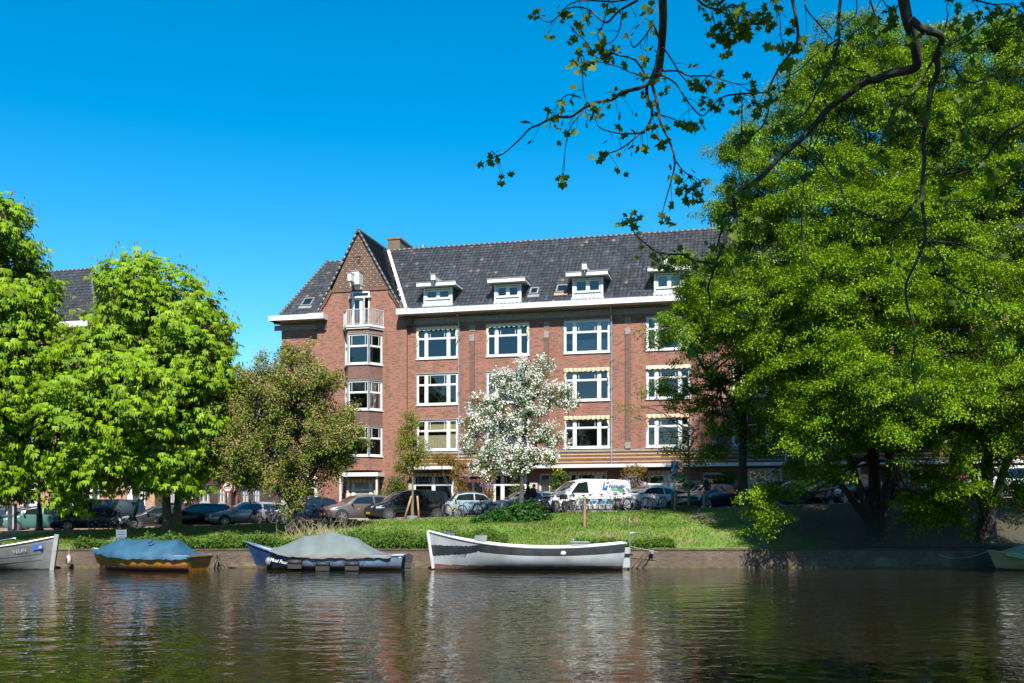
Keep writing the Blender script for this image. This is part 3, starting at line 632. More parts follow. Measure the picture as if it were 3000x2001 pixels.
# --- tiled roofs: real pantile relief
def roof(name, poly3, origin, along, upv, tw=0.27, th=0.36, amp=0.06, mat=TILE):
    """pantiled slope. poly3 in local space; along = eave direction, upv = up-slope direction (unit)"""
    along = Vector(along).normalized(); upv = Vector(upv).normalized(); nrm = along.cross(upv).normalized()
    o = Vector(origin); pl = [((Vector(p) - o).dot(along), (Vector(p) - o).dot(upv)) for p in poly3]
    a0 = min(p[0] for p in pl); a1 = max(p[0] for p in pl); b0 = min(p[1] for p in pl); b1 = max(p[1] for p in pl)
    na = int((a1 - a0) / tw * 5) + 1; nb = int((b1 - b0) / th) + 1
    prof = [0.0, 0.55, 1.0, 0.75, 0.25]
    A = a0 + np.arange(na + 1) * tw / 5
    lv = []
    for j in range(nb): lv += [(b0 + j * th, 1.0, j), (b0 + (j + 1) * th + .03, 0.0, j)]
    lv = np.array(lv); rng = np.random.default_rng(3)
    hA = np.array([prof[i % 5] for i in range(na + 1)]) * amp
    jit = rng.normal(0, 0.006, (len(lv), na + 1))
    h = hA[None, :] + lv[:, 1][:, None] * 0.035 + jit
    P = (np.array(o)[None, None, :] + A[None, :, None] * np.array(along)[None, None, :] + lv[:, 0][:, None, None] * np.array(upv)[None, None, :] + h[:, :, None] * np.array(nrm)[None, None, :])
    def inside(x, y):
        c = np.zeros(x.shape, bool); n = len(pl)
        for i in range(n):
            (xa, ya), (xb, yb) = pl[i], pl[(i + 1) % n]
            if ya == yb: continue
            c ^= ((ya > y) != (yb > y)) & (x < (xb - xa) * (y - ya) / (yb - ya) + xa)
        return c
    ii, jj = np.meshgrid(np.arange(na), np.arange(len(lv) - 1))
    xc = A[0] + (ii + .5) * tw / 5; yc = (lv[jj, 0] + lv[jj + 1, 0]) / 2
    keep = inside(xc, yc); ii = ii[keep]; jj = jj[keep]; Wd = na + 1
    quads = np.stack([jj * Wd + ii, jj * Wd + ii + 1, (jj + 1) * Wd + ii + 1, (jj + 1) * Wd + ii], 1)
    used, inv = np.unique(quads.ravel(), return_inverse=True)
    V = P.reshape(-1, 3)[used]; Q = inv.reshape(-1)
    me = bpy.data.meshes.new(name); n = len(quads)
    me.vertices.add(len(V)); me.vertices.foreach_set('co', V.ravel()); me.loops.add(n * 4); me.loops.foreach_set('vertex_index', Q.astype(np.int32))
    me.polygons.add(n); me.polygons.foreach_set('loop_start', np.arange(n, dtype=np.int32) * 4); me.polygons.foreach_set('loop_total', np.full(n, 4, np.int32))
    uvl = me.uv_layers.new(name='UVMap'); uu = np.stack([(ii + .5) / 5, lv[jj, 2]], 1); uu[:, 1] += 0.5
    uvl.data.foreach_set('uv', np.repeat(uu, 4, 0).ravel().astype(np.float32))
    me.materials.append(mat); me.update(); me.validate()
    ob = bpy.data.objects.new(name, me); COL.objects.link(ob); ob.parent = house; return ob
RZ, RD = 21.85, 5.0                      # ridge height and distance behind the facade
EZ, EYd = 16.15, -0.62                   # eave
upm = (0, RD - EYd, RZ - EZ)
kslope = (RZ - EZ) / (RD - EYd)
gx = gpk[0]                              # ridge line of the cross gable
vr = gr_[2][0] + .25                     # foot of the valley right of the gable
main_poly = [(vr, EYd, EZ), (SR, EYd, EZ), (SR, RD, RZ), (gx, RD, RZ)]
rf = roof('roof', main_poly, (0, EYd, EZ), (1, 0, 0), upm)
RZL = 21.3; sl_r = bs(958, -5)
kl = (RZL - EZ) / (RD - EYd)
left_poly = [(bs(815, .6), EYd, EZ), (gz[0][0] + .1, EYd, EZ), (gx, RD, RZL), (sl_r, RD, RZL)]
roof('roof', left_poly, (0, EYd, EZ), (1, 0, 0), (0, RD - EYd, RZL - EZ))
# left hip end and the back slopes
bk = MB(); bk.add([(bs(815, .6), EYd, EZ), (sl_r, RD, RZL), (bs(815, .6), RD * 2 - EYd, EZ)], [(0, 1, 2)]); bk.quad((SL, 10.6, EZ), (SR, 10.6, EZ), (SR, RD, RZ - .02), (sl_r, RD, RZL - .02)); bk.add([(SR, EYd, EZ), (SR, RD, RZ), (SR, 10.6, EZ)], [(0, 1, 2)])
bk.build('back_roof', TILEC, house)
# gable roof slopes: from the gable edge back into the main roof
def gslope(pts_edge, flip):
    lo, hi = pts_edge
    back_lo = (lo[0], EYd + max(0, (lo[2] - EZ)) / kslope, lo[2]); apex = Vector((gpk[0], -DG - .12, gpk[2])); bk_ = Vector((gpk[0], RD, gpk[2] - .02))
    f0 = Vector((lo[0], -DG - .12, lo[2]))
    poly = [f0, Vector(back_lo), bk_, apex] if not flip else [f0, apex, bk_, Vector(back_lo)]
    up = (apex - f0).normalized()
    al = Vector((0, 1, 0)) if not flip else Vector((0, -1, 0))
    return roof('roof', poly, f0, al, up)
gslope((gp(1190, 925), None), False); gslope((gp(927, 922), None), True)
# verge, ridge, hip caps and white lead valley
rc = MB()
def capline(p, q, r, seg=.38, m=0, mbx=rc):
    p = Vector(p); q = Vector(q); k = max(1, int((q - p).length / seg))
    for i in range(k):
        a = p.lerp(q, i / k); b_ = p.lerp(q, (i + 1.12) / k); mbx.tube([a, b_], [r, r * 1.12], 7, m)
capline((gx, RD, RZ + .02), (SR, RD, RZ + .02), .115); capline((sl_r, RD, RZL + .02), (gx, RD, RZL + .02), .11); capline((bs(815, .6), EYd, EZ + .05), (sl_r, RD, RZL + .05), .11)
capline((gpk[0], -DG - .2, gpk[2] + .02), (gpk[0], RD, gpk[2] + .02), .11)
for lo in (gp(1188, 925), gp(929, 922)):
    capline((lo[0], -DG - .1, lo[2] + .04), (gpk[0], -DG - .1, gpk[2] + .03), .085)
rc.build('ridge_tile', TILEC, house)
va = MB(); va.bar((vr + .12, EYd + .1, EZ + .25), (gx + .25, RD - .25, RZ + .0), .2, .05, 0, up=(0, -1, 1)); va.build('valley', WHITE, house)
gs = MB()                                  # clay tile flare at the foot of the gable's right slope
p0, p1 = gp(1143, 850), gp(1196, 923)
for i in range(7):
    t0, t1 = i / 7, (i + 1) / 7
    a = (p0[0] + (p1[0] - p0[0]) * t0, 0, p0[2] + (p1[2] - p0[2]) * t0); b_ = (p0[0] + (p1[0] - p0[0]) * t1 + .04, 0, p0[2] + (p1[2] - p0[2]) * t1)
    gs.quad((a[0], -DG - .1, a[2] + .1), (b_[0], -DG - .1, b_[2] + .02), (b_[0], .35, b_[2] + .02), (a[0], .35, a[2] + .1))
gs.build('clay_flare', plain('clay_tile', (0.3, 0.12, 0.06), .8, var=.35, sc=6), house)
# chimney
ch = MB(); c0, c1 = bs(1143, -5.4), bs(1178, -5.4); zt = bz(1160, 701, -5.4)
ch.box(c0, c1, 4.9, 7.6, RZ - 1.5, zt - .14, 0); ch.box(c0 - .06, c1 + .06, 4.84, 7.66, zt - .14, zt, 1)
ch.build('chimney', [brickmat('chimney_brick', (0.16, 0.1, 0.06), (0.12, 0.075, 0.05), (0.3, 0.24, 0.15), (0.05, 0.04, 0.03)), plain('lichen_cap', (0.22, 0.17, 0.09), .9, var=.4, sc=6)], house)
fl = MB(); s = bs(2088, -5); fl.lathe([(.16, 0), (.16, .5), (.2, .5), (.2, .62), (.01, .62)], 10, (s, RD, RZ)); fl.build('flue', STEEL, house); fl = MB(); s2 = bs(1182, -5); fl.lathe([(.2, 0), (.2, .25), (.02, .3)], 10, (s2 + 1.5, RD, RZ)); fl.build('flue', STEEL, house)
# dormers with white frames, flat roofs and some hoist beams
def dormer(x0, x1, yb, yt, beam, curtain=False):
    d = .35; a, b_ = bs(x0, d), bs(x1, d); xm = (x0 + x1) / 2; z0, z1 = bz(xm, yb, d), bz(xm, yt, d); y = -d
    o = MB(); yb_ = EYd + (z1 - EZ) / kslope + .1
    fz = z1 - .08
    o.box(a, a + .18, y, y + .1, z0, fz); o.box(b_ - .18, b_, y, y + .1, z0, fz); o.box(a + .18, b_ - .18, y, y + .1, z0, z0 + .26); o.box(a + .18, b_ - .18, y, y + .1, fz - .12, fz)
    ba_ = EYd + (z0 - EZ) / kslope
    for s_ in (a, b_ - .05): o.add([(s_, y + .1, z0), (s_ + .05, y + .1, z0), (s_ + .05, yb_, z1), (s_, yb_, z1), (s_, y + .1, z1), (s_ + .05, y + .1, z1)], [(0, 4, 3), (1, 2, 5), (0, 3, 2, 1), (0, 1, 5, 4), (3, 4, 5, 2)], 2)
    o.box(a + .02, b_ - .02, y - .06, y - .001, z0 - .04, z0 + .03)
    o.box(a - .06, b_ + .06, y - .1, y + .5, z0 - .22, z0 - .05, 3)
    r = MB(); r.box(a - .36, b_ + .36, y - .45, yb_ + .4, z1 - .02, z1 + .22); r.box(a - .39, b_ + .39, y - .48, yb_ + .4, z1 + .22, z1 + .26, 1)
    D = o.build('dormer', [WHITE, LEAD, plain('dormer_cheek', (0.1, 0.13, 0.15), .5), plain('lead_apron', (.5, .51, .51), .6, bmp=.01)], house)
    r.build('dormer_roof', [WHITE, LEAD], D)
    window(D, (a + .18, y), (b_ - .18, y), z0 + .3, z1 - .22, cols=(.5,), transom=0, rec=.03, thick=.06, name='dormer_window', curtain=[(.05, .95, .05, .95)] if curtain else None)
    rm_ = MB(); rm_.box(a + .2, b_ - .2, y + .35, y + .4, z0 + .1, z1 - .1); rm_.build('room', ROOM, D)
    if beam:
        h = MB(); m_ = (a + b_) / 2 - .1; h.box(m_ - .15, m_ + .15, y - .75, y + .8, z1 + .3, z1 + .66); h.box(m_ - .18, m_ + .18, y - .78, y + .8, z1 + .66, z1 + .71, 1); h.box(m_ - .06, m_ + .06, y - .3, y - .1, z1 + .26, z1 + .3)
        h.tube([(m_, y - .65, z1 + .3), (m_, y - .65, z1 + .1)], .03, 5); h.build('hoist_beam', [WHITE, LEAD], D)
dormer(1241, 1325, 888, 840, True); dormer(1448, 1527, 882, 829, False); dormer(1677, 1767, 868, 810, True); dormer(1916, 2005, 856, 795, True, True); dormer(2180, 2275, 842, 778, True); dormer(2480, 2580, 826, 756, False)
# roof windows
def skylight(x, y, wd, hg, orange=False, k=kslope):
    dd = 1.0
    for _ in range(8):
        s, z = bl(x, y, -dd); dd = (z - EZ) / k + EYd
    o = MB(); up = Vector((0, 1, k)).normalized(); nn = Vector((0, -k, 1)).normalized(); c = Vector((s, dd, z)) + nn * .1
    def P(a, b_, h): return c + Vector((a, 0, 0)) + up * b_ + nn * h
    def bx(a0, a1, b0, b1, h, m):
        o.add([P(a0, b0, -.08), P(a1, b0, -.08), P(a1, b1, -.08), P(a0, b1, -.08), P(a0, b0, h), P(a1, b0, h), P(a1, b1, h), P(a0, b1, h)], [(4, 5, 6, 7), (0, 1, 5, 4), (1, 2, 6, 5), (2, 3, 7, 6), (3, 0, 4, 7)], m)
    w2, h2 = wd / 2, hg / 2
    bx(-w2 - .08, w2 + .08, -h2 - .3, -h2, .0, 2 if orange else 1); bx(-w2, -w2 + .1, -h2, h2, .07, 0); bx(w2 - .1, w2, -h2, h2, .07, 0); bx(-w2 + .1, w2 - .1, -h2, -h2 + .1, .07, 0); bx(-w2 + .1, w2 - .1, h2 - .12, h2, .08, 0)
    f_ = o.build('skylight', [plain('skylight_frame', (.3, .31, .32), .4, .3), LEAD, plain('new_flashing', (.4, .24, .14), .7)], house)
    p_ = MB(); p_.quad(P(-w2 + .1, -h2 + .1, .03), P(w2 - .1, -h2 + .1, .03), P(w2 - .1, h2 - .12, .03), P(-w2 + .1, h2 - .12, .03)); p_.build('pane', CARGL, f_)
skylight(1566, 857, .6, .75); skylight(1647, 850, .75, .85, True); skylight(903, 889, .8, 1.0, False, kl)
# drainpipes
for x in (1343, 1790, 2300):
    s = bs(x + 2); dp = MB(); dp.tube([(s, -.5, 15.86), (s, -.1, 15.4), (s, -.08, 15.2), (s, -.08, 6.66), (s, -.12, 6.5), (s, -.12, 5.62)], .055, 7)
    for z in (14.2, 12.4, 10.6, 8.8, 7.2): dp.box(s - .085, s + .085, -.15, 0, z, z + .05)
    dp.build('drainpipe', STEEL, house)
dp = MB(); s = bs(948); dp.tube([(s, -.08, 5.2), (s, -.08, 2.2)], .06, 7); dp.build('drainpipe', STEEL, house)
lp = MB(); s = bs(823, .05); lp.box(SL - .5, SL - .05, 1.0, 1.6, 2, 13.4); lp.build('downpipe_box', LEAD, house)

# ------------------------------------------------------------------ the brick housing on the left
oc = (-25.3, 70.5)
h2 = empty('corner_building', (oc[0], oc[1], 0), -TH, 'pale orange brick housing block with hipped slate roof behind the chestnut trees at the left', 'building')
def cs_(x, d=0.0): return bl(x, 1000, d, oc)[0]
def cz_(x, y, d=0.0): return bl(x, y, d, oc)[1]
SC = cs_(287)
mb = MB(); hl = []; hspec = []
gy = (3.1, 5.35)
for (x0, x1) in ((-120, 10), (60, 118), (190, 290), (372, 425)): hl.append((cs_(x0), cs_(x1), *gy)); hspec.append(dict(cols=(.2, .75), transom=.5, awning=None, curtain=[(.05, .95, .03, .45), (.25, .7, .55, .95)]))
for zz in ((7.0, 8.9), (10.0, 11.9), (13.0, 14.8)):
    for (x0, x1) in ((-140, -60), (-20, 40), (85, 150), (225, 280)): hl.append((cs_(x0), cs_(x1), *zz)); hspec.append(dict(curtain=[(.05, .95, .5, .97)]))
for zz in ((7.0, 8.8), (10.0, 11.6)):
    for (x0, x1) in ((330, 385), (400, 432)): hl.append((cs_(x0), cs_(x1), *zz)); hspec.append(dict(cols=(.5,)))
holed_wall(mb, -34, SC, 1, 16.0, [h for h in hl if h[0] < SC])
holed_wall(mb, SC, 0, 1, 13.0, [h for h in hl if h[0] > SC], y=.02)
mb.quad((SC, .02, 12.9), (SC, 9, 12.9), (SC, 9, 16), (SC, 0, 16)); mb.quad((-34, 10, 1), (SC, 10, 1), (SC, 10, 16), (-34, 10, 16)); mb.quad((SC, .02, 13), (0, .02, 13), (0, 12, 13), (SC, 12, 13))
mb.build('wall', [BRICKL, ROOM], h2)
for h, k in zip(hl, hspec): window(h2, (h[0], .0 if h[0] < SC else .02), (h[1], .0 if h[1] < SC + .1 else .02), h[2], h[3], **k, rec=.03)
# side street face, darker brick, small windows and an arched doorway
def cside(x):
    m_ = (x - 1500) / F_; return (m_ * oc[1] - oc[0]) / (-nx + m_ * ny) if False else (oc[0] - m_ * oc[1]) / (m_ * -ny + nx)
shl = []; 
for (x0, x1) in ((497, 514), (540, 567), (586, 613), (641, 659), (709, 727), (745, 760)):
    a, b_ = cside(x0), cside(x1); shl.append((a, b_, 3.35, 4.75, 0))
    shl.append((a, b_, 7.0, 8.6, 1)); shl.append((a, b_, 10, 11.6, 1))
arch = (cside(670), cside(690))
side = MB(); TT = 22.0
ss = sorted({0, TT, *[q for h in shl for q in h[:2]]}); zz = sorted({1.0, 13.2, *[q for h in shl for q in h[2:4]]})
for i in range(len(ss) - 1):
    for j in range(len(zz) - 1):
        c_, d_ = (ss[i] + ss[i + 1]) / 2, (zz[j] + zz[j + 1]) / 2
        if any(h[0] < c_ < h[1] and h[2] < d_ < h[3] for h in shl): continue
        side.quad((0, ss[i], zz[j]), (0, ss[i + 1], zz[j]), (0, ss[i + 1], zz[j + 1]), (0, ss[i], zz[j + 1]))
side.quad((0, TT, 1), (-12, TT, 1), (-12, TT, 13.2), (0, TT, 13.2)); side.quad((-.4, 0.1, 1), (-.4, TT, 1), (-.4, TT, 13), (-.4, .1, 13), 1)
side.build('side_wall', [brickmat('brown_red_brick', (0.23, 0.085, 0.058), (0.18, 0.068, 0.048), (0.28, 0.19, 0.15), (0.08, 0.035, 0.03)), ROOM], h2)
for h in shl: window(h2, (0, h[0]), (0, h[1]), h[2], h[3], cols=(.5,), transom=.62 if h[4] else .55, subl=False, rec=.05, thick=.12)
ar = MB(); ym = (arch[0] + arch[1]) / 2; r_ = (arch[1] - arch[0]) / 2
pf = [(ym - r_, 2.0)] + [(ym - r_ * math.cos(math.pi * i / 12), 4.0 + r_ * math.sin(math.pi * i / 12)) for i in range(13)] + [(ym + r_, 2.0)]
ar.add([(.03, p[0], p[1]) for p in pf], [tuple(range(len(pf)))], 0)
for p, q in zip(pf[:-1], pf[1:]): ar.bar((.05, p[0], p[1]), (.05, q[0], q[1]), .14, .3, 1, up=(1, 0, 0))
ar.build('arched_door', [DOORR, BRICKD], h2)
for x0, x1 in ((-125, 15), (45, 122), (183, 300), (365, 460)): lg = MB(); lg.box(cs_(x0), cs_(x1), -.5, -.004, 5.42, 5.56); lg.box(cs_(x0), cs_(x1), -.54, -.5, 5.43, 5.62); lg.build('ledge', WHITE, h2)
lg = MB(); lg.box(-34, SC + .3, -.6, -.004, 15.9, 16.0); lg.box(-34.1, SC + .4, -.66, -.6, 15.9, 16.3)
lg.build('cornice', WHITE, h2)
# hip roof
rz2 = 21.4; rr_ = bl(266, 777, -4.6, oc)[0]
def parent2(o): o.parent = h2; return o
parent2(roof('roof', [(-34, -.5, 16.15), (SC + .2, -.5, 16.15), (rr_, 4.6, rz2), (-34, 4.6, rz2)], (0, -.5, 16.15), (1, 0, 0), (0, 5.1, rz2 - 16.15), tw=.3, th=.4))
parent2(roof('roof', [(SC + .2, -.5, 16.15), (SC + .2, 9.7, 16.15), (rr_, 4.6, rz2)], (SC + .2, -.5, 16.15), (0, 1, 0), (rr_ - SC - .2, 0, rz2 - 16.15), tw=.3, th=.4))
bk = MB(); bk.quad((-34, 9.7, 16.15), (SC + .2, 9.7, 16.15), (rr_, 4.6, rz2 - .02), (-34, 4.6, rz2 - .02)); bk.build('back_roof', TILEC, h2)
rc = MB(); capline((-34, 4.6, rz2), (rr_, 4.6, rz2), .12, mbx=rc); capline((SC + .2, -.5, 16.2), (rr_, 4.6, rz2 + .03), .12, mbx=rc); capline((SC + .2, 9.7, 16.2), (rr_, 4.6, rz2 + .03), .12, mbx=rc); rc.build('ridge_tile', TILEC, h2)
# ------------------------------------------------------------------ foliage
def mesh_from_arrays(name, V, Q, mats, rnd=None, mi=None, parent=None):
    """V (n,3) vertices, Q (m,4) quads"""
    me = bpy.data.meshes.new(name); n = len(Q)
    me.vertices.add(len(V)); me.vertices.foreach_set('co', np.ascontiguousarray(V, np.float32).ravel())
    me.loops.add(n * 4); me.loops.foreach_set('vertex_index', np.ascontiguousarray(Q, np.int32).ravel())
    me.polygons.add(n); me.polygons.foreach_set('loop_start', np.arange(n, dtype=np.int32) * 4); me.polygons.foreach_set('loop_total', np.full(n, 4, np.int32))
    for m in (mats if isinstance(mats, (list, tuple)) else [mats]): me.materials.append(m)
    if mi is not None: me.polygons.foreach_set('material_index', np.ascontiguousarray(mi, np.int32))
    if rnd is not None:
        a = me.attributes.new('rnd', 'FLOAT', 'FACE'); a.data.foreach_set('value', np.ascontiguousarray(rnd, np.float32))
    me.update()
    o = bpy.data.objects.new(name, me); COL.objects.link(o)
    if parent: o.parent = parent
    return o
def unit(a): return a / np.maximum(np.linalg.norm(a, axis=-1, keepdims=True), 1e-9)
def kites(P, A, B, L, Wd, droop=0.0, midf=0.45):
    """leaf quads: stem point P, direction A, side B, length L, width Wd, tip droop"""
    L = np.asarray(L)[:, None]; Wd = np.asarray(Wd)[:, None]
    dz = np.array([0, 0, 1.0])
    mid = P + A * L * midf + dz * (droop * L * 0.12)
    V = np.stack([P, mid + B * Wd * .5, P + A * L - dz * (droop * L * .35), mid - B * Wd * .5], 1)
    return V.reshape(-1, 3)
def tri_rand(rng, n): return rng.random(n)
def cluster_centres(rng, blobs, n, shell=0.24, inner=0.12, minz=None):
    """points in the shell of a union of ellipsoids (centre, radii)"""
    C = np.array([b[0] for b in blobs], float); Rr = np.array([b[1] for b in blobs], float)
    area = (Rr[:, 0] * Rr[:, 2] + Rr[:, 0] * Rr[:, 1] + Rr[:, 1] * Rr[:, 2]); p = area / area.sum()
    out = []; nrm = []
    tot = 0
    while tot < n:
        k = n * 2
        i = rng.choice(len(C), k, p=p); d = unit(rng.normal(size=(k, 3)))
        r = 1 - np.abs(rng.normal(0, shell, k)); r = np.clip(r, .1, 1.06)
        pt = C[i] + d * Rr[i] * r[:, None]
        dd = (((pt[:, None, :] - C[None]) / Rr[None]) ** 2).sum(-1); dd[np.arange(k), i] = 9
        deep = dd.min(1) < 0.72
        ok = ~deep | (rng.random(k) < inner)
        if minz is not None: ok &= pt[:, 2] > minz
        out.append(pt[ok]); nrm.append(unit(d[ok] / Rr[i][ok])); tot += ok.sum()
    return np.concatenate(out)[:n], np.concatenate(nrm)[:n]
def shelves(rng, blobs, nbig, nsub, R_, thick, shell=.25, inner=.15, drp=.35):
    """big flattened boughs in the crown shell, each made of smaller sprays: centres and outward directions of the sprays"""
    cen, nr = cluster_centres(rng, blobs, nbig, shell, inner)
    ci = np.repeat(np.arange(nbig), nsub); n = len(ci)
    out = nr * np.array([1, 1, .45]); out = unit(out + rng.normal(0, .1, out.shape)); side = unit(np.cross(out, [0, 0, 1.])); up = np.cross(side, out)
    sz = (.55 + .8 * rng.random(nbig))[ci] * R_
    a = rng.uniform(-.75, 1.0, n); b = rng.normal(0, .5, n) * (1.05 - .55 * np.maximum(a, 0))
    c = rng.normal(0, thick, n) / R_
    P = cen[ci] + out[ci] * (a * sz)[:, None] + side[ci] * (b * sz)[:, None] + up[ci] * (c * sz)[:, None]
    P[:, 2] -= drp * sz * (np.maximum(a, 0) ** 2 + .5 * b ** 2)
    return P, unit(out[ci] * .8 + side[ci] * (b * .5)[:, None] + np.array([0, 0, .25]))
def leafy(rng, cen, nrm, per, rad, flat, L, Wd, up=0.9, out=0.5, jit=0.5, droop=.6, tilt=.35, nj=.45):
    """leaves in flattened clumps round the centres; clumps lean outward and droop"""
    k = len(cen); n = k * per
    ci = np.repeat(np.arange(k), per)
    # clump frame: axis between up and outward
    ax = unit(nrm * tilt + np.array([0, 0, 1.0]) * (1 - tilt) + rng.normal(0, .12, (k, 3)))
    t1 = unit(np.cross(ax, unit(rng.normal(size=(k, 3))))); t2 = np.cross(ax, t1)
    rr = np.sqrt(rng.random(n)) * rad * (0.65 + .7 * rng.random(k))[ci]; th = rng.random(n) * 2 * np.pi
    off = t1[ci] * (rr * np.cos(th))[:, None] + t2[ci] * (rr * np.sin(th))[:, None] + ax[ci] * (rng.normal(0, flat, n) - .35 * (rr / rad) ** 2 * rad * .6)[:, None]
    P = cen[ci] + off
    rad_dir = unit(off + nrm[ci] * rad * .3)
    A = unit(rad_dir * out + rng.normal(0, jit, (n, 3)) + np.array([0, 0, -.25 * droop]))
    nn = unit(np.array([0, 0, up]) + nrm[ci] * .6 + rng.normal(0, nj, (n, 3)))
    B = unit(np.cross(nn, A))
    ll = L * (.6 + .8 * rng.random(n))
    V = kites(P, A, B, ll, Wd / L * ll, droop)
    shade = np.clip(.5 + rng.normal(0, .22, n) + (rng.random(k)[ci] - .5) * .5, 0, 1)
    return V, shade
def palmate(rng, cen, nrm, per, rad, L, Wd, nl=6):
    """hand-shaped drooping leaves of nl leaflets"""
    k = len(cen); n = k * per; ci = np.repeat(np.arange(k), per)
    P = cen[ci] + rng.normal(0, rad, (n, 3)) * np.array([1, 1, .55])
    axis = unit(nrm[ci] * .75 + rng.normal(0, .35, (n, 3)) + np.array([0, -.25, .55]))     # leaf faces outward and up
    dirv = unit(np.cross(axis, unit(rng.normal(0, .5, (n, 3)) + np.cross(axis, [0, 0, 1.]) * 1.0)))
    down = unit(np.array([0, 0, -1.]) - axis * (axis[:, 2:3] * -1)); sidev = np.cross(axis, down)
    sz = (.65 + .7 * rng.random(n))
    Vs = []; sh = []
    base = np.clip(.5 + rng.normal(0, .22, n) + (rng.random(k)[ci] - .5) * .4, 0, 1)
    for j in range(nl):
        a = (-1.25 + 2.5 * j / (nl - 1)); ln = L * sz * (1 - .3 * abs(a) / 1.25)
        A = unit(down * math.cos(a) + sidev * math.sin(a) - axis * .25)
        B = unit(np.cross(axis, A))
        Vs.append(kites(P, A, B, ln, Wd * sz, .5, .62).reshape(n, 4, 3)); sh.append(np.clip(base + rng.normal(0, .06, n), 0, 1))
    return np.concatenate(Vs, 0).reshape(-1, 3), np.concatenate(sh)
def quads_idx(V): return np.arange(len(V), dtype=np.int32).reshape(-1, 4)
def limb(rng, a, b, r0, r1, sag=.12, k=7):
    a = np.array(a, float); b = np.array(b, float); pts = []
    L = np.linalg.norm(b - a); w_ = rng.normal(0, .05 * L, (2, 3))
    for i in range(k):
        t = i / (k - 1); p = a + (b - a) * t; p = p + w_[0] * math.sin(math.pi * t) + w_[1] * math.sin(2 * math.pi * t) * .5; p[2] += sag * L * math.sin(math.pi * t) * .6
        pts.append(tuple(p))
    return pts, [r0 + (r1 - r0) * (i / (k - 1)) ** .8 for i in range(k)]
def make_tree(name, label, base, trunk, r0, blobs, seed, leaves, bark, cat='tree', nlimb=26, extra=None, group=None, r_l=.09, stems=None, fork=0.62):
    """tree thing: Empty at the base; trunk with limbs; crown"""
    rng = np.random.default_rng(seed)
    root = empty(name, base, 0, label, cat, group); bs3 = np.array(base)
    blobs = [(np.array(c) - bs3, np.array(r)) for c, r in blobs]
    tr = MB(); pts = [tuple(np.array(p) - bs3) for p in trunk]
    k = len(pts)
    rad = [r0 * (1.45 if i == 0 else 1.0 - .75 * i / (k - 1)) for i in range(k)]
    tr.tube(pts, rad, 9)
    for (sp, sr) in (stems or []): tr.tube([tuple(np.array(p) - bs3) for p in sp], [sr * (1 - .75 * i / (len(sp) - 1)) for i in range(len(sp))], 7)
    roots_ = [pts] + [[tuple(np.array(p) - bs3) for p in sp] for sp, _ in (stems or [])]
    for i in range(nlimb):
        c, r = blobs[i % len(blobs)]
        tgt = c + rng.normal(0, .42, 3) * r
        src = roots_[rng.integers(len(roots_))]
        best = None
        for _ in range(6):
            q = rng.uniform(.35, .97) * (len(src) - 1); j = int(q); s = np.array(src[j]) * (1 - q + j) + np.array(src[min(j + 1, len(src) - 1)]) * (q - j)
            d = np.linalg.norm(tgt - s) + max(0, s[2] - tgt[2] + .5) * 1.5
            if best is None or d < best[0]: best = (d, s)
        p_, rr = limb(rng, best[1], tgt, r_l * rng.uniform(.6, 1.1), .012)
        tr.tube(p_, rr, 5, cap=False)
        for _ in range(2):
            t0 = np.array(p_[rng.integers(3, 6)]); t1 = t0 + rng.normal(0, .5, 3) * r * .8
            q_, r2 = limb(rng, t0, t1, .025, .007, k=5); tr.tube(q_, r2, 4, cap=False)
    tr.build('trunk', bark, root, fix=False)
    V, sh, mi, mats = leaves(rng, blobs)
    mesh_from_arrays('crown', V, quads_idx(V), mats, sh, mi, root)
    return root
def blobs_px(lst, D, dep=None):
    """ellipsoids given as picture centre x, y, half width, half height at depth D (+offset)"""
    out = []
    for q in lst:
        x, y, rx, ry = q[:4]; dd = D + (q[4] if len(q) > 4 else 0); s = dd / F_
        out.append((tuple(W(x, y, dd)), (rx * s, (dep or 0.85) * rx * s, ry * s)))
    return out
L_CHEST = leafmat('chestnut_leaf', (0.085, 0.20, 0.002), (0.36, 0.57, 0.004), .28, .42, tcol=(.36, .52, .008))
L_HORN = leafmat('hornbeam_leaf', (0.06, 0.16, 0.002), (0.32, 0.53, 0.003), .26, .42, tcol=(.36, .52, .006))
L_HAW = leafmat('hawthorn_leaf', (0.09, 0.16, 0.012), (0.27, 0.36, 0.03), .3, .5, tcol=(.14, .22, .02))
L_HAWF = leafmat('hawthorn_spent_blossom', (0.48, 0.35, 0.15), (0.66, 0.46, 0.24), .3, .8)
L_WHT = leafmat('blossom_white', (1.05, 1.06, 0.9), (1.3, 1.3, 1.2), .3, .7)
L_WLF = leafmat('blossom_tree_leaf', (0.07, 0.14, 0.015), (0.15, 0.24, 0.02), .35, .5)
L_YNG = leafmat('young_tree_leaf', (0.20, 0.26, 0.02), (0.34, 0.38, 0.04), .45, .5, tcol=(.5, .55, .04))
L_IVY = leafmat('ivy_leaf', (0.02, 0.085, 0.012), (0.06, 0.17, 0.02), .2, .3)
L_SHR = leafmat('shrub_leaf', (0.07, 0.13, 0.02), (0.16, 0.23, 0.04), .35, .5)
L_CAND = leafmat('chestnut_candle', (0.3, 0.24, 0.06), (0.42, 0.3, 0.1), .3, .7)
L_WIS = leafmat('wisteria_leaf', (0.22, 0.16, 0.03), (0.36, 0.24, 0.05), .4, .6)
L_WISF = leafmat('wisteria_flower', (0.36, 0.28, 0.46), (0.58, 0.48, 0.66), .3, .7)
L_NET = leafmat('nettle_leaf', (0.06, 0.13, 0.015), (0.14, 0.26, 0.03), .35, .5)
L_GRS = leafmat('grass_blade', (0.10, 0.20, 0.012), (0.23, 0.34, 0.03), .35, .5)
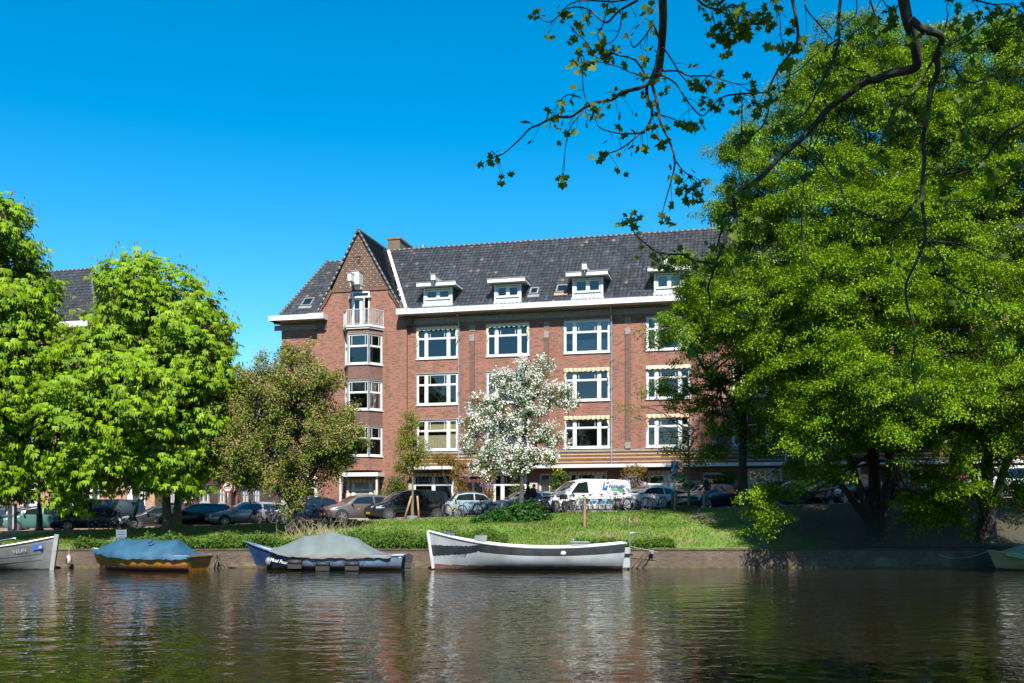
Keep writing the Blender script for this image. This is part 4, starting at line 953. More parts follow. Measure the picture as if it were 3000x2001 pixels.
def merge(*parts):
    V = np.concatenate([p[0] for p in parts]); sh = np.concatenate([p[1] for p in parts])
    mi = np.concatenate([np.full(len(p[1]), i, np.int32) for i, p in enumerate(parts)])
    return V, sh, mi
def chest_leaves(ncl):
    def f(rng, blobs):
        cen, nr = shelves(rng, blobs, max(20, ncl // 4), 7, .72, .16, .24, .2, .5)
        a = palmate(rng, cen, nr, 5, .32, .29, .085, 5)
        m_ = rng.random(len(cen)) < .35
        top = cen[m_] + np.array([0, 0, .25]) + nr[m_] * .3
        n = len(top) * 5; ci = np.repeat(np.arange(len(top)), 5)
        A = unit(np.array([0, 0, 1.]) + rng.normal(0, .12, (n, 3))); B = unit(np.cross(A, rng.normal(size=(n, 3))))
        c = kites(top[ci] + rng.normal(0, .02, (n, 3)), A, B, np.full(n, .22), np.full(n, .045)), rng.random(n)
        V, sh, mi = merge(a, c); return V, sh, mi, [L_CHEST, L_CAND]
    return f
def horn_leaves(ncl, per=120, rad=.6, L=.115, Wd=.065, flat=.07, mats=None, shell=.22, bough=0, nj=.28):
    def f(rng, blobs):
        cen, nr = shelves(rng, blobs, ncl, 9, bough, .19, shell, .2, .28) if bough else cluster_centres(rng, blobs, ncl, shell, .12)
        a = leafy(rng, cen, nr, per, rad, flat, L, Wd, up=1.3, tilt=.25, nj=nj)
        return a[0], a[1], None, mats or L_HORN
    return f
def two_leaves(ncl, per, rad, L, Wd, perf, Lf, Wf, m1, m2, flat=.16, tilt=.6, shell=.25, inner=.15, upf=.6, bough=0):
    def f(rng, blobs):
        cen, nr = shelves(rng, blobs, ncl // 5, 5, bough, .2, shell, inner, .2) if bough else cluster_centres(rng, blobs, ncl, shell, inner)
        a = leafy(rng, cen, nr, per, rad, flat, L, Wd, up=.5, tilt=tilt)
        fm = rng.random(len(cen)) < .9
        b = leafy(rng, cen[fm] + nr[fm] * rad * .35 + np.array([0, 0, rad * .25]), nr[fm], perf, rad * .9, flat, Lf, Wf, up=upf, out=.4, jit=.6, tilt=tilt, droop=.1)
        V, sh, mi = merge(a, b); return V, sh, mi, [m1, m2]
    return f
# --- chestnuts on the left
c1 = blobs_px([(-20, 740, 110, 160), (35, 890, 115, 150), (60, 1050, 125, 140), (-60, 1080, 140, 240), (20, 1240, 100, 120), (-60, 1380, 120, 90), (60, 1390, 50, 50)], 51.0, 1.5)
b0 = W(-75, 1580, 51.5)
make_tree('chestnut_tree', 'tall chestnut tree cut off by the left edge of the photo', tuple(b0), [b0, b0 + Vector((0.1, 0, 2.5)), b0 + Vector((.3, .2, 6)), b0 + Vector((.9, 0, 11)), b0 + Vector((1.2, 0, 15))], .32, c1, 11, chest_leaves(1900), BARK, 'tree')
c2 = blobs_px([(425, 895, 125, 135), (540, 950, 110, 130), (360, 1040, 120, 130), (560, 1110, 125, 170), (270, 1210, 150, 130), (440, 1170, 170, 170), (180, 1290, 70, 100), (590, 1260, 85, 110), (350, 1350, 140, 75), (520, 1360, 90, 60), (230, 1400, 50, 45), (215, 1450, 30, 30)], 51.5, 1.45)
b0 = W(492, 1574, 52)
make_tree('chestnut_tree', 'round crowned chestnut tree with bright green leaves on the grass beside the dark blue van', tuple(b0), [b0, b0 + Vector((-.05, 0, 1.2)), b0 + Vector((-.15, 0, 3)), b0 + Vector((-.3, 0, 6)), b0 + Vector((-.5, 0, 9)), b0 + Vector((-.6, 0, 12))], .27, c2, 12, chest_leaves(2700), BARKG, 'tree',
          stems=[([b0 + Vector((-.05, 0, 2.4)), b0 + Vector((-1.0, -.2, 3.4)), b0 + Vector((-2.2, -.5, 4.3)), b0 + Vector((-3.4, -.6, 5.6))], .2), ([b0 + Vector((-.1, 0, 2.8)), b0 + Vector((.8, .3, 4.4)), b0 + Vector((1.5, .4, 6.6))], .17)], nlimb=34)
# slim trunk standing behind it by the kerb
c3 = blobs_px([(560, 1180, 80, 110), (600, 1060, 70, 80)], 58)
b0 = W(519, 1538, 58)
make_tree('street_tree', 'slim grey-yellow trunked street tree standing just right of the chestnut trunk by the kerb', tuple(b0), [b0, b0 + Vector((.05, 0, 2.5)), b0 + Vector((.15, 0, 5)), b0 + Vector((.4, 0, 8))], .19, c3, 13, chest_leaves(130), plain('pale_bark', (0.22, 0.18, 0.10), .9, var=.5, sc=5, bmp=.02), 'tree', nlimb=8)
# --- hawthorn
hb_ = blobs_px([(770, 1085, 22, 40), (815, 1072, 20, 42), (845, 1062, 22, 40), (905, 1075, 24, 40), (955, 1110, 30, 40), (975, 1150, 30, 34), (1005, 1215, 30, 30), (1030, 1265, 24, 22), (630, 1200, 45, 45), (600, 1270, 35, 30), (1015, 1310, 30, 18), (840, 1140, 140, 90), (800, 1210, 150, 110), (905, 1230, 100, 90), (690, 1250, 110, 90), (750, 1330, 140, 90), (915, 1320, 105, 65), (660, 1350, 65, 60), (975, 1270, 50, 40), (850, 1420, 50, 55), (965, 1355, 40, 30), (870, 1070, 60, 50), (845, 1475, 38, 36)], 51.2, .8)
b0 = W(856, 1556, 51.5)
make_tree('hawthorn_tree', 'spreading hawthorn tree with brownish fading blossom on the bank behind the grey-green covered boat', tuple(b0), [b0, b0 + Vector((0, 0, 1)), b0 + Vector((-.15, 0, 2.2)), b0 + Vector((-.3, 0, 4)), b0 + Vector((-.2, 0, 6)), b0 + Vector((0, 0, 8))], .24, hb_, 14,
          two_leaves(1350, 55, .34, .11, .065, 38, .07, .055, L_HAW, L_HAWF, tilt=.7, bough=.6), BARK, 'tree', nlimb=60, r_l=.1,
          stems=[([b0 + Vector((0, 0, 1.4)), b0 + Vector((-1.2, 0, 2.6)), b0 + Vector((-2.4, 0, 4.2))], .18), ([b0 + Vector((0, 0, 1.5)), b0 + Vector((1.1, 0, 3)), b0 + Vector((2.0, 0, 5))], .17)])
# --- white blossom tree
wb = blobs_px([(1560, 1085, 50, 38), (1600, 1070, 25, 22), (1490, 1118, 55, 34), (1545, 1140, 60, 40), (1620, 1160, 60, 34), (1435, 1185, 55, 38), (1385, 1180, 22, 18), (1550, 1200, 60, 30), (1670, 1180, 28, 26), (1395, 1245, 45, 34), (1470, 1250, 55, 34), (1560, 1265, 50, 30), (1375, 1300, 26, 40), (1450, 1320, 55, 40), (1535, 1330, 50, 34), (1610, 1275, 38, 30), (1650, 1300, 22, 22), (1600, 1345, 40, 20), (1405, 1375, 30, 34), (1480, 1370, 40, 20), (1560, 1370, 30, 18)], 54)
b0 = W(1527, 1500, 54)
make_tree('blossom_tree', 'small tree covered in white blossom standing in the ivy mound', tuple(b0), [b0, b0 + Vector((0.02, 0, 1.2)), b0 + Vector((.08, 0, 2.4)), b0 + Vector((.1, 0, 3.6)), b0 + Vector((.3, 0, 5.2)), b0 + Vector((.5, 0, 7))], .13, wb, 15,
          two_leaves(560, 30, .26, .12, .055, 44, .078, .082, L_WLF, L_WHT, flat=.12, tilt=.6, shell=.3, inner=.3), BARKG, 'tree', nlimb=46, r_l=.045)
# --- young yellow-green tree with stakes
def young(x, y, D, blobs, seed, label, n, mats, h, r0, name='young_tree'):
    b0 = W(x, y, D)
    return make_tree(name, label, tuple(b0), [b0, b0 + Vector((.02, 0, h * .3)), b0 + Vector((0, 0, h * .6)), b0 + Vector((.05, 0, h))], r0, blobs_px(blobs, D), seed,
        horn_leaves(n, 26, .28, .10, .06, .1, mats, .45), plain('young_bark', (0.2, 0.16, 0.09), .9, var=.3, sc=8), 'tree', nlimb=40, r_l=.03), b0
_, by_ = young(1208, 1524, 57.2, [(1205, 1230, 30, 40), (1200, 1290, 50, 50), (1215, 1340, 58, 45), (1180, 1370, 35, 25), (1245, 1310, 25, 30)], 16, 'young yellow-green tree tied to stakes in front of the black people carrier', 230, L_YNG, 6.2, .075)
# --- street tree and sapling in front of the right half of the block
b0 = W(2176, 1482, 54.3)
sb_ = blobs_px([(2100, 1100, 90, 60), (2200, 1050, 100, 70), (2060, 1180, 70, 40), (2280, 1120, 90, 60), (2000, 1150, 60, 40), (2120, 1240, 70, 40), (2300, 1220, 100, 50), (2230, 1300, 70, 40), (2080, 1320, 60, 30), (2180, 1180, 70, 50), (1960, 1120, 50, 30)], 54.3)
make_tree('street_tree', 'straight dark trunked street tree forking low in front of the right half of the block', tuple(b0), [b0, b0 + Vector((0, 0, 2)), b0 + Vector((.03, 0, 4.8)), b0 + Vector((.3, 0, 6.6)), b0 + Vector((.8, 0, 9)), b0 + Vector((1.0, 0, 11))], .27, sb_, 17, horn_leaves(330, 70, .5, .14, .08, .08, L_HORN, .4), BARK, 'tree', nlimb=40, r_l=.08,
          stems=[([b0 + Vector((.0, 0, 4.6)), b0 + Vector((-.9, 0, 6.2)), b0 + Vector((-2.2, 0, 7.6)), b0 + Vector((-3.0, 0, 9.2))], .18)])
young(2018, 1512, 55, [(2010, 1290, 70, 30), (2030, 1340, 80, 30), (1960, 1320, 60, 20), (2060, 1260, 50, 30), (1990, 1390, 40, 15), (1890, 1140, 40, 30), (1950, 1180, 50, 40), (1850, 1200, 40, 30)], 18, 'thin young tree between two short wooden posts beside the parking sign', 120, L_HORN, 7.0, .07, 'sapling')
# --- the two big hornbeams on the right bank
h1 = blobs_px([(2570, 150, 110, 80), (2700, 190, 80, 100), (2430, 240, 80, 80), (2470, 200, 100, 110), (2650, 220, 90, 120), (2340, 320, 110, 100), (2210, 470, 100, 100), (2170, 610, 80, 90), (2040, 830, 100, 80), (1985, 960, 75, 45), (2540, 200, 95, 130), (2480, 310, 130, 150), (2380, 430, 140, 140), (2580, 430, 200, 190), (2290, 560, 120, 110), (2450, 650, 220, 190, -2), (2225, 690, 120, 110), (2640, 650, 150, 170), (2130, 860, 110, 90), (2270, 880, 180, 130, -2), (2480, 900, 220, 170, -4), (2080, 960, 90, 70), (2330, 1060, 160, 100, -3), (2530, 1120, 190, 120, -6), (2420, 1240, 150, 40, -5), (2620, 1270, 120, 40, -6), (2700, 1400, 80, 14, -4), (2730, 1480, 70, 9, -4), (2300, 1510, 75, 12, -3), (2210, 1450, 60, 8, -2), (2380, 1370, 70, 10, -4)], 48.5, 1.15)
b0 = W(2570, 1592, 48.5)
def st_(*p): return [b0 + Vector(q) for q in p]
make_tree('hornbeam_tree', 'huge many-stemmed hornbeam with layered bright green foliage on the right bank', tuple(b0), st_((0, 0, 0), (-.1, 0, 2), (-.2, 0, 5), (-.3, 0, 9), (-.5, 0, 14), (-.6, 0, 20)), .36, h1, 21, horn_leaves(900, 88, .42, .10, .058, .10, None, .26, .95), BARK, 'tree', nlimb=70, r_l=.13,
          stems=[(st_((-.1, 0, .6), (-.9, -.3, 2.6), (-1.8, -.4, 5), (-3.2, -.3, 9)), .26), (st_((-.2, .1, .8), (-1.8, .2, 3.0), (-3.3, .3, 5.2), (-4.6, .2, 8)), .2), (st_((.1, 0, 1.0), (.7, .3, 3.5), (1.2, .4, 7), (2, .4, 12)), .26), (st_((.1, -.2, .6), (.3, -.6, 3), (.2, -.9, 6), (0, -.9, 11)), .24)])
h2b = blobs_px([(3140, 1130, 170, 110, -8), (3130, 850, 120, 120, -4), (2870, 165, 100, 80), (2970, 190, 100, 100), (2760, 190, 80, 90), (2790, 250, 120, 150), (2900, 240, 130, 150), (3010, 330, 110, 150), (2850, 450, 200, 190), (2780, 700, 170, 180, -2), (2960, 660, 170, 200, -2), (2880, 920, 200, 170, -4), (2740, 1000, 100, 110, -4), (2780, 1180, 150, 90, -6), (2950, 1180, 140, 130, -5), (2880, 1310, 110, 30, -5), (2970, 1430, 70, 16, -4), (2800, 1440, 80, 12, -4), (2740, 1500, 60, 8, -3)], 47.5, 1.15)  # first blob: unseen foliage added past the frame to shade the right-edge boat
b0 = W(2890, 1592, 47.5)
make_tree('hornbeam_tree', 'second huge hornbeam at the right edge of the photo, dark trunked', tuple(b0), st_((0, 0, 0), (0, 0, 2), (.05, 0, 5), (.0, 0, 9), (-.3, 0, 14), (-.3, 0, 20)), .36, h2b, 22, horn_leaves(640, 88, .42, .10, .058, .10, None, .26, .95), BARK, 'tree', nlimb=60, r_l=.13,
          stems=[(st_((.1, 0, 1.0), (.9, -.2, 4), (1.5, -.2, 8), (2, 0, 12)), .25), (st_((-.1, 0, 1.5), (-.9, -.2, 4), (-1.6, -.2, 8), (-2, 0, 12)), .2)])
# --- ivy mound, shrubs and climbers
def shrub(name, label, base, blobs, seed, n, per, rad, L, Wd, mats, cat='shrub', stems=8, fl=None, group=None, tilt=.7):
    rng = np.random.default_rng(seed); root = empty(name, base, 0, label, cat, group); bs3 = np.array(base)
    bl_ = [(np.array(c) - bs3, np.array(r)) for c, r in blobs]
    cen, nr = cluster_centres(rng, bl_, n, .3, .25, minz=-.05)
    V, sh = leafy(rng, cen, nr, per, rad, rad * .4, L, Wd, up=.5, tilt=tilt)
    mesh_from_arrays('foliage', V, quads_idx(V), mats, sh, None, root)
    if stems:
        mb = MB()
        for i in range(stems):
            c, r = bl_[i % len(bl_)]; p_, rr = limb(rng, (c[0] * .3 + rng.normal(0, .06), c[1] * .3, -.02), c + rng.normal(0, .3, 3) * r, .03, .008); mb.tube(p_, rr, 5)
        mb.build('stem', BARKG, root, fix=False)
    if fl:
        cc, nn = cluster_centres(rng, bl_ if len(fl) < 4 else [(np.array(c) - bs3, np.array(r)) for c, r in fl[3]], fl[0], .2, .1)
        V, sh = fl[1](rng, cc, nn); mesh_from_arrays('blossom', V, quads_idx(V), fl[2], sh, None, root)
    return root
shrub('ivy_mound', 'dark glossy ivy mound at the foot of the blossom tree', tuple(W(1515, 1535, 53.5)), blobs_px([(1470, 1518, 55, 32), (1540, 1505, 60, 36), (1595, 1525, 35, 25), (1510, 1530, 80, 24), (1415, 1527, 30, 12)], 53.5), 31, 260, 26, .2, .13, .11, L_IVY, 'ivy', 0)
def racemes(rng, cc, nn):
    n = len(cc) * 14; ci = np.repeat(np.arange(len(cc)), 14); t = rng.random(n)
    P = cc[ci] + np.stack([rng.normal(0, .05, n) * (1 - t), rng.normal(0, .05, n) * (1 - t) - .1, -t * .42], 1)
    A = unit(rng.normal(size=(n, 3))); B = unit(np.cross(A, rng.normal(size=(n, 3)))); return kites(P, A, B, np.full(n, .07), np.full(n, .06)), rng.random(n)
def roses(rng, cc, nn):
    n = len(cc) * 8; ci = np.repeat(np.arange(len(cc)), 8); P = cc[ci] + nn[ci] * .1 + rng.normal(0, .03, (n, 3)); A = unit(rng.normal(size=(n, 3))); B = unit(np.cross(A, rng.normal(size=(n, 3)))); return kites(P, A, B, np.full(n, .12), np.full(n, .1)), rng.random(n)
def wist(label, x, y, blobs, seed, n, D, fls, nfl):
    o = shrub('wisteria', label, tuple(W(x, y, D)), blobs_px(blobs, D, .5), seed, n, 22, .22, .12, .06, L_WIS, 'climber', 7, (nfl, racemes, L_WISF, blobs_px(fls, D - .2, .4)))
    return o
wist('golden wisteria spreading along the canopy above the black people carrier with few flowers', 1352, 1500, [(1300, 1345, 45, 16), (1345, 1375, 30, 28), (1350, 1420, 22, 40)], 32, 120, 64.3, [(1362, 1385, 18, 20)], 9)
wist('wisteria with lilac racemes hanging beside the doorway behind the pale blue microcar', 1436, 1500, [(1430, 1385, 22, 24), (1432, 1440, 12, 40)], 33, 60, 64.0, [(1425, 1400, 30, 18)], 16)
wist('wisteria full of lilac racemes above the white city car', 1855, 1460, [(1858, 1385, 38, 25), (1850, 1425, 30, 22)], 34, 110, 62.5, [(1850, 1405, 36, 24)], 42)
shrub('shrub', 'leafy green shrub against the wall left of the young tree', tuple(W(1160, 1500, 64.5)), blobs_px([(1160, 1420, 35, 28), (1150, 1455, 40, 30)], 64.5), 35, 110, 24, .25, .12, .07, L_SHR)
shrub('rose_bush', 'climbing rose with yellow flowers beside the dark arched doorway', tuple(W(1640, 1480, 63)), blobs_px([(1635, 1415, 20, 22), (1640, 1390, 22, 12), (1628, 1445, 20, 20)], 63), 36, 90, 24, .2, .12, .07, L_SHR, 'shrub', 6, (7, roses, leafmat('yellow_rose', (.75, .55, .02), (.85, .65, .05), .2, .6), blobs_px([(1632, 1380, 14, 5)], 62.9)))
shrub('shrub', 'pale green bush on the facade behind the silver car with the orange strip', tuple(W(1515, 1490, 63.2)), blobs_px([(1512, 1432, 16, 14), (1508, 1455, 16, 16)], 63.2), 37, 50, 22, .18, .1, .06, L_SHR)
shrub('shrub', 'bright green shrub in front of the arched porch behind the dark saloon', tuple(W(2120, 1470, 61)), blobs_px([(2125, 1400, 30, 22), (2100, 1425, 40, 18), (2020, 1425, 20, 16)], 61), 38, 110, 22, .22, .12, .07, L_SHR)
# herbs along the quay edge, grass, dry reeds
rng = np.random.default_rng(41)
def herbs(n, x0, x1, y0, y1, hmin, hmax, seed):
    rng = np.random.default_rng(seed)
    X = rng.uniform(x0, x1, n); Y = rng.uniform(y0, y1, n); lump = .5 + .5 * np.sin(X * 2.3 + 1 + Y) * np.sin(X * .77 + 2 - Y * 1.7); H = hmin + (hmax - hmin) * lump * rng.random(n)
    Z = np.array([bankz(a, b_) for a, b_ in zip(X, Y)]) + H * np.sqrt(rng.random(n))
    P = np.stack([X, Y, Z], 1); A = unit(rng.normal(size=(n, 3)) + np.array([0, -.4, .1])); nn_ = unit(np.array([0, -.4, 1.]) + rng.normal(0, .4, (n, 3))); B = unit(np.cross(nn_, A))
    L = .08 + .09 * rng.random(n); return kites(P, A, B, L, L * .6, .5), rng.random(n)
hv = [herbs(3000, -20.5, -17.0, 46.35, 47.2, .15, .6, 46), herbs(11000, -17.5, -8.5, 46.3, 47.8, .15, .85, 42), herbs(12000, -8.5, -.2, 46.25, 48.8, .2, 1.0, 43), herbs(3500, 3.0, 7.6, 46.4, 47.4, .1, .5, 44), herbs(1500, 0, 9, 50, 54, .02, .12, 45)]
V = np.concatenate([h[0] for h in hv]); sh = np.concatenate([h[1] for h in hv])
tag(mesh_from_arrays('nettle_undergrowth', V, quads_idx(V), L_NET, sh), 'green nettles and herbs growing along the top of the quay wall', 'undergrowth', kind='stuff')
n = 70000; X = rng.uniform(-27, 24, n); u_ = rng.random(n); Yp = 55.5 - .17 * X; Y = 46.4 + (Yp - 46.5) * u_
keep = (X < 10 + rng.normal(0, 2.5, n)) | (rng.random(n) < .08); X, Y = X[keep], Y[keep]; n = len(X)
patch = np.sin(X * .7 + Y * .5) * np.sin(Y * .9 - X * .31); k2 = rng.random(n) < (.75 + .35 * patch); X, Y = X[k2], Y[k2]; n = len(X)
Z = np.array([bankz(a, b_) for a, b_ in zip(X, Y)]) - .01; P = np.stack([X, Y, Z], 1)
A = unit(rng.normal(0, .45, (n, 3)) + np.array([0, 0, 1.])); B = unit(np.cross(A, rng.normal(size=(n, 3)))); L = .07 + .12 * rng.random(n)
V = kites(P, A, B, L, .022 + .02 * rng.random(n)); tag(mesh_from_arrays('grass', V, quads_idx(V), L_GRS, np.clip(rng.random(n) * .8 + .1 * patch[k2], 0, 1)), 'short spring grass on the canal bank', 'grass', kind='stuff')
rd = MB(); rg = random.Random(3)
base = W(945, 1575, 48.6)
for i in range(120):
    x = base.x + rg.gauss(0, .95); y = 48.6 + rg.uniform(-.8, .8); z = bankz(x, y); h = rg.uniform(.5, 1.25)
    rd.tube([(x - base.x, y - base.y, z - base.z), (x - base.x + rg.gauss(0, .1), y - base.y, z - base.z + h * .6), (x - base.x + rg.gauss(0, .3), y - base.y + rg.gauss(0, .1), z - base.z + h)], [.012, .009, .004], 4)
o = rd.build('reed_clump', plain('dry_reed', (.5, .4, .22), .8, var=.3), fix=False); o.location = base; tag(o, 'clump of dry straw-coloured reed stalks behind the grey-green covered boat', 'reeds')
# ------------------------------------------------------------------ lettering helper
def lettering(name, body, size, mat, parent, M, shear=0.0, depth=.004, bold=0.0):
    cu = bpy.data.curves.new(name, 'FONT'); cu.body = body; cu.size = size; cu.shear = shear; cu.extrude = depth; cu.offset = bold; cu.align_x = 'CENTER'; cu.align_y = 'CENTER'
    ob = bpy.data.objects.new(name, cu); COL.objects.link(ob)
    dg = bpy.context.evaluated_depsgraph_get(); me = bpy.data.meshes.new_from_object(ob.evaluated_get(dg)); bpy.data.objects.remove(ob); bpy.data.curves.remove(cu)
    me.materials.clear(); me.materials.append(mat); me.transform(M); me.name = name
    o = bpy.data.objects.new(name, me); COL.objects.link(o); o.parent = parent; return o
def frameM(o, u, v):
    u = Vector(u).normalized(); v = Vector(v); v = (v - u * v.dot(u)).normalized(); n = u.cross(v); m = Matrix.Identity(4)
    for i in range(3): m[i][0], m[i][1], m[i][2], m[i][3] = u[i], v[i], n[i], o[i]
    return m

# ------------------------------------------------------------------ cars
TYPES = {  # length, width, height, belt, wheel radius, axles, silhouette (t from the front, z): bonnet nose, bonnet end, roof start, roof top, roof end, tail glass foot, tail
 'hatch':  (4.25, 1.78, 1.47, .95, .315, (.185, .80), [(.0, .62), (.03, .74), (.13, .88), (.25, .98), (.43, 1.41), (.58, 1.47), (.74, 1.45), (.88, 1.37), (.965, 1.03), (1, .78)]),
 'estate': (4.55, 1.79, 1.46, .94, .315, (.185, .79), [(.0, .60), (.03, .70), (.13, .83), (.27, .96), (.43, 1.38), (.56, 1.46), (.76, 1.45), (.92, 1.37), (.975, 1.02), (1, .75)]),
 'suv':    (4.35, 1.83, 1.63, 1.03, .35, (.19, .80), [(.0, .72), (.03, .86), (.13, .99), (.25, 1.08), (.41, 1.53), (.56, 1.63), (.74, 1.60), (.88, 1.50), (.96, 1.14), (1, .9)]),
 'mpv':    (4.85, 1.9, 1.76, 1.02, .33, (.185, .79), [(.0, .68), (.03, .82), (.11, .97), (.2, 1.08), (.37, 1.63), (.52, 1.76), (.74, 1.75), (.92, 1.67), (.98, 1.08), (1, .8)]),
 'sedan':  (4.75, 1.84, 1.43, .95, .33, (.185, .80), [(.0, .62), (.03, .74), (.13, .87), (.27, .97), (.42, 1.36), (.54, 1.43), (.66, 1.40), (.76, 1.30), (.88, 1.05), (.985, 1.0), (1, .75)]),
 'van':    (5.1, 1.98, 1.95, 1.12, .34, (.175, .79), [(.0, .72), (.02, .92), (.08, 1.06), (.15, 1.2), (.3, 1.82), (.42, 1.95), (.74, 1.95), (.965, 1.92), (.99, 1.1), (1, .7)]),
 'city':   (3.57, 1.63, 1.49, .95, .29, (.19, .80), [(.0, .6), (.03, .76), (.12, .9), (.23, .98), (.42, 1.39), (.57, 1.49), (.72, 1.46), (.86, 1.33), (.96, .98), (1, .72)]),
 'retro':  (3.75, 1.6, 1.56, .98, .31, (.18, .79), [(.0, .62), (.03, .82), (.12, .95), (.23, 1.0), (.34, 1.42), (.46, 1.54), (.64, 1.56), (.82, 1.46), (.96, 1.02), (1, .7)]),
 'micro':  (2.45, 1.4, 1.53, .98, .28, (.2, .8), [(.0, .55), (.02, .8), (.05, .93), (.1, .98), (.24, 1.42), (.42, 1.53), (.6, 1.53), (.78, 1.42), (.92, .98), (1, .6)]),
}
def make_car(kind, label, cat, body_mat, xpx, off=4.1, th=35, rim='spoke', group='cars parked along the far side of the canal', name='parked_car', roof_mat=None, cream=False, Lk=1.0, dz=0.0, facing=-1, rear_glass=True, plate=True):
    L, Wd, H, belt, RW, ax, sil = TYPES[kind]; L = L * Lk; hw = Wd / 2
    m_ = (xpx - 1500) / F_; Y = (55.5 + off) / (1 + .17 * m_); X = m_ * Y
    rz = math.pi + R(th) if facing < 0 else -R(th)
    root = empty(name, (X, Y, zst(X) - .08 + dz), rz, label, cat, group); root.scale = (1.06, 1.06, 1.06)
    nt_ = 24; T = sorted({*[s[0] for s in sil], *[i / nt_ for i in range(nt_ + 1)]})
    def ztop(t):
        for (a, za), (b_, zb) in zip(sil[:-1], sil[1:]):
            if a <= t <= b_: return za + (zb - za) * (t - a) / (b_ - a)
        return sil[-1][1]
    def halfw(t):
        q = abs(t - .5) / .5; return hw * (1 - .05 * q ** 2 - .17 * q ** 9)
    tA, tR, tE, tG = sil[3][0], sil[4][0], sil[-3][0] if kind != 'sedan' else sil[-4][0], sil[-2][0] if kind != 'sedan' else sil[-3][0]
    def cab(t): return tA < t < tG
    zb0 = .2 if kind != 'suv' else .24
    def sect(t):
        w_ = halfw(t); zt = ztop(t); zb = zb0 + (.12 * max(0, (.06 - t) / .06) if t < .06 else .1 * max(0, (t - .95) / .05))
        if cab(t):
            g = min(1, max(0, (zt - belt) / (H - belt))); be = belt + .04 * (t - .5); wr = w_ * (.965 - .235 * g)
            if zt < be + .05: be = zt - .05
            return [(0, zb), (w_ * .9, zb), (w_ * .975, zb + .09), (w_, zb + (be - zb) * .5), (w_ * .985, be - .08), (w_ * .965, be), (wr + .012, zt - .09 * g - .01), (wr - .05, zt - .025 * g), (wr * .55, zt), (0, zt + .012)]
        be = max(zb + .12, zt - .09)
        return [(0, zb), (w_ * .9, zb), (w_ * .975, zb + .09), (w_, zb + (be - zb) * .55), (w_ * .99, be - .04), (w_ * .96, be), (w_ * .91, zt - .05), (w_ * .84, zt - .02), (w_ * .5, zt + .01), (0, zt + .02)]
    rows = []
    for t in T:
        h = sect(t); x = L * (.5 - t)
        rows.append([(x, y, z) for y, z in h] + [(x, -y, z) for y, z in h[::-1][1:-1]])
    bd = MB(); nR = len(rows[0])
    def mf(i, j): return 1 if j in (0, nR - 1) else (2 if roof_mat and cab((T[i] + T[i + 1]) / 2) and j in (6, 7, 8, 9, 10, 11) and T[i] >= tR - .02 and T[i + 1] <= tG else 0)
    bd.grid(rows, closed=True, mf=mf)
    bd.add(rows[0], [tuple(range(nR))[::-1]], 0, True); bd.add(rows[-1], [tuple(range(nR))], 0, True)
    # wheel arches, sills, bumper intakes
    for t in ax:
        x = L * (.5 - t); w_ = halfw(t)
        for s in (-1, 1):
            pts = [(x + RW * 1.17 * math.cos(a), s * (w_ + .006), RW + RW * 1.17 * math.sin(a)) for a in [math.pi * i / 14 for i in range(-2, 17)]]
            bd.add(pts, [tuple(range(len(pts)))[::s]], 1)
    bx0, bx1 = L * (.5 - ax[1]) + RW * 1.2, L * (.5 - ax[0]) - RW * 1.2
    for s in (-1, 1): bd.box(bx0, bx1, s * (hw * .985) - .012, s * (hw * .985) + .012, zb0 - .01, zb0 + .09, 1)
    zn = ztop(.02)
    bd.box(L * .5 - .02, L * .5 + .012, -hw * .55, hw * .55, zb0 + .1, zb0 + .22, 1)
    body = bd.build('body', [body_mat, DARK] + ([roof_mat] if roof_mat else []), root)
    # glass
    def sidey(t, z):
        h = sect(t); be, bz_ = h[5]; wr, zr = h[6]; q = (z - bz_) / max(.01, zr - bz_); return be + (wr - be) * q
    def sideglass(name, t0, t1, t0u, t1u):
        for s in (-1, 1):
            g = MB(); rows_ = []; k = 6
            for i in range(k + 1):
                tb = t0 + (t1 - t0) * i / k; tu = t0u + (t1u - t0u) * i / k; zb_ = belt + .035; zu = min(ztop(tu) - .15 * min(1, (ztop(tu) - belt) / (H - belt)), H)
                zu = max(zu, zb_ + .01); r_ = []
                for j in range(4):
                    t_ = tb + (tu - tb) * j / 3; z = zb_ + (zu - zb_) * j / 3; r_.append((L * (.5 - t_), s * (sidey(t_, z) + .008), z))
                rows_.append(r_)
            g.grid(rows_); g.build(name, CARGL, root)
    tB = tR + (tE - tR) * .42 + .02
    if kind == 'van': sideglass('front_window', tA + .055, tR + .12, tR + .005, tR + .12)
    elif kind in ('city', 'micro'):
        sideglass('front_window', tA + .06, tB + .06, tR + .0, tB + .06); sideglass('rear_window', tB + .085, tG - .06, tB + .085, tE - .02)
    else:
        sideglass('front_window', tA + .06, tB, tR - .0, tB); sideglass('rear_window', tB + .022, min(tE, tB + .21), tB + .022, min(tE, tB + .21) - .01)
        if kind in ('estate', 'mpv', 'suv', 'hatch', 'retro'): sideglass('quarter_window', min(tE, tB + .21) + .018, tG - .05, min(tE, tB + .21) + .008, tE - .0)
    def topglass(name, ta, tb, ins):
        g = MB(); rows_ = []
        for i in range(5):
            t = ta + (tb - ta) * i / 4; h = sect(t); wr = h[7][0] * .97; z = ztop(t)
            nz = .014; rows_.append([(L * (.5 - t), wr * q, z + nz - .03 * abs(q) ** 3) for q in (-1, -.6, 0, .6, 1)])
        g.grid(rows_); return g.build(name, CARGL, root)
    topglass('windscreen', tA + .015, tR - .006, 0)
    if rear_glass and kind != 'van': topglass('tail_window', tE + .01, tG - .012, 0)
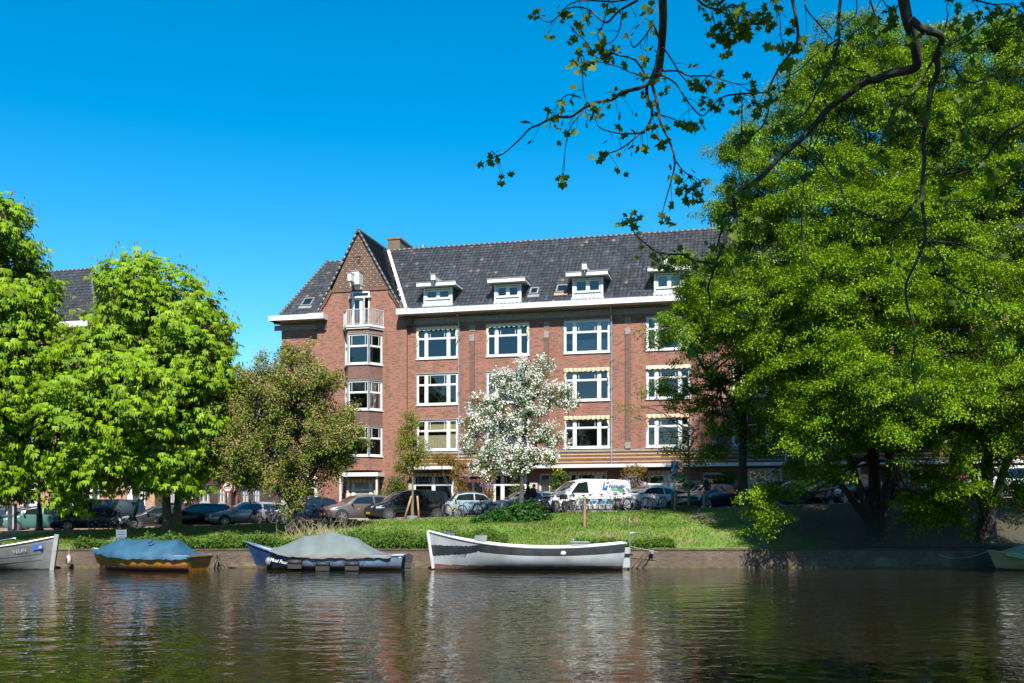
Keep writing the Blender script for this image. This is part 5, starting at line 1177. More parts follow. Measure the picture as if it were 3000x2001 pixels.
    # wheels
    for t in ax:
        x = L * (.5 - t); w_ = halfw(t)
        for s in (-1, 1):
            wl = MB(); y0 = s * (w_ - .19)
            wl.lathe([(RW * .62, .0), (RW * .93, .0), (RW, .03), (RW, .17), (RW * .94, .205), (RW * .66, .212)] if s > 0 else [(RW * .62, .0), (RW * .93, .0), (RW, -.03), (RW, -.17), (RW * .94, -.205), (RW * .66, -.212)], 20, (x, y0, RW), 'y')
            wo_ = wl.build('wheel', DARK, root); rm = MB(); yy = y0 + s * .2; c = Vector((x, yy, RW))
            if rim == 'dish':
                rm.lathe([(.01, s * .02), (RW * .3, s * .015), (RW * .35, 0), (RW * .67, 0)], 16, (x, yy, RW), 'y')
            else:
                rm.lathe([(RW * .70, s * .008), (RW * .58, s * .0)], 18, (x, yy, RW), 'y'); rm.lathe([(.005, s * .004), (RW * .2, s * .004), (RW * .2, -s * .03)], 10, (x, yy, RW), 'y')
                ns = 5 if rim == 'spoke' else 9
                for i in range(ns):
                    a = 2 * math.pi * i / ns; d = Vector((math.cos(a), 0, math.sin(a))); rm.bar(c + d * RW * .12, c + d * RW * .64, RW * (.2 if ns == 5 else .1), .02, 0, up=(0, 1, 0))
            rm.build('rim', ALLOY, wo_)
    # lamps, grille, plate, mirrors, door seams and handles
    zl = min(ztop(.07) - .1, .72 if kind != 'van' else .95)
    for s in (-1, 1):
        h = MB(); rows_ = []
        for i in range(5):
            t = .012 + .075 * i / 4; w_ = halfw(t); k = .62 + .30 * i / 4
            rows_.append([(L * (.5 - t) + .03 * (1 - i / 4) + .012, s * (w_ * k + .012), zl - .05 + .03 * i / 4), (L * (.5 - t) + .03 * (1 - i / 4) + .006, s * (w_ * (k - .005) + .008), zl + .07 + .015 * i)])
        h.grid(rows_)
        t0, t1 = .035, .13
        rows_ = [[(L * (.5 - t), s * (halfw(t) * (.985) + .014), zl - .04 + .3 * (t - t0)), (L * (.5 - t), s * (halfw(t) * .97 + .014), zl + .075 + .25 * (t - t0))] for t in (t0, .06, .09, t1)]
        h.grid(rows_); h.build('headlight', HEADL, root)
        tl = MB(); rows_ = [[(L * (.5 - t) - .006, s * (halfw(t) * .985 + .012), zl + .0), (L * (.5 - t) - .006, s * (halfw(t) * .96 + .012), zl + .22)] for t in (.93, .96, .985, .998)]
        tl.grid(rows_); tl.build('tail_light', TAILL, root)
        mr = MB(); tm = tA + .07; mr.ball((L * (.5 - tm), s * (hw + .1), belt + .07), .1, 0, 8, (.6, 1.0, .7)); mr.bar((L * (.5 - tm), s * hw * .93, belt + .04), (L * (.5 - tm), s * (hw + .06), belt + .05), .06, .04, 0); mr.build('mirror', DARK if kind == 'van' else body_mat, root)
    gl = MB(); gl.box(L * .5 - .01, L * .5 + .022, -hw * .5, hw * .5, zl - .1, zl + .03); gl.box(L * .5 + .022, L * .5 + .03, -.03, .03, zl - .02, zl + .03, 1); gl.build('grille', [DARK, ALLOY], root)
    if plate:
        p = MB(); p.box(L * .5 + .012, L * .5 + .036, -.26, .26, zb0 + .17, zb0 + .28); p.build('licence_plate', PLATE, root)
    sm = MB()
    for t in ((tA + .03, tB + .01) if kind in ('van', 'city', 'micro') else (tA + .03, tB + .01, tB + .2)):
        for s in (-1, 1):
            rows_ = [[(L * (.5 - t) - .008, s * (halfw(t) * q + .004), z), (L * (.5 - t) + .008, s * (halfw(t) * q + .004), z)] for q, z in ((.985, zb0 + .13), (1.0, zb0 + (belt - zb0) * .5), (.985, belt - .08), (.965, belt))]
            sm.grid(rows_)
    sm.build('door_seam', DARK, root)
    hd = MB()
    for t in ((tB - .03,) if kind in ('van', 'city', 'micro') else (tB - .03, tB + .16)):
        for s in (-1, 1): hd.box(L * (.5 - t) - .09, L * (.5 - t) + .09, s * hw * .99 - .02, s * hw * .99 + .03, belt - .12, belt - .085)
    hd.build('handle', body_mat, root)
    return root, (L, hw, H, belt, zb0)
CARS = 'cars parked along the far side of the canal'
NAVY = paint((0.008, 0.016, 0.045), 'dark_blue_paint'); BLK = paint((0.008, 0.008, 0.011), 'black_paint'); SILV = plain('silver_paint', (0.42, 0.42, 0.43), .3, .55, .05, 2, coat=1); TAUPE = plain('taupe_paint', (0.2, 0.17, 0.155), .32, .45, .05, 2, coat=1)
ICE = plain('pale_blue_plastic', (0.22, 0.32, 0.40), .45, 0, .06); CARW = paint((.8, .8, .8), 'white_car_paint'); SLATE = plain('slate_blue_paint', (0.05, 0.075, 0.1), .3, .4, .05, 2, coat=1); TEAL = paint((0.07, 0.19, 0.16), 'sea_green_paint'); RED = paint((0.2, 0.012, 0.018), 'wine_red_paint'); ASH = plain('dark_grey_paint', (0.045, 0.05, 0.058), .3, .4, .05, 2, coat=1)
make_car('hatch', 'dark blue car cut off by the left edge of the photo behind the charging column', 'car', NAVY, -2, th=12)
make_car('retro', 'small sea green vintage car with a dark roof behind the lamp post', 'car', TEAL, 112, 3.6, th=24, rim='dish', roof_mat=BLK)
make_car('van', 'dark blue panel van under the round chestnut tree', 'van', paint((0.01, 0.022, 0.04), 'dark_van_paint'), 290, 4.3, th=25, rim='multi', name='panel_van', Lk=1.06, plate=False)
make_car('hatch', 'dark grey hatchback right behind the dark blue van', 'car', ASH, 462, 5.2, th=30)
make_car('hatch', 'black hatchback between the slim street tree and the silver estate', 'car', BLK, 575, 4.3, th=30, Lk=1.08)
make_car('estate', 'silver estate car with the round no-entry sign behind it', 'car', SILV, 722, 3.9, th=28, rim='multi')
make_car('suv', 'dark navy car half hidden behind the hawthorn trunk', 'car', NAVY, 890, 4.8, th=30)
make_car('suv', 'taupe grey crossover nose-out beside the black people carrier', 'car', TAUPE, 1052, 4.2, th=30)
make_car('mpv', 'black people carrier behind the staked young tree', 'car', BLK, 1196, 3.9, th=28, rim='multi')
make_car('micro', 'boxy pale blue microcar with a dark roof', 'car', ICE, 1375, 4.0, th=14, rim='dish', roof_mat=ASH, plate=False, Lk=1.15)
s_, (L, hw, H, belt, zb0) = make_car('hatch', 'silver car with an orange roof strip behind the walking couple', 'car', SILV, 1540, 4.6, th=30)
o = MB(); o.box(-.5, .3, .2, .45, 1.47, 1.54); o.build('roof_strip', plain('orange_strip', (.75, .2, .02), .5), s_)
v_, (L, hw, H, belt, zb0) = make_car('van', 'white delivery van with blue and green lettering behind the bicycle rack', 'van', CARW, 1722, 4.3, th=22, rim='multi', name='delivery_van', Lk=.98)
M = frameM((-1.25, hw * .86, 1.6), (-1, 0, 0), (0, -.14, 1))
BR_B = plain('lettering_blue', (0.02, 0.09, 0.36), .5); BR_G = plain('stripe_green', (0.06, 0.42, 0.05), .5)
def on_side(x0, x1, z0, z1, mat, name, slant=0.0):
    q = MB(); n_ = 6; rows_ = []
    for i in range(n_ + 1):
        z = z0 + (z1 - z0) * i / n_
        g = min(1, max(0, (z - belt) / (H - .1 - belt))); y = hw * (.97 - .20 * g) + .022 if z > belt else hw + .008
        sx = slant * (z - z0); rows_.append([(x0 - sx, y, z), (x1 - sx, y, z)])
    q.grid(rows_); return q.build(name, mat, v_)
M = frameM((-1.3, hw * .875 + .03, 1.55), (-1, 0, 0), (0, -.24, 1))
lettering('lettering', 'reman', .37, BR_B, v_, M, shear=.2, bold=.01); lettering('lettering', 'B', .37, WHITE, v_, frameM((-.66, hw * .875 + .045, 1.55), (-1, 0, 0), (0, -.24, 1)), shear=.2, bold=.01)
on_side(-1.0, -1.85, 1.3, 1.37, BR_G, 'green_bar'); on_side(-.42, -.74, 1.32, 1.76, BR_B, 'blue_wedge', .35)
on_side(1.2, -2.35, .78, .84, BR_G, 'green_stripe'); on_side(1.0, -2.35, .58, .74, BR_B, 'blue_stripe')
make_car('city', 'small white city car with dark windows beside the delivery van', 'car', CARW, 1893, 3.9, th=24, rim='multi', roof_mat=None)
make_car('sedan', 'slate blue saloon nosing out behind the parking sign', 'car', SLATE, 2085, 4.3, th=36)
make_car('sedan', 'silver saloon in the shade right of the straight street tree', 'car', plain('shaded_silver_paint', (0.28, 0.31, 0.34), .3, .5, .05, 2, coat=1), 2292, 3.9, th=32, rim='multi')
make_car('suv', 'black car behind the white bicycle under the hornbeam', 'car', BLK, 2485, 4.0, th=32)
make_car('hatch', 'wine red car between the two hornbeam trunks', 'car', RED, 2735, 4.0, th=28, rim='multi')
make_car('mpv', 'white people carrier at the right edge of the photo', 'car', CARW, 2945, 4.0, th=24)

# ------------------------------------------------------------------ bicycles
def ring(mb, c, r, t, axis, n=20, m=0, k=5):
    pts = [(c[0] + r * math.cos(2 * math.pi * i / n), c[1], c[2] + r * math.sin(2 * math.pi * i / n)) for i in range(n + 1)]
    mb.tube(pts, t, k, m, cap=False)
BIKES = 'bicycles parked beside the pavement'
def make_bike(label, x, rz, col, off=1.2, step=False, seat=False, basket=False, tyre=None, group=BIKES, rack=True):
    m_ = (x - 1500) / F_; Y = (55.5 + off) / (1 + .17 * m_); X = m_ * Y
    root = empty('bicycle', (X, Y, zst(X) + .02), R(rz), label, 'bicycle', group)
    lean = .07
    def P(x, y, z): return (x, y + z * lean, z)
    fm = plain('bike_paint_%02x%02x%02x' % tuple(int(c * 255) for c in col), col, .35)
    Rw = .345
    for cx, nm in ((-.53, 'wheel'), (.53, 'wheel')):
        wh = MB(); pts = [P(cx + Rw * math.cos(2 * math.pi * i / 22), 0, Rw + Rw * math.sin(2 * math.pi * i / 22)) for i in range(23)]
        wh.tube(pts, .022, 6, 0, cap=False); wh.tube([P(cx + (Rw - .03) * math.cos(2 * math.pi * i / 22), 0, Rw + (Rw - .03) * math.sin(2 * math.pi * i / 22)) for i in range(23)], .009, 4, 1, cap=False)
        for i in range(12): a = 2 * math.pi * i / 12; wh.tube([P(cx, 0, Rw), P(cx + Rw * .92 * math.cos(a), 0, Rw + Rw * .92 * math.sin(a))], .0035, 3, 1, cap=False)
        wh.tube([P(cx, -.05, Rw), P(cx, .05, Rw)], .028, 6, 1)
        wh.build('wheel', [tyre if (tyre and cx > 0) else DARK, STEEL], root, fix=False)
    f = MB(); BB = (-.1, 0, .3); ST = (-.25, 0, .82); HT = (.33, 0, .86); HL = (.38, 0, .68)
    f.tube([P(*BB), P(*ST)], .017, 6); f.tube([P(*HT), P(*HL)], .02, 6)
    f.tube([P(*HL), P(.12, 0, .42), P(*BB)], .021, 6) if step else f.tube([P(*HL), P(*BB)], .02, 6)
    if not step: f.tube([P(*HT), P(-.23, 0, .76)], .017, 6)
    else: f.tube([P(.36, 0, .76), P(.1, 0, .5), P(-.15, 0, .45)], .017, 6)
    for s in (-.06, .06):
        f.tube([P(*BB), P(-.53, s, Rw)], .011, 5); f.tube([P(-.22, 0, .74), P(-.53, s, Rw)], .01, 5); f.tube([P(*HL), P(.42, s, .6), P(.53, s, Rw)], .013, 5)
    f.tube([P(*ST), P(-.27, 0, .93)], .013, 6); f.tube([P(*HT), P(.31, 0, 1.02)], .014, 6)
    f.build('frame', fm, root, fix=False)
    s = MB(); s.ball(P(-.29, 0, .96), .13, 0, 8, (1.0, .75, .35)); s.ball(P(-.16, 0, .96), .07, 0, 6, (1.4, .5, .4)); s.build('saddle', DARK, root)
    h = MB(); h.tube([P(.12, -.29, 1.04), P(.25, -.27, 1.07), P(.33, -.1, 1.06), P(.33, .1, 1.06), P(.25, .27, 1.07), P(.12, .29, 1.04)], .013, 5); 
    for q in (-.29, .29): h.tube([P(.11, q, 1.04), P(.22, q * .98, 1.065)], .02, 6)
    h.build('handlebar', BLACKM, root)
    c = MB(); 
    for q in (-.07, 0, .07): c.tube([P(-.28, q, .72), P(-.78, q, .72)], .008, 4)
    for q in (-.07, .07): c.tube([P(-.62, q, .72), P(-.53, q, Rw)], .007, 4)
    c.tube([P(-.53 + (Rw + .04) * math.cos(a), 0, Rw + (Rw + .04) * math.sin(a)) for a in [math.pi * i / 12 for i in range(3, 14)]], .016, 4)
    c.build('carrier', BLACKM, root, fix=False)
    k = MB(); k.lathe([(.005, .01), (.09, .01), (.09, -.01)], 12, P(-.1, .05, .3), 'y'); k.bar(P(-.1, .08, .3), P(.02, .1, .18), .02, .02); k.bar(P(-.1, -.06, .3), P(-.22, -.1, .42), .02, .02); k.box(-.02, .1, .08, .17, .165, .19); k.build('crank', BLACKM, root)
    l = MB(); l.box(-.81, -.78, -.04 + .05, .04 + .05, .66, .72); l.build('tail_light', TAILL, root)
    if seat:
        q = MB(); q.box(-.74, -.4, -.13 + .06, .13 + .06, .8, .86); q.add([P(-.68, -.16, .82), P(-.68, .16, .82), P(-.86, .17, 1.42), P(-.86, -.17, 1.42), P(-.74, -.16, .82), P(-.74, .16, .82), P(-.92, .17, 1.42), P(-.92, -.17, 1.42)], [(0, 1, 2, 3), (7, 6, 5, 4), (4, 5, 1, 0), (5, 6, 2, 1), (6, 7, 3, 2), (7, 4, 0, 3)])
        q.box(-.66, -.5, -.2, -.16, .5, .85); q.box(-.66, -.5, .24, .28, .5, .85); q.build('child_seat', DARK, root)
    if basket:
        q = MB(); q.box(.4, .72, -.18 + .07, .18 + .07, .78, 1.02); q.build('crate', plain('dark_crate', (.03, .03, .032), .8), root)
    return root
def bb(*a, **k): return make_bike(*a, **k)
bb('white framed bicycle with a rear child seat before the dark blue van', 362, 176, (.72, .72, .68), .8, step=True, seat=True)
bb('black bicycle in the shade before the dark van, left of the white one', 290, 160, (.02, .02, .022), 1.5)
bb('light blue-grey bicycle with a tall black child seat in front of the silver estate', 776, 8, (.35, .42, .46), .9, step=True, seat=True)
bb('dark bicycle just left of the hawthorn trunk', 825, 40, (.03, .03, .05), 1.3)
bb('black bicycle with a front crate just right of the hawthorn trunk', 906, 170, (.02, .02, .025), .9, basket=True)
bb('red bicycle standing beside the taupe crossover', 953, 75, (.3, .015, .02), 1.2)
bb('yellow bicycle with a bright blue front tyre beside the pale blue microcar', 1333, 38, (.75, .4, .01), .8, tyre=plain('blue_tyre', (.03, .22, .5), .6))
bb('black bicycle at the right side of the pale blue microcar', 1420, 45, (.03, .03, .035), .9)
RB = 'bicycles crowded in the rack in front of the white van'
for i, (x, rz, col, lab) in enumerate(((1596, 66, (.02, .02, .022), 'black bicycle at the left end of the crowded rack, next to the walking couple'), (1615, 118, (.05, .07, .12), 'dark blue bicycle second in the crowded rack from the walking couple'), (1645, 60, (.25, .26, .27), 'grey bicycle in front of the nose of the white van'), (1668, 115, (.03, .03, .03), 'black bicycle in the middle of the crowded rack by the van bonnet'),
        (1690, 62, (.55, .57, .58), 'pale grey bicycle just left of the tall wooden post'), (1706, 110, (.04, .06, .05), 'dark green bicycle directly behind the tall wooden post'), (1742, 40, (.5, .62, .68), 'light blue bicycle standing alone right of the tall wooden post'), (1772, 62, (.2, .5, .6), 'turquoise bicycle under the van lettering'), (1800, 112, (.06, .04, .035), 'brownish bicycle leaning at the tail of the white van'), (1822, 120, (.1, .06, .05), 'maroon bicycle between the white van and the white city car'))):
    bb(lab, x, rz, col, 1.0 + .25 * (i % 3), step=i % 3 == 1, group=RB, basket=(i == 3))
bb('grey bicycle with a white front tyre before the bonnet of the white city car', 1868, 150, (.3, .26, .24), 1.0, tyre=plain('white_tyre', (.6, .65, .7), .6))
bb('upright black bicycle in front of the door of the white city car', 1926, 118, (.02, .02, .022), .9)
bb('white framed bicycle standing side-on in front of the black car under the hornbeam', 2452, 176, (.66, .66, .64), 1.0)

# ------------------------------------------------------------------ street furniture
def at(x, off):
    m_ = (x - 1500) / F_; Y = (55.5 + off) / (1 + .17 * m_); X = m_ * Y; return Vector((X, Y, zst(X)))
def rack(x, wd, label, rz=70, off=1.1):
    p = at(x, off); o = MB(); o.tube([(-wd / 2, 0, 0), (-wd / 2, 0, .72), (-wd / 2 + .08, 0, .82), (wd / 2 - .08, 0, .82), (wd / 2, 0, .72), (wd / 2, 0, 0)], .024, 8); o.tube([(-wd / 2, 0, .4), (wd / 2, 0, .4)], .018, 6)
    ob = o.build('bike_rack', STEEL); ob.location = p; ob.rotation_euler = (0, 0, R(rz)); tag(ob, label, 'bike rack', 'tubular steel bike stands')
rack(1390, 1.25, 'wide steel bike stand in front of the pale blue microcar', 8, .9); rack(1438, .5, 'steel bike stand just right of the pale blue microcar'); rack(1476, .55, 'steel bike stand alone before the bonnet of the silver car with the orange strip', 40); rack(1512, .6, 'steel bike stand just left of the blossom tree trunk'); rack(1584, .6, 'steel bike stand right behind the walking couple'); rack(1716, .5, 'steel bike stand rising above the tall wooden post', 60)
p = at(1735, .95); o = MB(); o.box(-1.4, 1.4, -.05, .05, .06, .12); o.box(-1.3, -1.24, -.3, .3, 0, .06); o.box(1.24, 1.3, -.3, .3, 0, .06)
for i in range(5): o.tube([(-1.2 + .55 * i, .0, .12), (-1.2 + .55 * i, .0, .62), (-1.1 + .55 * i, .0, .62), (-1.1 + .55 * i, .0, .12)], .015, 5)
ob = o.build('bike_rack', STEEL); ob.location = p; tag(ob, 'low steel rail rack with hoops holding the crowd of bicycles', 'bike rack', 'tubular steel bike stands')
# parking sign
p = at(1977, 1.3); r_ = empty('parking_sign', p, R(2), 'blue square parking sign with a white P above two white panels on a grey pole', 'road sign')
o = MB(); o.tube([(0, .03, 0), (0, .03, 2.72)], .035, 8); o.build('pole', STEEL, r_)
o = MB(); o.box(-.21, .21, -.01, .01, 2.28, 2.7); pl = o.build('blue_plate', BLUEP, r_); lettering('letter', 'P', .42, WHITE, pl, frameM((0, -.014, 2.49), (1, 0, 0), (0, 0, 1)), bold=.012)
o = MB(); o.box(-.2, .2, -.01, .01, 2.02, 2.27); pl = o.build('text_plate', WHITE, r_); q = MB()
for i, (w_, m) in enumerate(((.2, 0), (.16, 1), (.24, 0), (.18, 0))): q.box(-w_ / 2, w_ / 2, -.015, -.011, 2.22 - i * .05, 2.235 - i * .05, m)
q.build('text_lines', [BLUEP, plain('sign_orange', (.7, .3, .03), .5)], pl)
o = MB(); o.box(-.23, .21, -.01, .01, 1.6, 2.01); pl = o.build('arrow_plate', WHITE, r_); q = MB()
for s in (-1, 1):
    q.bar((s * .03, -.014, 1.8), (s * .14, -.014, 1.66), .035, .006, up=(0, 1, 0)); q.add([(s * .17, -.016, 1.63), (s * .17, -.016, 1.73), (s * .07, -.016, 1.63)], [(0, 1, 2)])
q.bar((-.17, -.014, 1.9), (-.02, -.014, 1.93), .07, .006, up=(0, 1, 0)); q.bar((.0, -.014, 1.93), (.17, -.014, 1.9), .05, .006, up=(0, 1, 0)); q.bar((-.19, -.014, 1.86), (.17, -.014, 1.88), .03, .006, up=(0, 1, 0)); q.build('arrows', INK, pl)
o = MB(); o.box(-.16, .16, .06, .2, 0.1, 1.05); o.build('post_box', plain('grey_cabinet', (.1, .1, .12), .6), r_)
# no-entry sign
p = at(667, 8.5); r_ = empty('prohibition_sign', p, 0, 'round white no-entry sign with a red ring and dark vehicle symbols on a thin pole', 'road sign')
o = MB(); o.tube([(0, .03, 0), (0, .03, 2.9)], .03, 8); o.build('pole', STEEL, r_)
o = MB(); o.lathe([(.005, -.012), (.3, -.012)], 24, (0, 0, 2.62), 'y', 0, False); o.lathe([(.3, -.016), (.4, -.016), (.4, .01), (.005, .01)], 24, (0, 0, 2.62), 'y', 1, False); d = o.build('disc', [WHITE, REDP], r_)
o = MB(); o.box(-.15, .15, -.02, -.014, 2.6, 2.68); o.box(-.09, .09, -.02, -.014, 2.69, 2.75); o.box(-.18, .18, -.02, -.014, 2.5, 2.55); o.build('symbol', INK, d)
o = MB(); o.lathe([(.005, .0), (.28, .0), (.28, .02), (.005, .02)], 20, (.2, .1, 2.5), 'y', 0, False); o.build('second_disc', plain('sign_back', (.45, .47, .5), .5), r_)
p = at(743, 8); o = MB(); o.tube([(0, 0, 0), (0, 0, 3.2)], .03, 8); o.box(-.1, .1, -.03, .03, 2.2, 3.1, 1); ob = o.build('sign_post', [STEEL, plain('sign_edge', (.06, .06, .07), .5)]); ob.location = p; tag(ob, 'thin pole with a narrow sign seen edge-on between the silver estate and the hawthorn', 'sign post')
# lamp post, charging column
p = at(115, .6); r_ = empty('street_lamp', p, 0, 'tall black street lamp rising into the leaves beside the sea green vintage car', 'street lamp')
o = MB(); o.lathe([(.25, 0), (.25, .15), (.2, .2), (.17, .9), (.2, 1.0), (.14, 1.05), (.12, 1.55), (.16, 1.6), (.075, 1.75), (.06, 4.5), (.05, 5.6)], 12); o.build('post', BLACKM, r_)
o = MB(); o.lathe([(.06, 5.6), (.2, 5.75), (.24, 6.2), (.1, 6.35), (.02, 6.5)], 8); o.build('lantern', plain('lamp_glass', (.5, .5, .45), .2), r_)
p = at(36, .5); r_ = empty('charging_column', p, R(-8), 'dark grey electric charging column in the shade at the far left', 'charging column')
o = MB(); o.box(-.22, .22, -.14, .14, 0, 1.62); o.box(-.24, .24, -.16, .16, 1.62, 1.68); o.build('body', plain('column_grey', (.045, .047, .05), .5), r_)
o = MB(); o.box(-.1, .06, -.15, -.14, 1.1, 1.45); o.build('panel', INK, r_); o = MB(); o.box(.1, .2, -.15, -.14, .1, 1.5); o.build('light_strip', plain('pale_strip', (.4, .42, .43), .5), r_)
# stakes and pot of the young tree, short posts of the sapling, tall post on the bank
p = W(1208, 1524, 57.2); pb = Vector((p.x, p.y - .05, bankz(p.x, p.y)))
for i, (dx, dy, lean, lab) in enumerate(((-.45, -.3, .42, 'leaning wooden stake left of the young yellow-green tree'), (.42, -.25, -.12, 'upright wooden stake right of the young yellow-green tree'))):
    o = MB(); o.tube([(0, 0, -.1), (lean, 0.15, 1.32)], .055, 8); ob = o.build('tree_stake', WOOD); ob.location = pb + Vector((dx, dy, 0)); tag(ob, lab, 'stake', 'stakes of the young tree')
o = MB(); o.lathe([(.36, -.05), (.4, .2), (.37, .2), (.34, .1), (.01, .1)], 16); ob = o.build('planter', plain('zinc_planter', (.35, .38, .4), .5, .4)); ob.location = pb + Vector((0, 0, 0)); tag(ob, 'low grey zinc ring round the foot of the young tree', 'planter')
for x, y, h, D, lab in ((1712, 1580, 1.65, 50.5, 'tall weathered wooden post alone on the grass above the white boat'), (1977, 1522, 1.0, 54, 'short orange-brown post left of the sapling'), (2062, 1520, 1.0, 54, 'short orange-brown post right of the sapling')):
    p = W(x, y, D); p.z = bankz(p.x, p.y) - .05; o = MB(); o.tube([(0, 0, 0), (.02, 0, h * .5), (.03, 0, h)], [.065, .063, .058], 8); ob = o.build('wooden_post', WOOD); ob.location = p; tag(ob, lab, 'post')
p = W(2010, 1522, 53.6); p.z = bankz(p.x, p.y) - .05; o = MB(); o.box(-.55, .6, -.12, .12, 0, .32); o.box(-.5, .55, -.1, .1, .32, .33, 0); ob = o.build('border_plank', plain('dark_plank', (.09, .045, .03), .8, var=.3)); ob.location = p; tag(ob, 'dark reddish plank edging at the foot of the sapling', 'plank')
# bench on the bank beside the blue covered boat
p = W(353, 1582, 47.4); p.z = bankz(p.x, p.y); r_ = empty('folding_chair', p, R(8), 'small blue-grey slatted chair on the bank behind the blue covered boat', 'chair')
BC = plain('blue_grey_slats', (.16, .23, .28), .6)
o = MB(); [o.box(-.24, .24, .16, .19, .45 + .12 * i, .54 + .12 * i) for i in range(3)]; o.build('backrest', BC, r_); o = MB(); [o.box(-.24, .24, -.2 + .12 * i, -.1 + .12 * i, .4, .425) for i in range(3)]; o.build('seat', BC, r_)
for sx in (-.22, .22):
    for sy in (-.17, .17): o = MB(); o.box(sx - .02, sx + .02, sy - .02, sy + .02, -.05, .4 if sy < 0 else .8); o.build('leg', BC, r_)
# red bits lying on the pavement
for x, w_, lab in ((898, .5, 'flat red plastic tray lying on the pavement between hawthorn trunk and red bicycle'), (1027, .65, 'flat red plastic tray lying in front of the taupe crossover')):
    p = at(x, .4); o = MB(); o.box(-w_ / 2, w_ / 2, -.2, .2, .0, .1); o.box(-w_ / 2 - .03, w_ / 2 + .03, -.23, .23, .1, .13); ob = o.build('plastic_tray', plain('bright_red_plastic', (.7, .02, .02), .4)); ob.location = p; tag(ob, lab, 'tray')
# mooring gear by the white boat
p = W(1846, 1665, 45.5); r_ = empty('mooring_pole', (p.x, 45.75, 0), 0, 'bent galvanised pipe standing at the quay behind the stern of the white boat', 'mooring pole')
o = MB(); o.tube([(0, -.2, -.4), (0, -.2, 1.55), (.02, -.2, 1.62), (.25, -.15, 1.63), (.7, .1, 1.56), (.93, .2, 1.45), (.98, .22, 1.36)], .038, 8); o.build('pipe', STEEL, r_)
o = MB(); o.tube([(.0, -.2, 1.0), (.4, -.17, .92), (.85, -.13, .83), (1.3, -.1, .74)], .012, 5); o.build('rope', plain('pale_rope', (.45, .4, .3), .9), r_)
p = W(1908, 1618, 45.9); r_ = empty('mooring_ring', (p.x, 45.86, .72), 0, 'iron ring plate on the quay with two rusty rods reaching down into the water', 'mooring ring')
o = MB(); o.box(-.1, .1, -.06, .02, -.06, .1); o.build('plate', STEEL, r_)
for a, b_ in (((-.05, -.1, 0), (-.78, -.5, -.74)), ((-.42, -.12, -.12), (-1.0, -.5, -.74))): o = MB(); o.tube([a, b_], .028, 6); o.build('rod', plain('rusty_iron', (.06, .035, .025), .8), r_)

# ------------------------------------------------------------------ people
def person(label, x, off, rz, top, legs, skinc, shoe, pose, hair, cap=None, h=1.8, back=None):
    p = at(x, off); root = empty('person', p + Vector((0, 0, .02)), R(rz), label, 'person', 'people walking along the pavement')
    s = h / 1.8; J = {}; E = []; RR = []
    def j(n_, x, y, z, r, par=None):
        J[n_] = len(RR); V_.append((x * s, y * s, z * s)); RR.append(r * s)
        if par: E.append((J[par], J[n_]))
    V_ = []
    st = pose
    j('pelvis', 0, 0, .95, .145); j('waist', .0, 0, 1.1, .135, 'pelvis'); j('chest', .01, 0, 1.32, .16, 'waist'); j('neckb', .015, 0, 1.48, .085, 'chest'); j('neck', .03, 0, 1.55, .058, 'neckb'); j('head', .05, 0, 1.66, .095, 'neck'); j('crown', .045, 0, 1.755, .078, 'head'); j('nose', .125, 0, 1.655, .028, 'head')
    for sd_, sg in (('l', 1), ('r', -1)):
        sw = st * sg
        j('sh' + sd_, 0, .185 * sg, 1.44, .075, 'neckb'); j('el' + sd_, -sw * .16 - .02, .25 * sg, 1.17, .055, 'sh' + sd_); j('wr' + sd_, -sw * .24 + .1, .24 * sg, .95, .036, 'el' + sd_); j('pa' + sd_, -sw * .25 + .13, .235 * sg, .88, .036, 'wr' + sd_)
        for k, (fx, fy, fz) in enumerate(((.06, .0, .03), (.03, .0, -.085), (.012, .0, -.095), (-.008, .0, -.09), (-.028, 0, -.075))): j('f%s%d' % (sd_, k), -sw * .25 + .13 + fx * .7, .235 * sg + fy, .88 + fz, .011, 'pa' + sd_)
        j('hip' + sd_, 0, .1 * sg, .9, .115, 'pelvis'); j('kn' + sd_, sw * .17 + .05, .1 * sg, .5, .075, 'hip' + sd_); j('an' + sd_, sw * .34 - .05, .1 * sg, .1, .05, 'kn' + sd_); j('to' + sd_, sw * .34 + .1, .11 * sg, .045, .042, 'an' + sd_)
    me = bpy.data.meshes.new('body'); me.from_pydata(V_, E, []); ob = bpy.data.objects.new('body', me); COL.objects.link(ob)
    sk = ob.modifiers.new('skin', 'SKIN'); sk.use_smooth_shade = True
    for i, r_ in enumerate(RR): d = me.skin_vertices[0].data[i]; d.radius = (r_, r_); d.use_root = (i == 0)
    su = ob.modifiers.new('sub', 'SUBSURF'); su.levels = 1; su.render_levels = 1
    dg = bpy.context.evaluated_depsgraph_get(); m2 = bpy.data.meshes.new_from_object(ob.evaluated_get(dg)); bpy.data.objects.remove(ob)
    for m in (legs, top, skinc, shoe): m2.materials.append(m)
    for pl in m2.polygons:
        c = pl.center / s; pl.use_smooth = True
        pl.material_index = 3 if c.z < .12 else (2 if c.z > 1.53 or (abs(c.y) > .17 and c.z < .95 and c.z > .7 and c.x > .02) else (0 if c.z < .97 else 1))
    bo = bpy.data.objects.new('body', m2); COL.objects.link(bo); bo.parent = root
    hm = MB(); hm.ball((.03 * s, 0, 1.70 * s), .108 * s, 0, 10, (1.0, .9, .92)); hm.build('hair', hair, root)
    if cap: hm = MB(); hm.ball((.04 * s, 0, 1.74 * s), .112 * s, 0, 10, (1.0, .92, .65)); hm.box(.1 * s, .22 * s, -.07 * s, .07 * s, 1.715 * s, 1.735 * s); hm.build('cap', cap, root)
    if back: hm = MB(); hm.ball((-.2 * s, 0, 1.25 * s), .19 * s, 0, 10, (.65, .85, 1.25)); hm.build('backpack', back, root)
    return root
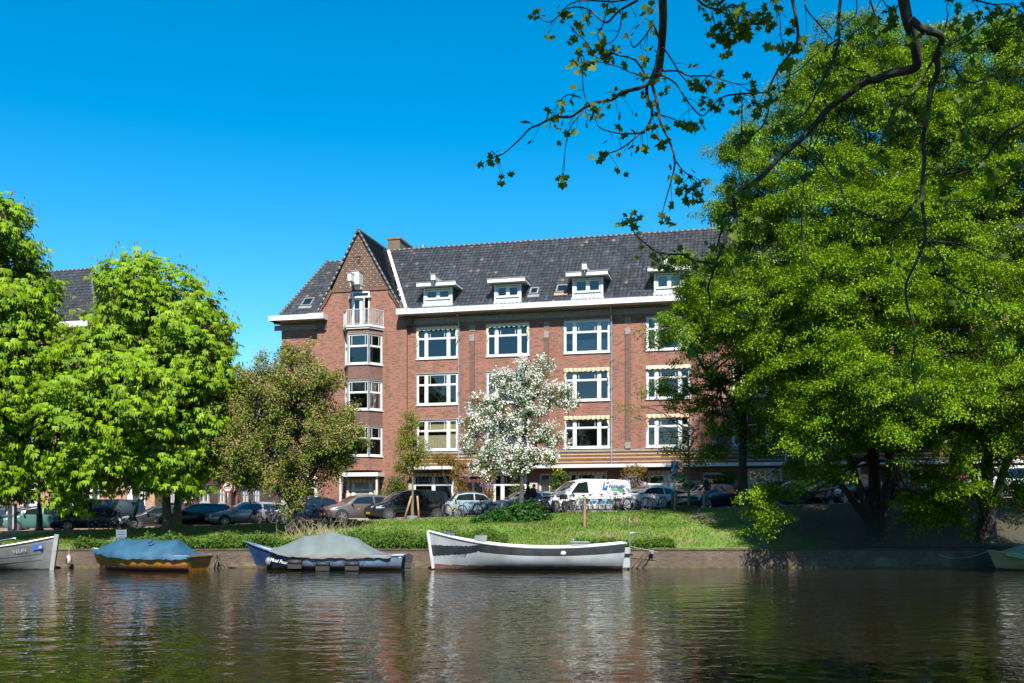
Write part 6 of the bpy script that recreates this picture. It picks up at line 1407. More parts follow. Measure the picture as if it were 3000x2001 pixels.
BLKC = plain('black_cloth', (.012, .013, .016), .9); NAVC = plain('dark_trousers', (.015, .016, .022), .9); BEI = plain('beige_trousers', (.3, .24, .19), .9); JEAN = plain('grey_blue_jeans', (.2, .24, .29), .9); WSHOE = plain('white_shoes', (.7, .7, .7), .6); HAIRD = plain('dark_hair', (.02, .015, .012), .7)
person('person in black clothes and a dark cap walking left behind the blossom tree', 1548, .9, 182, BLKC, NAVC, SKIN, BLKC, .7, HAIRD, cap=BLKC, h=1.85, back=BLKC)
person('person in dark jacket and beige trousers walking behind the one in the cap', 1566, 1.3, 178, BLKC, BEI, SKIN, BLKC, -.6, HAIRD, h=1.72)
person('person in a black top, pale jeans and white shoes walking under the sapling', 2070, .5, 185, BLKC, JEAN, SKIN, WSHOE, .75, HAIRD, h=1.82)

# ------------------------------------------------------------------ boats
def hull(L, B, zs, stern=.6, full=.45, rake=.35, n=30, pw=2.4, tumble=.0):
    """stations from stern (x=-L/2) to stem; returns functions"""
    def b(t):
        a = stern + (1 - stern) * math.sin(math.pi / 2 * min(1, t / full))
        if t > full: a *= max(0.012, 1 - ((t - full) / (1 - full)) ** pw)
        return B / 2 * a
    def px(t, z): return -L / 2 + L * t - rake * (1 - max(0, z) / zs(1.0)) * t ** 6 + .12 * (1 - t) ** 8 * (1 - max(0, z) / zs(0)) 
    def pt(t, v, s=1, ins=0.0):
        z = -.3 + (zs(t) + .3) * v; bow = max(0, (t - .55) / .45)
        prof = (1 - bow) * (1 - (1 - v) ** 3.2) + bow * v ** .8; y = max(.0, b(t) - ins) * prof
        return (px(t, z), s * y, z)
    return b, px, pt
def make_boat(name, label, loc, rz, L, B, zs, bands, mats, stern=.6, full=.45, rake=.35, pw=2.4, floor=.28, rail=None, railr=.045, group='boats moored at the quay wall', inner=None):
    root = empty(name, loc, rz, label, 'boat', group); b, px, pt = hull(L, B, zs, stern, full, rake, pw=pw)
    n = 80; lev = [i / 48 for i in range(49)]; rows = []
    for i in range(n + 1):
        t = i / n; rows.append([pt(t, v, 1) for v in lev[::-1]] + [pt(t, v, -1) for v in lev])
    def mf(i, j):
        k = j if j < len(lev) else 2 * len(lev) - 2 - j
        k = min(max(k, 0), len(lev) - 2); v = (lev[::-1][k] + lev[::-1][k + 1]) / 2; return bands((i + .5) / n, v)
    h = MB(); h.grid(rows, mf=mf); h.add(rows[0], [tuple(range(len(rows[0])))], bands(0, .6))
    hu = h.build('hull', mats, root)
    if rail:
        r_ = MB()
        for s in (1, -1): r_.tube([Vector(pt(i / n, 1.0, s)) + Vector((0, 0, .01)) for i in range(n + 1)], railr, 6)
        r_.bar(Vector(pt(0, 1, 1)), Vector(pt(0, 1, -1)), .09, .07); r_.build('rub_rail', rail, root)
    if inner:
        r_ = MB(); rows = []
        for i in range(1, n): t = i / n; zf = floor; vf = (zf + .3) / (zs(t) + .3); rows.append([pt(t, .995, 1, .06), pt(t, vf, 1, .1), pt(t, vf, -1, .1), pt(t, .995, -1, .06)])
        r_.grid(rows); r_.build('inside', inner, root, fix=False)
    return root, b, px, pt
def sheer(zmid, zbow, zst_, tm=.4, p=2.0):
    return lambda t: zmid + (zbow - zmid) * max(0, (t - tm) / (1 - tm)) ** p + (zst_ - zmid) * max(0, (tm - t) / tm) ** 2
# white boat
HULLW = plain('worn_white_hull', (.40, .425, .435), .4, var=.22, sc=1.3); HBLK = plain('worn_black_band', (.028, .03, .032), .45, var=.5, sc=2); BOOT = plain('faded_red_waterline', (.2, .07, .055), .7, var=.5, sc=1.6); SLIME = plain('waterline_slime', (.03, .03, .015), .7, var=.4)
zsW = sheer(1.0, 1.72, 1.2, .38, 2.1)
def bandW(t, v):
    z = -.3 + (zsW(t) + .3) * v
    if z < .07: return 3
    if z < .2 + .06 * t ** 4: return 2
    if t > .74:
        vs = .965 - .26 * ((t - .74) / .26) ** .6
        return 1 if vs - .2 - .06 * (t - .74) / .26 < v < vs else 0
    if v > (.72 if t < .8 else .72 - .9 * (t - .8) ** 1.2) and v < .955: return 1
    return 0
xb = (1245 + 1838) / 2; pB = W(xb, 1600, 44.4)
wb_, b, px, pt = make_boat('motor_sloop', 'long white open boat with a black band, red waterline and high bow at the left', (pB.x, 44.45, 0), math.pi, 8.75, 2.25, zsW, bandW, [HULLW, HBLK, BOOT, SLIME], stern=.55, full=.42, rake=.25, pw=2.8, rail=plain('worn_white_rail', (.68, .68, .65), .5, var=.15), railr=.05, inner=plain('boat_inside', (.32, .3, .27), .7, var=.3, sc=5), floor=.35)
o = MB()      # fore deck
rows = [[Vector(pt(t, .99, s)) + Vector((0, 0, .012)) for s in (1, .5, 0, -.5, -1)] for t in [.79 + .2 * i / 8 for i in range(9)]]
rows = [[(p.x, p.y * q, p.z) for q in (1, .5, 0, -.5, -1)] for p in [Vector(pt(.76 + .235 * i / 8, .985, 1)) + Vector((0, 0, .015)) for i in range(9)]]
o.grid(rows); o.build('fore_deck', WHITE, wb_)
o = MB(); rows = []     # curved spray screen
for i in range(9):
    a = -1 + 2 * i / 8; q = Vector(pt(.76, 1, 1)); yy = q.y * a; xx = q.x - .55 * abs(a) ** 2 + .1; rows.append([(xx, yy, q.z - .25), (xx - .06, yy * .98, q.z + .28)])
o.grid(rows); o.build('spray_screen', plain('grey_screen', (.3, .32, .31), .5), wb_)
o = MB(); rows = [[(p.x, p.y * q, p.z) for q in (1, 0, -1)] for p in [Vector(pt(.005 + .13 * i / 5, .985, 1)) + Vector((0, 0, .015)) for i in range(6)]]; o.grid(rows); o.build('aft_deck', plain('peeling_white', (.55, .52, .46), .8, var=.3, sc=8), wb_)
o = MB(); o.box(-2.75, -2.0, -.3, .3, .35, 1.22); o.box(-2.8, -1.95, -.34, .34, 1.22, 1.26, 0); o.tube([(-2.1, 0, 1.26), (-2.1, 0, 1.36)], .04, 6, 1); o.build('engine_box', [plain('engine_grey', (.33, .34, .35), .6), STEEL], wb_)
for tx in (-.9, .6, 1.9): o = MB(); q = b((tx + 4.4) / 8.75); o.box(tx - .14, tx + .14, -q * .75, q * .75, .62, .67); o.build('thwart', WOOD, wb_)
o = MB()
o.tube([Vector(pt(1, v, 1)) * 1.0 + Vector((.02, 0, 0)) for v in (.18, .4, .6, .8, 1.0)], .07, 6); o.build('stem_post', plain('white_stem', (.66, .66, .62), .5, var=.2), wb_)
o = MB(); o.box(-4.62, -4.3, -.03, .03, .1, 1.0); o.box(-4.75, -4.35, -.1, .1, .62, .72, 1); o.build('rudder', [HULLW, BLACKM], wb_)
yb_ = b(.25); o = MB(); o.ball((-1.9 + .3, yb_ + .03, .78), .14, 0, 8, (1, .5, .8)); o.build('fender', WHITE, wb_)
q = Vector(pt(.84, .66, 1)); lettering('boat_name', 'Myrthe', .2, INK, wb_, frameM((q.x, q.y + .035, q.z - .02), Vector(pt(.79, .66, 1)) - Vector(pt(.89, .66, 1)), (0, 0, 1)), shear=.3)
o = MB(); rg = random.Random(4)
for i in range(3):
    c = Vector(pt(.9 + .02 * i, 1, 1)); o.tube([(c.x - .2 + .09 * math.cos(a), .15 - .2 * i + .09 * math.sin(a), c.z + .03 + a * .006) for a in [k * .7 for k in range(24)]], .022, 5)
ob = o.build('rope_coil', plain('blue_rope', (.1, .14, .22), .9)); ob.location = wb_.location; ob.rotation_euler = wb_.rotation_euler; tag(ob, 'coils of blue rope lying on the bow deck of the white boat', 'rope')
# boat under the grey-green cover
zsM = sheer(.60, 1.24, .64, .45, 2.6); HNAVY = plain('blue_hull', (.03, .06, .17), .4, var=.2, sc=2); HFADE = plain('faded_blue_hull', (.13, .18, .28), .6, var=.3, sc=2); RUST = plain('rusty_red_waterline', (.11, .06, .05), .8, var=.4)
def bandM(t, v):
    z = -.3 + (zsM(t) + .3) * v
    return 3 if z < .05 else (2 if z < .2 else (0 if t > .62 else 1))
pB = W((712 + 1185) / 2, 1600, 44.3)
mb_, b, px, pt = make_boat('covered_boat', 'blue boat with a high bow under a tent-like grey-green cover, black fenders on its side', (pB.x, 44.6, 0), math.pi - .02, 7.15, 2.2, zsM, bandM, [HNAVY, HFADE, RUST, SLIME], stern=.6, full=.42, rake=.55, pw=2.6, rail=plain('blue_rail', (.1, .15, .27), .6, var=.3), inner=plain('boat_inside_dark', (.06, .06, .06), .8))
def cover(root, t0, t1, ridge, b, pt, zs, mat, over=.1, n=46, drop=.14, pw=1.15, seed=1, fold=.05):
    rng_ = random.Random(seed); o = MB(); rows = []; ph = [rng_.uniform(0, 6) for _ in range(6)]
    for i in range(n + 1):
        t = t0 + (t1 - t0) * i / n; zr = ridge(t); w_ = b(t) + .085; zg = zs(t); x = pt(t, 1, 1)[0]; row = []
        for q in [-1.0] + [-1 + 2 * k / 18 for k in range(19)] + [1.0]:
            a = abs(q); edge = (len(row) == 0 or len(row) == 20)
            z = zr + (zg + .03 - zr) * a ** pw; y = w_ * q
            wr = fold * (math.sin(t * 62 + ph[0] + q * 3) * .5 + math.sin(t * 31 + ph[1] - q * 5)) * a * (1 - a * .35) * .5 + .018 * math.sin(q * 9 + t * 24 + ph[2])
            z += wr
            if edge: z = zg - drop + .022 * math.sin(t * 31 + ph[3]) + .014 * math.sin(t * 83 + ph[4]) + rng_.uniform(-.012, .012); y = (w_ + .03 + .02 * math.sin(t * 57 + ph[5])) * q
            row.append((x, y, z))
        rows.append(row)
    o.grid(rows); o.add(rows[0], [tuple(range(len(rows[0])))], 0, True); o.add(rows[-1], [tuple(range(len(rows[-1])))[::-1]], 0, True)
    return o.build('cover', mat, root, fix=False)
def lin(*pts):
    def f(t):
        for (a, za), (b_, zb) in zip(pts[:-1], pts[1:]):
            if a <= t <= b_: q = (t - a) / (b_ - a); return za + (zb - za) * q - .05 * math.sin(math.pi * q)
        return pts[-1][1] if t > pts[-1][0] else pts[0][1]
    return f
m, nt, bs_ = newmat('grey_green_canvas')
t = N(nt, 'ShaderNodeTexCoord'); sp = N(nt, 'ShaderNodeSeparateXYZ'); nt.links.new(t.outputs['Object'], sp.inputs[0])
c = ramp(nt, noise(nt, 1.4, 5), [(.3, (.06, .08, .08)), (.7, (.10, .12, .118))])
c = mixc(nt, ramp(nt, math_(nt, 'ADD', sp.outputs[2], math_(nt, 'MULTIPLY', noise(nt, 2.5, 5), .5)), [(.82, .8), (1.25, 0)]), c, (.085, .07, .045))
nt.links.new(c, bs_.inputs['Base Color']); bs_.inputs['Roughness'].default_value = .8; bump(nt, bs_, noise(nt, 5, 5), .03, .5)
cover(mb_, .07, .83, lin((.07, .62), (.13, .72), (.29, 1.42), (.47, 1.74), (.63, 1.50), (.83, .98)), b, pt, zsM, m, pw=1.25, drop=.05)
o = MB(); rows = [[(p.x, p.y * q, p.z) for q in (1, .4, -.4, -1)] for p in [Vector(pt(.82 + .175 * i / 6, .985, 1)) + Vector((0, 0, .015)) for i in range(7)]]; o.grid(rows); o.build('fore_deck', plain('grey_white_deck', (.6, .6, .57), .7, var=.2, sc=4), mb_)
o = MB(); o.box(-3.5, -3.05, -.7, .7, .56, .66); o.build('stern_seat', WHITE, mb_)
o = MB(); o.add([(-3.5, -.03, .0), (-3.85, -.03, .05), (-3.95, -.03, .62), (-3.75, -.03, .74), (-3.5, -.03, .6), (-3.5, .03, .0), (-3.85, .03, .05), (-3.95, .03, .62), (-3.75, .03, .74), (-3.5, .03, .6)], [(0, 1, 2, 3, 4), (9, 8, 7, 6, 5), (0, 5, 6, 1), (1, 6, 7, 2), (2, 7, 8, 3), (3, 8, 9, 4)]); o.build('rudder', plain('black_rudder', (.02, .02, .02), .6), mb_)
for tx, z in ((.66, .2), (.48, .12), (.30, .13)):
    q = Vector(pt(tx, .7, 1)); o = MB(); o.tube([(q.x - .3, q.y + .13, z + .18), (q.x + .3, q.y + .13, z + .18)], .11, 8); o.box(q.x - .3, q.x + .3, q.y + .04, q.y + .2, z - .1, z + .18); f_ = o.build('fender', DARK, mb_)
    o = MB(); e = Vector(pt(tx, 1, 1)); o.tube([(q.x - .28, q.y + .13, z + .2), (e.x - .55, e.y + .04, e.z - .04)], .01, 4); o.tube([(q.x + .28, q.y + .13, z + .2), (e.x + .55, e.y + .04, e.z - .04)], .01, 4); o.build('rope', BLACKM, f_)
q = Vector(pt(.86, .5, 1)); o = MB(); o.ball((q.x, q.y + .14, .38), .15, 0, 10, (1, 1, 1.35)); o.build('ball_fender', plain('grey_ball', (.22, .23, .24), .5), mb_)
a_, b2 = Vector(pt(.755, .66, 1)), Vector(pt(.80, .66, 1))
lettering('boat_name', 'Moai Fuort', .21, WHITE, mb_, frameM((a_.x + .1, a_.y + .1, a_.z + .02), Vector(pt(.7, .62, 1)) - Vector(pt(.82, .66, 1)), (0, 0.05, 1)), shear=.3, bold=.006)
o = MB()
for k in range(5): o.box(-3.98 - .02, -3.6, .2, .22, -.05 + .08 * k, -.03 + .08 * k); o.box(-3.98 - .02, -3.98, -.15, .2, -.05 + .08 * k, -.03 + .08 * k)
for k in range(5): o.box(-3.99 + .09 * k, -3.98 + .09 * k, .2, .225, -.08, .3)
o.build('crate', plain('dark_cage', (.06, .07, .06), .7), mb_)
# wooden boat under the blue cover
zsB = sheer(.66, .92, .66, .4, 2.0); MAHO = plain('varnished_wood', (.5, .2, .035), .35, var=.3, sc=4); 
def bandB(t, v):
    z = -.3 + (zsB(t) + .3) * v; return 2 if z < .06 else (1 if z < .14 else (3 if z < .19 else 0))
pB = W(440, 1620, 44.6)
bl_, b, px, pt = make_boat('covered_boat', 'varnished wooden boat under a bright blue cover with a red waterline', (pB.x - .1, 44.3, 0), math.pi - R(15), 5.5, 2.15, zsB, bandB, [MAHO, plain('red_boot', (.42, .05, .03), .5, var=.2), SLIME, plain('pale_line', (.5, .4, .3), .6)], stern=.86, full=.4, rake=.35, pw=2.3, rail=MAHO, inner=plain('boat_inside_dark', (.06, .06, .06), .8))
m, nt, bs_ = newmat('blue_canvas'); nt.links.new(ramp(nt, noise(nt, 1.3, 5), [(.3, (.006, .040, .078)), (.7, (.011, .066, .115))]), bs_.inputs['Base Color']); bs_.inputs['Roughness'].default_value = .65; bump(nt, bs_, noise(nt, 4, 5), .04, .5)
cover(bl_, .0, .98, lin((.0, .62), (.1, .78), (.2, 1.36), (.45, 1.38), (.72, 1.40), (.8, 1.28), (.98, .86)), b, pt, zsB, m, pw=1.8, drop=.13, seed=4, fold=.07)
o = MB(); q = Vector((-.75, b(.36) * .62, 1.17)); u_ = Vector((-1, 0, 0))
hp = [(-.16, .0), (-.08, .05), (0, .045), (.06, .02), (.1, .0), (.13, .08), (.12, .16), (.17, .19), (.09, .18), (.08, .1), (.04, -.01), (-.04, -.05)]
o.add([(q.x - p[0], q.y + .08 - p[1] * .45, q.z + .06 + p[1] * .9) for p in hp], [tuple(range(len(hp)))]); o.build('emblem', INK, bl_)
# grey steel sloop cut off by the left edge
zsG = sheer(.85, 1.45, 1.0, .4, 2.0); GREYH = plain('bare_grey_hull', (.24, .24, .235), .45, .35, .25, 2); 
def bandG(t, v):
    z = -.3 + (zsG(t) + .3) * v; return 2 if z < .05 else (1 if v > .9 else 0)
pB = W(160, 1600, 44.9); Lg = 7.6
gb_, b, px, pt = make_boat('steel_sloop', 'bare grey steel sloop pointing right, cut off by the left edge of the photo', (pB.x - Lg / 2 + .15, 44.8, 0), R(-4), Lg, 2.3, zsG, bandG, [GREYH, plain('grey_rib_band', (.3, .3, .29), .5, .3, .3, 6), SLIME], stern=.6, full=.45, rake=.15, pw=2.6, rail=plain('grey_rail', (.4, .4, .39), .4, .4), inner=plain('boat_inside_dark', (.06, .06, .06), .8))
o = MB(); st0, st1 = Vector(pt(1, .2, 1)), Vector(pt(1, 1, 1)); o.bar(st0 + Vector((.05, 0, -.1)), st1 + Vector((.14, 0, .12)), .12, .2, 0, up=(1, 0, 0)); o.build('stem_post', plain('pale_stem', (.4, .38, .34), .5, .2), gb_)
o = MB()
for v_ in (.45, .62): o.tube([Vector(pt(i / 20, v_, -1)) + Vector((0, -.004, 0)) for i in range(1, 20)], .012, 4)
o.build('plank_seam', plain('dark_seam', (.05, .05, .05), .7), gb_)
q = Vector(pt(.84, .78, -1)); lettering('boat_name', 'VEUN', .22, plain('grey_letters', (.4, .4, .4), .5), gb_, frameM((q.x, q.y - .035, q.z), Vector(pt(.88, .78, -1)) - Vector(pt(.8, .78, -1)), (0, 0, 1)))
q = Vector(pt(.93, .78, -1)); d_ = (Vector(pt(.95, .78, -1)) - Vector(pt(.91, .78, -1))).normalized(); o = MB(); o.bar(q - d_ * .22 + Vector((0, -.03, .05)), q + d_ * .2 + Vector((0, -.03, .05)), .02, .2); o.build('sticker', BLUEP, gb_); o = MB(); o.lathe([(.005, -.05), (.07, -.05), (.075, -.03)], 14, (q.x + .12, q.y - .01, q.z + .05), 'y', 0, False); o.build('round_sticker', plain('pink_sticker', (.6, .3, .3), .5), gb_)
o = MB(); o.tube([(1.2, .2, 1.05), (1.2, .2, 1.3), (1.9, .2, 1.4), (1.9, .2, 1.2)], .03, 6); o.build('cleat', STEEL, gb_)
# white fender hanging between the two left boats and their ropes
p = W(201, 1640, 45.6); o = MB(); o.ball((0, 0, 0), .12, 0, 10, (1, 1, 2.0)); o.tube([(0, 0, .22), (0, .05, .55)], .012, 4); ob = o.build('fender', plain('cream_fender', (.55, .52, .45), .5)); ob.location = p; tag(ob, 'cream fender hanging at the quay between the grey sloop and the blue covered boat', 'fender')
p = Vector(W(636, 1640, 45.7)); r_ = empty('mooring_post', (p.x, 45.7, 0), 0, 'dark mooring iron with ropes between the blue covered boat and the blue bowed boat', 'mooring post')
o = MB(); o.tube([(-.12, -.15, -.2), (.0, 0, .6)], .04, 6); o.tube([(.0, 0, .55), (.42, -.25, .02)], .02, 5); o.tube([(.0, 0, .55), (.12, -.3, -.1)], .02, 5); o.build('iron', BLACKM, r_)
o = MB(); o.tube([(-.35, -.4, .5), (0, 0, .52), (.5, -.1, .42), (1.1, -.3, .6)], .014, 5); o.build('rope', plain('dark_rope', (.08, .06, .05), .9), r_)
# boat at the right edge in the shade
zsE = sheer(.55, .85, .6, .4, 2.0); CRM = plain('cream_hull', (.42, .33, .14), .5, var=.15)
pB = W(2905, 1640, 44.3); Le = 5.5
eb_, b, px, pt = make_boat('covered_boat', 'cream boat with a pale green cover lying in the shade at the right edge', (pB.x + Le / 2 - .1, 44.4, 0), math.pi, Le, 2.0, zsE, lambda t, v: 1 if v < .36 else 0, [CRM, SLIME], rail=plain('cream_rail', (.5, .42, .22), .5), inner=plain('boat_inside_dark', (.06, .06, .06), .8))
m = plain('pale_green_canvas', (.3, .33, .2), .8, var=.15); cover(eb_, .0, .9, lin((0, .7), (.3, 1.5), (.6, 1.45), (.9, .82)), b, pt, zsE, m, seed=9)
o = MB(); o.tube([(2.7, 0, .85), (3.2, -.6, .55), (3.9, -1.1, .45), (4.4, -1.3, .6)], .014, 5); o.build('rope', plain('pale_rope', (.45, .4, .3), .9), eb_)
# ------------------------------------------------------------------ plane tree on the near bank whose branches hang into the view
C3 = lambda *p: [(1400 + x / 2.45, y / 2.45) for x, y in p]
C4 = lambda *p: [(2100 + x / 2.45, y / 2.45) for x, y in p]
C5 = lambda *p: [(2300 + x / 2.24, 600 + y / 2.24) for x, y in p]
C6 = lambda *p: [(1800 + x / 3.137, 600 + y / 3.137) for x, y in p]
# (points on the picture, radius px at start, at end, depth start, depth end, leafy)
BR = [
 (C3((1322, -60), (1330, 120), (1320, 300), (1310, 420), (1295, 520), (1245, 590)), 13, 10, 9.5, 9.8, 0),
 (C3((1245, 590), (1150, 635), (1040, 660), (960, 715), (830, 740), (740, 790), (660, 840), (550, 840), (440, 895), (370, 925), (300, 1000), (180, 1105), (120, 1120)), 6, 1.5, 9.8, 10.6, 2),
 (C3((1215, 600), (1215, 700), (1250, 770), (1240, 860), (1200, 930), (1150, 970), (1080, 1030), (1000, 1080), (900, 1110)), 5, 1.5, 9.8, 9.3, 3),
 (C3((1250, 610), (1290, 750), (1310, 880), (1370, 1000), (1410, 1120), (1410, 1200), (1390, 1290), (1350, 1430), (1320, 1540)), 4.5, 1.4, 9.8, 9.4, 3),
 (C3((1200, 950), (1060, 960), (940, 940), (860, 900), (820, 760)), 3, 1.2, 9.5, 9.9, 3),
 (C3((1310, 300), (1240, 560), (1130, 430), (1000, 395), (960, 380), (860, 420), (780, 300), (680, 220)), 3.5, 1.2, 9.6, 10, 3),
 (C3((1305, 300), (1260, 180), (1200, 260), (1120, 340), (1100, 260), (1180, 150), (1260, 60)), 3, 1.2, 9.6, 10.2, 2),
 (C3((1240, 560), (1100, 520), (960, 460), (760, 435)), 2.4, 1, 9.7, 9.4, 1),
 (C3((1150, 0), (1010, 80), (930, 160), (870, 130), (780, 60), (640, 60), (520, 160), (430, 120)), 4, 1.3, 9.7, 10.4, 3),
 (C3((1130, -20), (980, 10), (720, 5), (600, 80)), 3.5, 1.2, 9.5, 9.9, 3),
 (C3((940, 0), (900, 170), (860, 260), (900, 330)), 2.4, 1, 9.6, 9.8, 3),
 (C3((1040, 80), (1010, 230), (960, 300), (860, 330)), 2, 1, 9.6, 9.9, 3),
 (C3((1320, 510), (1440, 510), (1520, 545), (1660, 545), (1780, 580), (1900, 605), (1960, 590)), 3, 1.2, 9.8, 9.6, 2),
 (C3((1330, 340), (1400, 440), (1460, 540), (1560, 620), (1640, 560), (1700, 500)), 2.6, 1.1, 9.6, 9.9, 2),
 (C3((1310, 530), (1420, 600), (1500, 720), (1600, 830), (1660, 790), (1720, 720), (1800, 680), (1960, 665)), 2.8, 1.2, 9.8, 9.5, 2),
 (C3((1300, 820), (1420, 860), (1500, 900), (1560, 880)), 2.2, 1, 9.6, 9.6, 3),
 (C3((1410, 1150), (1480, 1230), (1560, 1300), (1540, 1360)), 2, 1, 9.5, 9.5, 3),
 (C3((760, 790), (700, 860), (650, 950), (625, 1100), (620, 1220)), 2.2, 1, 10, 10.2, 1),
 (C3((790, 740), (760, 660), (750, 520), (740, 410)), 2.2, 1, 10, 10, 1),
 (C3((740, 700), (640, 680), (580, 740), (540, 800)), 2, 1, 10, 10, 2),
 (C3((1560, -20), (1640, 45), (1760, 70), (1830, 30), (1900, 90), (1960, 110)), 4, 1.5, 9, 9.3, 3),
 (C3((1800, 70), (1830, 160), (1800, 210), (1720, 240)), 2, 1, 9.2, 9.2, 4),
 (C3((1680, 80), (1700, 170), (1780, 260)), 2, 1, 9.2, 9.2, 4),
 (C4((1325, -80), (1340, 0), (1370, 150), (1410, 260), (1430, 380), (1435, 470), (1380, 500), (1240, 530), (1150, 570), (1080, 580), (950, 670), (800, 780), (700, 900), (590, 1010), (440, 1140), (330, 1260), (230, 1330), (120, 1410)), 17, 6, 9, 10, 0),
 (C4((1395, 140), (1480, 210), (1580, 240), (1620, 290), (1580, 400), (1590, 500), (1550, 600), (1520, 750), (1500, 900), (1480, 1000), (1490, 1150), (1470, 1400), (1490, 1567)), 12, 5, 9, 9.4, 1),
 (C5((910, 90), (915, 240), (850, 400), (795, 520), (800, 650), (845, 800), (845, 920), (830, 1050), (855, 1220)), 5, 1.6, 9.4, 9.6, 2),
 (C5((915, 230), (990, 290), (1040, 380), (1070, 500), (1180, 570), (1320, 620), (1390, 720), (1430, 850)), 3, 1.1, 9.4, 9.2, 2),
 (C5((920, 245), (1100, 250), (1250, 300), (1340, 350), (1450, 350)), 3.4, 1.2, 9.4, 9.2, 1),
 (C5((830, 0), (750, 110), (620, 95), (520, 60), (400, 10)), 4, 2, 9.5, 9.8, 1),
 (C5((750, 110), (700, 250), (690, 400), (660, 560)), 2, 1, 9.5, 9.6, 2),
 (C4((120, 1410), (130, 1567)), 6, 5, 10, 10, 1),
 (C6((1105, 0), (1115, 140), (1050, 250), (980, 420), (930, 540), (900, 640), (860, 760), (880, 900), (850, 1100), (700, 1300)), 6, 1.4, 10, 10.4, 2),
 (C6((910, 540), (800, 520), (700, 495), (620, 455), (520, 455), (380, 430), (290, 360), (190, 270), (160, 170), (150, 80)), 4, 1.2, 10.1, 10.6, 3),
 (C6((930, 440), (1000, 200), (1090, 160)), 3, 2, 10, 10, 2),
 (C6((940, 560), (1000, 500), (1080, 600), (1150, 760), (1160, 1000)), 2.4, 1, 10.1, 10, 2),
 (C6((1350, 0), (1310, 230), (1270, 400), (1200, 520)), 2.2, 1, 9.9, 9.8, 3),
 (C6((1725, 0), (1720, 260), (1740, 420), (1830, 560), (1900, 640)), 2.6, 1.2, 9.6, 9.6, 1),
 (C4((535, -40), (580, 200), (570, 320), (500, 420), (440, 500), (370, 650), (385, 720), (340, 880), (280, 950), (170, 1020)), 5, 1.5, 9.3, 9.8, 2),
 (C4((370, 660), (180, 675), (60, 690), (0, 730)), 2.4, 1.2, 9.5, 9.6, 3),
 (C4((180, 690), (180, 850), (170, 1020), (155, 1200), (190, 1340)), 2, 1.2, 9.6, 9.9, 3),
 (C4((890, -30), (870, 200), (880, 270), (830, 440), (720, 650), (680, 740), (600, 840), (440, 900)), 5, 1.4, 9.2, 9.8, 2),
 (C4((870, 280), (780, 340), (700, 400), (580, 510), (470, 560)), 3, 1.2, 9.3, 9.5, 3),
 (C4((640, -20), (640, 60), (760, 200), (830, 280)), 2.6, 1.6, 9.2, 9.3, 1),
 (C4((840, 430), (960, 500), (1100, 520), (1200, 590), (1330, 605)), 2.6, 1.2, 9.3, 9.1, 1),
 (C4((690, 930), (670, 1040), (640, 1230), (620, 1400), (690, 1500)), 2.6, 1.2, 9.8, 10, 2),
 (C4((780, 850), (720, 1000), (640, 1180), (540, 1330)), 2.6, 1.2, 9.7, 9.9, 2),
 (C4((590, 1040), (720, 1130), (800, 1230), (880, 1330), (920, 1440), (1000, 1500), (1150, 1560)), 3, 1.2, 9.9, 9.7, 2),
 (C4((800, 780), (820, 740), (760, 860), (850, 1080), (900, 1200)), 2, 1, 9.7, 9.7, 1),
 (C4((1590, 420), (1620, 490), (1700, 480), (1760, 570), (1850, 590), (1960, 540), (2100, 470)), 5, 1.6, 9.2, 8.8, 1),
 (C4((1560, 420), (1450, 600), (1400, 690), (1320, 690), (1240, 850), (1190, 980), (1180, 1120)), 4, 1.2, 9.2, 9.4, 2),
 (C4((1400, 690), (1330, 820), (1250, 900)), 2, 1, 9.3, 9.4, 2),
 (C4((1620, 350), (1800, 250), (1980, 120), (2200, 40)), 3, 1.5, 9.1, 8.8, 3),
 (C4((1640, 200), (1660, 100), (1650, 40), (1690, -20)), 2.2, 1.2, 9.1, 9, 2),
 (C4((2260, 850), (2100, 930), (2020, 1000), (1880, 1180), (1700, 1260), (1540, 1240)), 5, 1.4, 8.8, 9.2, 2),
 (C4((2040, 970), (1900, 910), (1780, 970)), 2, 1, 9, 9.1, 2),
 (C4((2260, 1080), (2180, 1200), (2080, 1320), (1960, 1370), (1820, 1440), (1600, 1440)), 4, 1.2, 8.8, 9.1, 2),
 (C4((1470, 1390), (1400, 1480), (1340, 1560)), 4, 3, 9.4, 9.5, 1),
 (C4((1820, -10), (1980, 30), (2080, 30), (2200, 90)), 3, 1.4, 8.8, 8.7, 4),
 (C4((1090, -30), (1130, 90), (1170, 170), (1240, 180)), 2.6, 1.2, 9, 9.1, 3),
 (C4((1170, -30), (1220, 40), (1250, 50)), 2, 1, 9, 9, 3),
 (C4((1000, -30), (1000, 100), (920, 170), (880, 230)), 2, 1, 9.1, 9.1, 1),
 (C4((2250, 120), (2100, 250), (1960, 300), (1850, 330)), 2.6, 1, 8.6, 8.8, 3),
 (C4((2230, 330), (2080, 430), (1980, 480), (1900, 560)), 2.2, 1, 8.6, 8.8, 2),
 (C4((-20, 70), (80, 50), (150, 60), (260, 100), (330, 110)), 2.6, 1.2, 9.1, 9.1, 4),
 (C4((400, -20), (450, 120), (460, 260), (480, 340)), 2.2, 1.1, 9.2, 9.2, 4),
]
pt_base = Vector((8.5, 1.2, .95))
proot = empty('plane_tree', pt_base, 0, 'plane tree on the near bank whose dark leafy branches hang in from the top right', 'tree')
rng = np.random.default_rng(77); wood = MB(); LP = []; LA = []
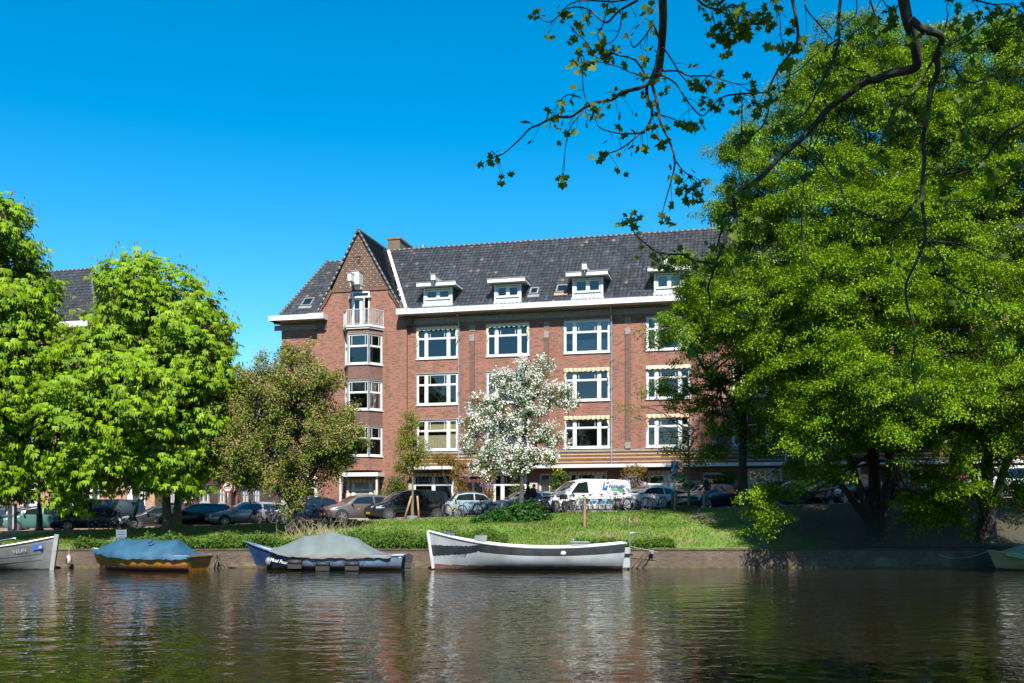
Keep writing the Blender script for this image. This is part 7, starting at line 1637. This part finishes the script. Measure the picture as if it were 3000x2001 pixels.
def smooth_poly(pts, k=3):
    pts = [np.array(p, float) for p in pts]; out = []
    for i in range(len(pts) - 1):
        p0 = pts[max(0, i - 1)]; p1 = pts[i]; p2 = pts[i + 1]; p3 = pts[min(len(pts) - 1, i + 2)]
        for j in range(k):
            t = j / k; out.append(.5 * ((2 * p1) + (-p0 + p2) * t + (2 * p0 - 5 * p1 + 4 * p2 - p3) * t * t + (-p0 + 3 * p1 - 3 * p2 + p3) * t ** 3))
    out.append(pts[-1]); return out
for (pts, r0, r1, d0, d1, lf) in BR:
    sp = smooth_poly(pts); n = len(sp); P3 = []; rr = []; ph = rng.uniform(0, 6)
    for i, p in enumerate(sp):
        t = i / (n - 1); D = d0 + (d1 - d0) * t + .12 * math.sin(ph + t * 5); P3.append(W(p[0], p[1], D) - pt_base); rr.append((r0 + (r1 - r0) * t) * D / F_)
    wood.tube(P3, rr, 7 if r0 > 4 else 5, cap=True)
    # twigs and leaves
    for i in range(1, n):
        if lf == 0: continue
        seg = (P3[i] - P3[i - 1])
        for _ in range(rng.poisson(.22 * lf)):
            a = P3[i - 1] + seg * rng.random(); dv = Vector(unit(np.array(seg.normalized()) * .5 + rng.normal(0, .7, 3) + np.array([0, 0, -.35]))); ln = rng.uniform(.06, .2)
            m_ = a + dv * ln * .5 + Vector((0, 0, -.01)); e = a + dv * ln + Vector((0, 0, -.04)); wood.tube([a, m_, e], [.0035, .0028, .002], 4)
            for _ in range(rng.integers(1, 4)): LP.append(np.array(e) + rng.normal(0, .028, 3)); LA.append(unit(np.array(dv) * .5 + rng.normal(0, .6, 3) + np.array([0, 0, -.8])))
    for _ in range(2 * max(0, lf - 0)): LP.append(np.array(P3[-1]) + rng.normal(0, .035, 3)); LA.append(unit(rng.normal(0, .6, 3) + np.array([0, 0, -.8])))
# trunk and the limb that carries the hanging branches, outside the picture
T0 = Vector((0, 0, 0)); top1 = W(1938, -24, 9.5) - pt_base; top2 = W(2640, -33, 9) - pt_base
wood.tube([T0, (.1, .1, 2), (0, .4, 4.5), (-.4, 1.2, 7.5), (-.9, 2.2, 10)], [.5, .42, .38, .3, .16], 12)
wood.tube([(-.1, .6, 5.2), (-1.6, 3.0, 7.4), (-3.2, 5.6, 8.2), top2 + Vector((.05, 0, .5)), top2], [.24, .17, .11, .07, 17 * 9 / F_], 9)
wood.tube([(-1.6, 3.0, 7.4), (-4.0, 5.5, 8.8), (-6.2, 7.6, 8.4), top1 + Vector((0, 0, .4)), top1], [.15, .1, .07, .055, 13 * 9.5 / F_], 8)
for (x, y, D) in ((2318, -16, 9.3), (2463, -12, 9.2), (2036, -8, 9), (1870, -8, 9.6), (2843, -6, 8.8), (2545, -12, 9), (3020, 50, 8.6), (3022, 350, 8.8), (3022, 440, 8.8), (2100, 20, 9.1), (2261, -8, 9.2), (2361, -8, 9.2)):
    e = W(x, y, D) - pt_base; s = Vector((-3.2, 5.6, 8.2)) if x < 2700 else Vector((-.9, 4.2, 7.2)); wood.tube([s, s.lerp(e, .5) + Vector((0, 0, .5)), e], [.05, .03, .012], 6)
wood.tube([(-.9, 2.2, 10), (-.9, 4.2, 7.2)], [.05, .05], 5)
wood.build('trunk', plain('plane_bark', (0.05, 0.045, 0.035), .85, var=.4, sc=14, bmp=.01), proot, fix=False)
# lobed plane leaves
LP = np.array(LP); LA = np.array(LA); n = len(LP)
Nn = unit(np.array([0, -.55, .5]) + rng.normal(0, .5, (n, 3))); Bs = unit(np.cross(Nn, LA)); Nn = np.cross(LA, Bs); sz = rng.uniform(.05, .1, n)
outl = [(0, 0), (.18, .34), (.52, .2), (.46, .5), (.62, .78), (.3, .78), (0, 1.12), (-.3, .78), (-.62, .78), (-.46, .5), (-.52, .2), (-.18, .34)]
VV = []; 
for (u_, v_) in outl: VV.append(LP + Bs * (u_ * sz)[:, None] + LA * (v_ * sz)[:, None] + Nn * (((abs(u_)) ** 1.5 * -.25 - (v_ - .4) ** 2 * .18) * sz)[:, None])
mid = LP + LA * (.5 * sz)[:, None]
VV = np.stack(VV + [mid], 1)                        # n x 13
me = bpy.data.meshes.new('foliage'); faces = []
idx = [(12, i, i + 1, i + 2) for i in range(0, 10, 2)] + [(12, 10, 11, 0)]
Q = np.array(idx, np.int32)[None] + (np.arange(n, dtype=np.int32) * 13)[:, None, None]
L_PLANE = leafmat('plane_leaf', (0.10, 0.17, 0.015), (0.22, 0.31, 0.03), .45, .45, tcol=(.36, .52, .02))
sh = np.repeat(rng.random(n), len(idx)).reshape(-1)
mesh_from_arrays('foliage', VV.reshape(-1, 3), Q.reshape(-1, 4), L_PLANE, sh, None, proot)
# upper crown of the same tree, above the picture: it shades the hanging branches
bl_ = [(np.array((-3.5, 3.0, 11.0)), np.array((5.0, 4.0, 2.6))), (np.array((-7.0, 4.0, 10.5)), np.array((3.5, 3.2, 1.8))), (np.array((0.5, 3.0, 10.5)), np.array((4, 3.6, 2.4))), (np.array((-1, 0, 12.5)), np.array((5, 4, 3)))]
cen, nr = cluster_centres(rng, bl_, 420, .3, .3); V, sh = leafy(rng, cen, nr, 24, .7, .2, .2, .18); mesh_from_arrays('crown', V, quads_idx(V), L_PLANE, sh, None, proot)
# a row of trees far back on the near bank (only seen mirrored in the window panes)
bl_ = [(np.array((x, -26 + 2 * math.sin(x), 6.5)), np.array((4.5, 3, 5.0 + math.sin(x * 2)))) for x in range(-60, 61, 9)]
cen, nr = cluster_centres(rng, bl_, 900, .2, .1); V, sh = leafy(rng, cen, nr, 26, 1.0, .3, .5, .35); tag(mesh_from_arrays('tree_line', V, quads_idx(V), L_HORN, sh), 'row of trees on the near bank behind the viewer, mirrored in the windows', 'trees', kind='stuff')
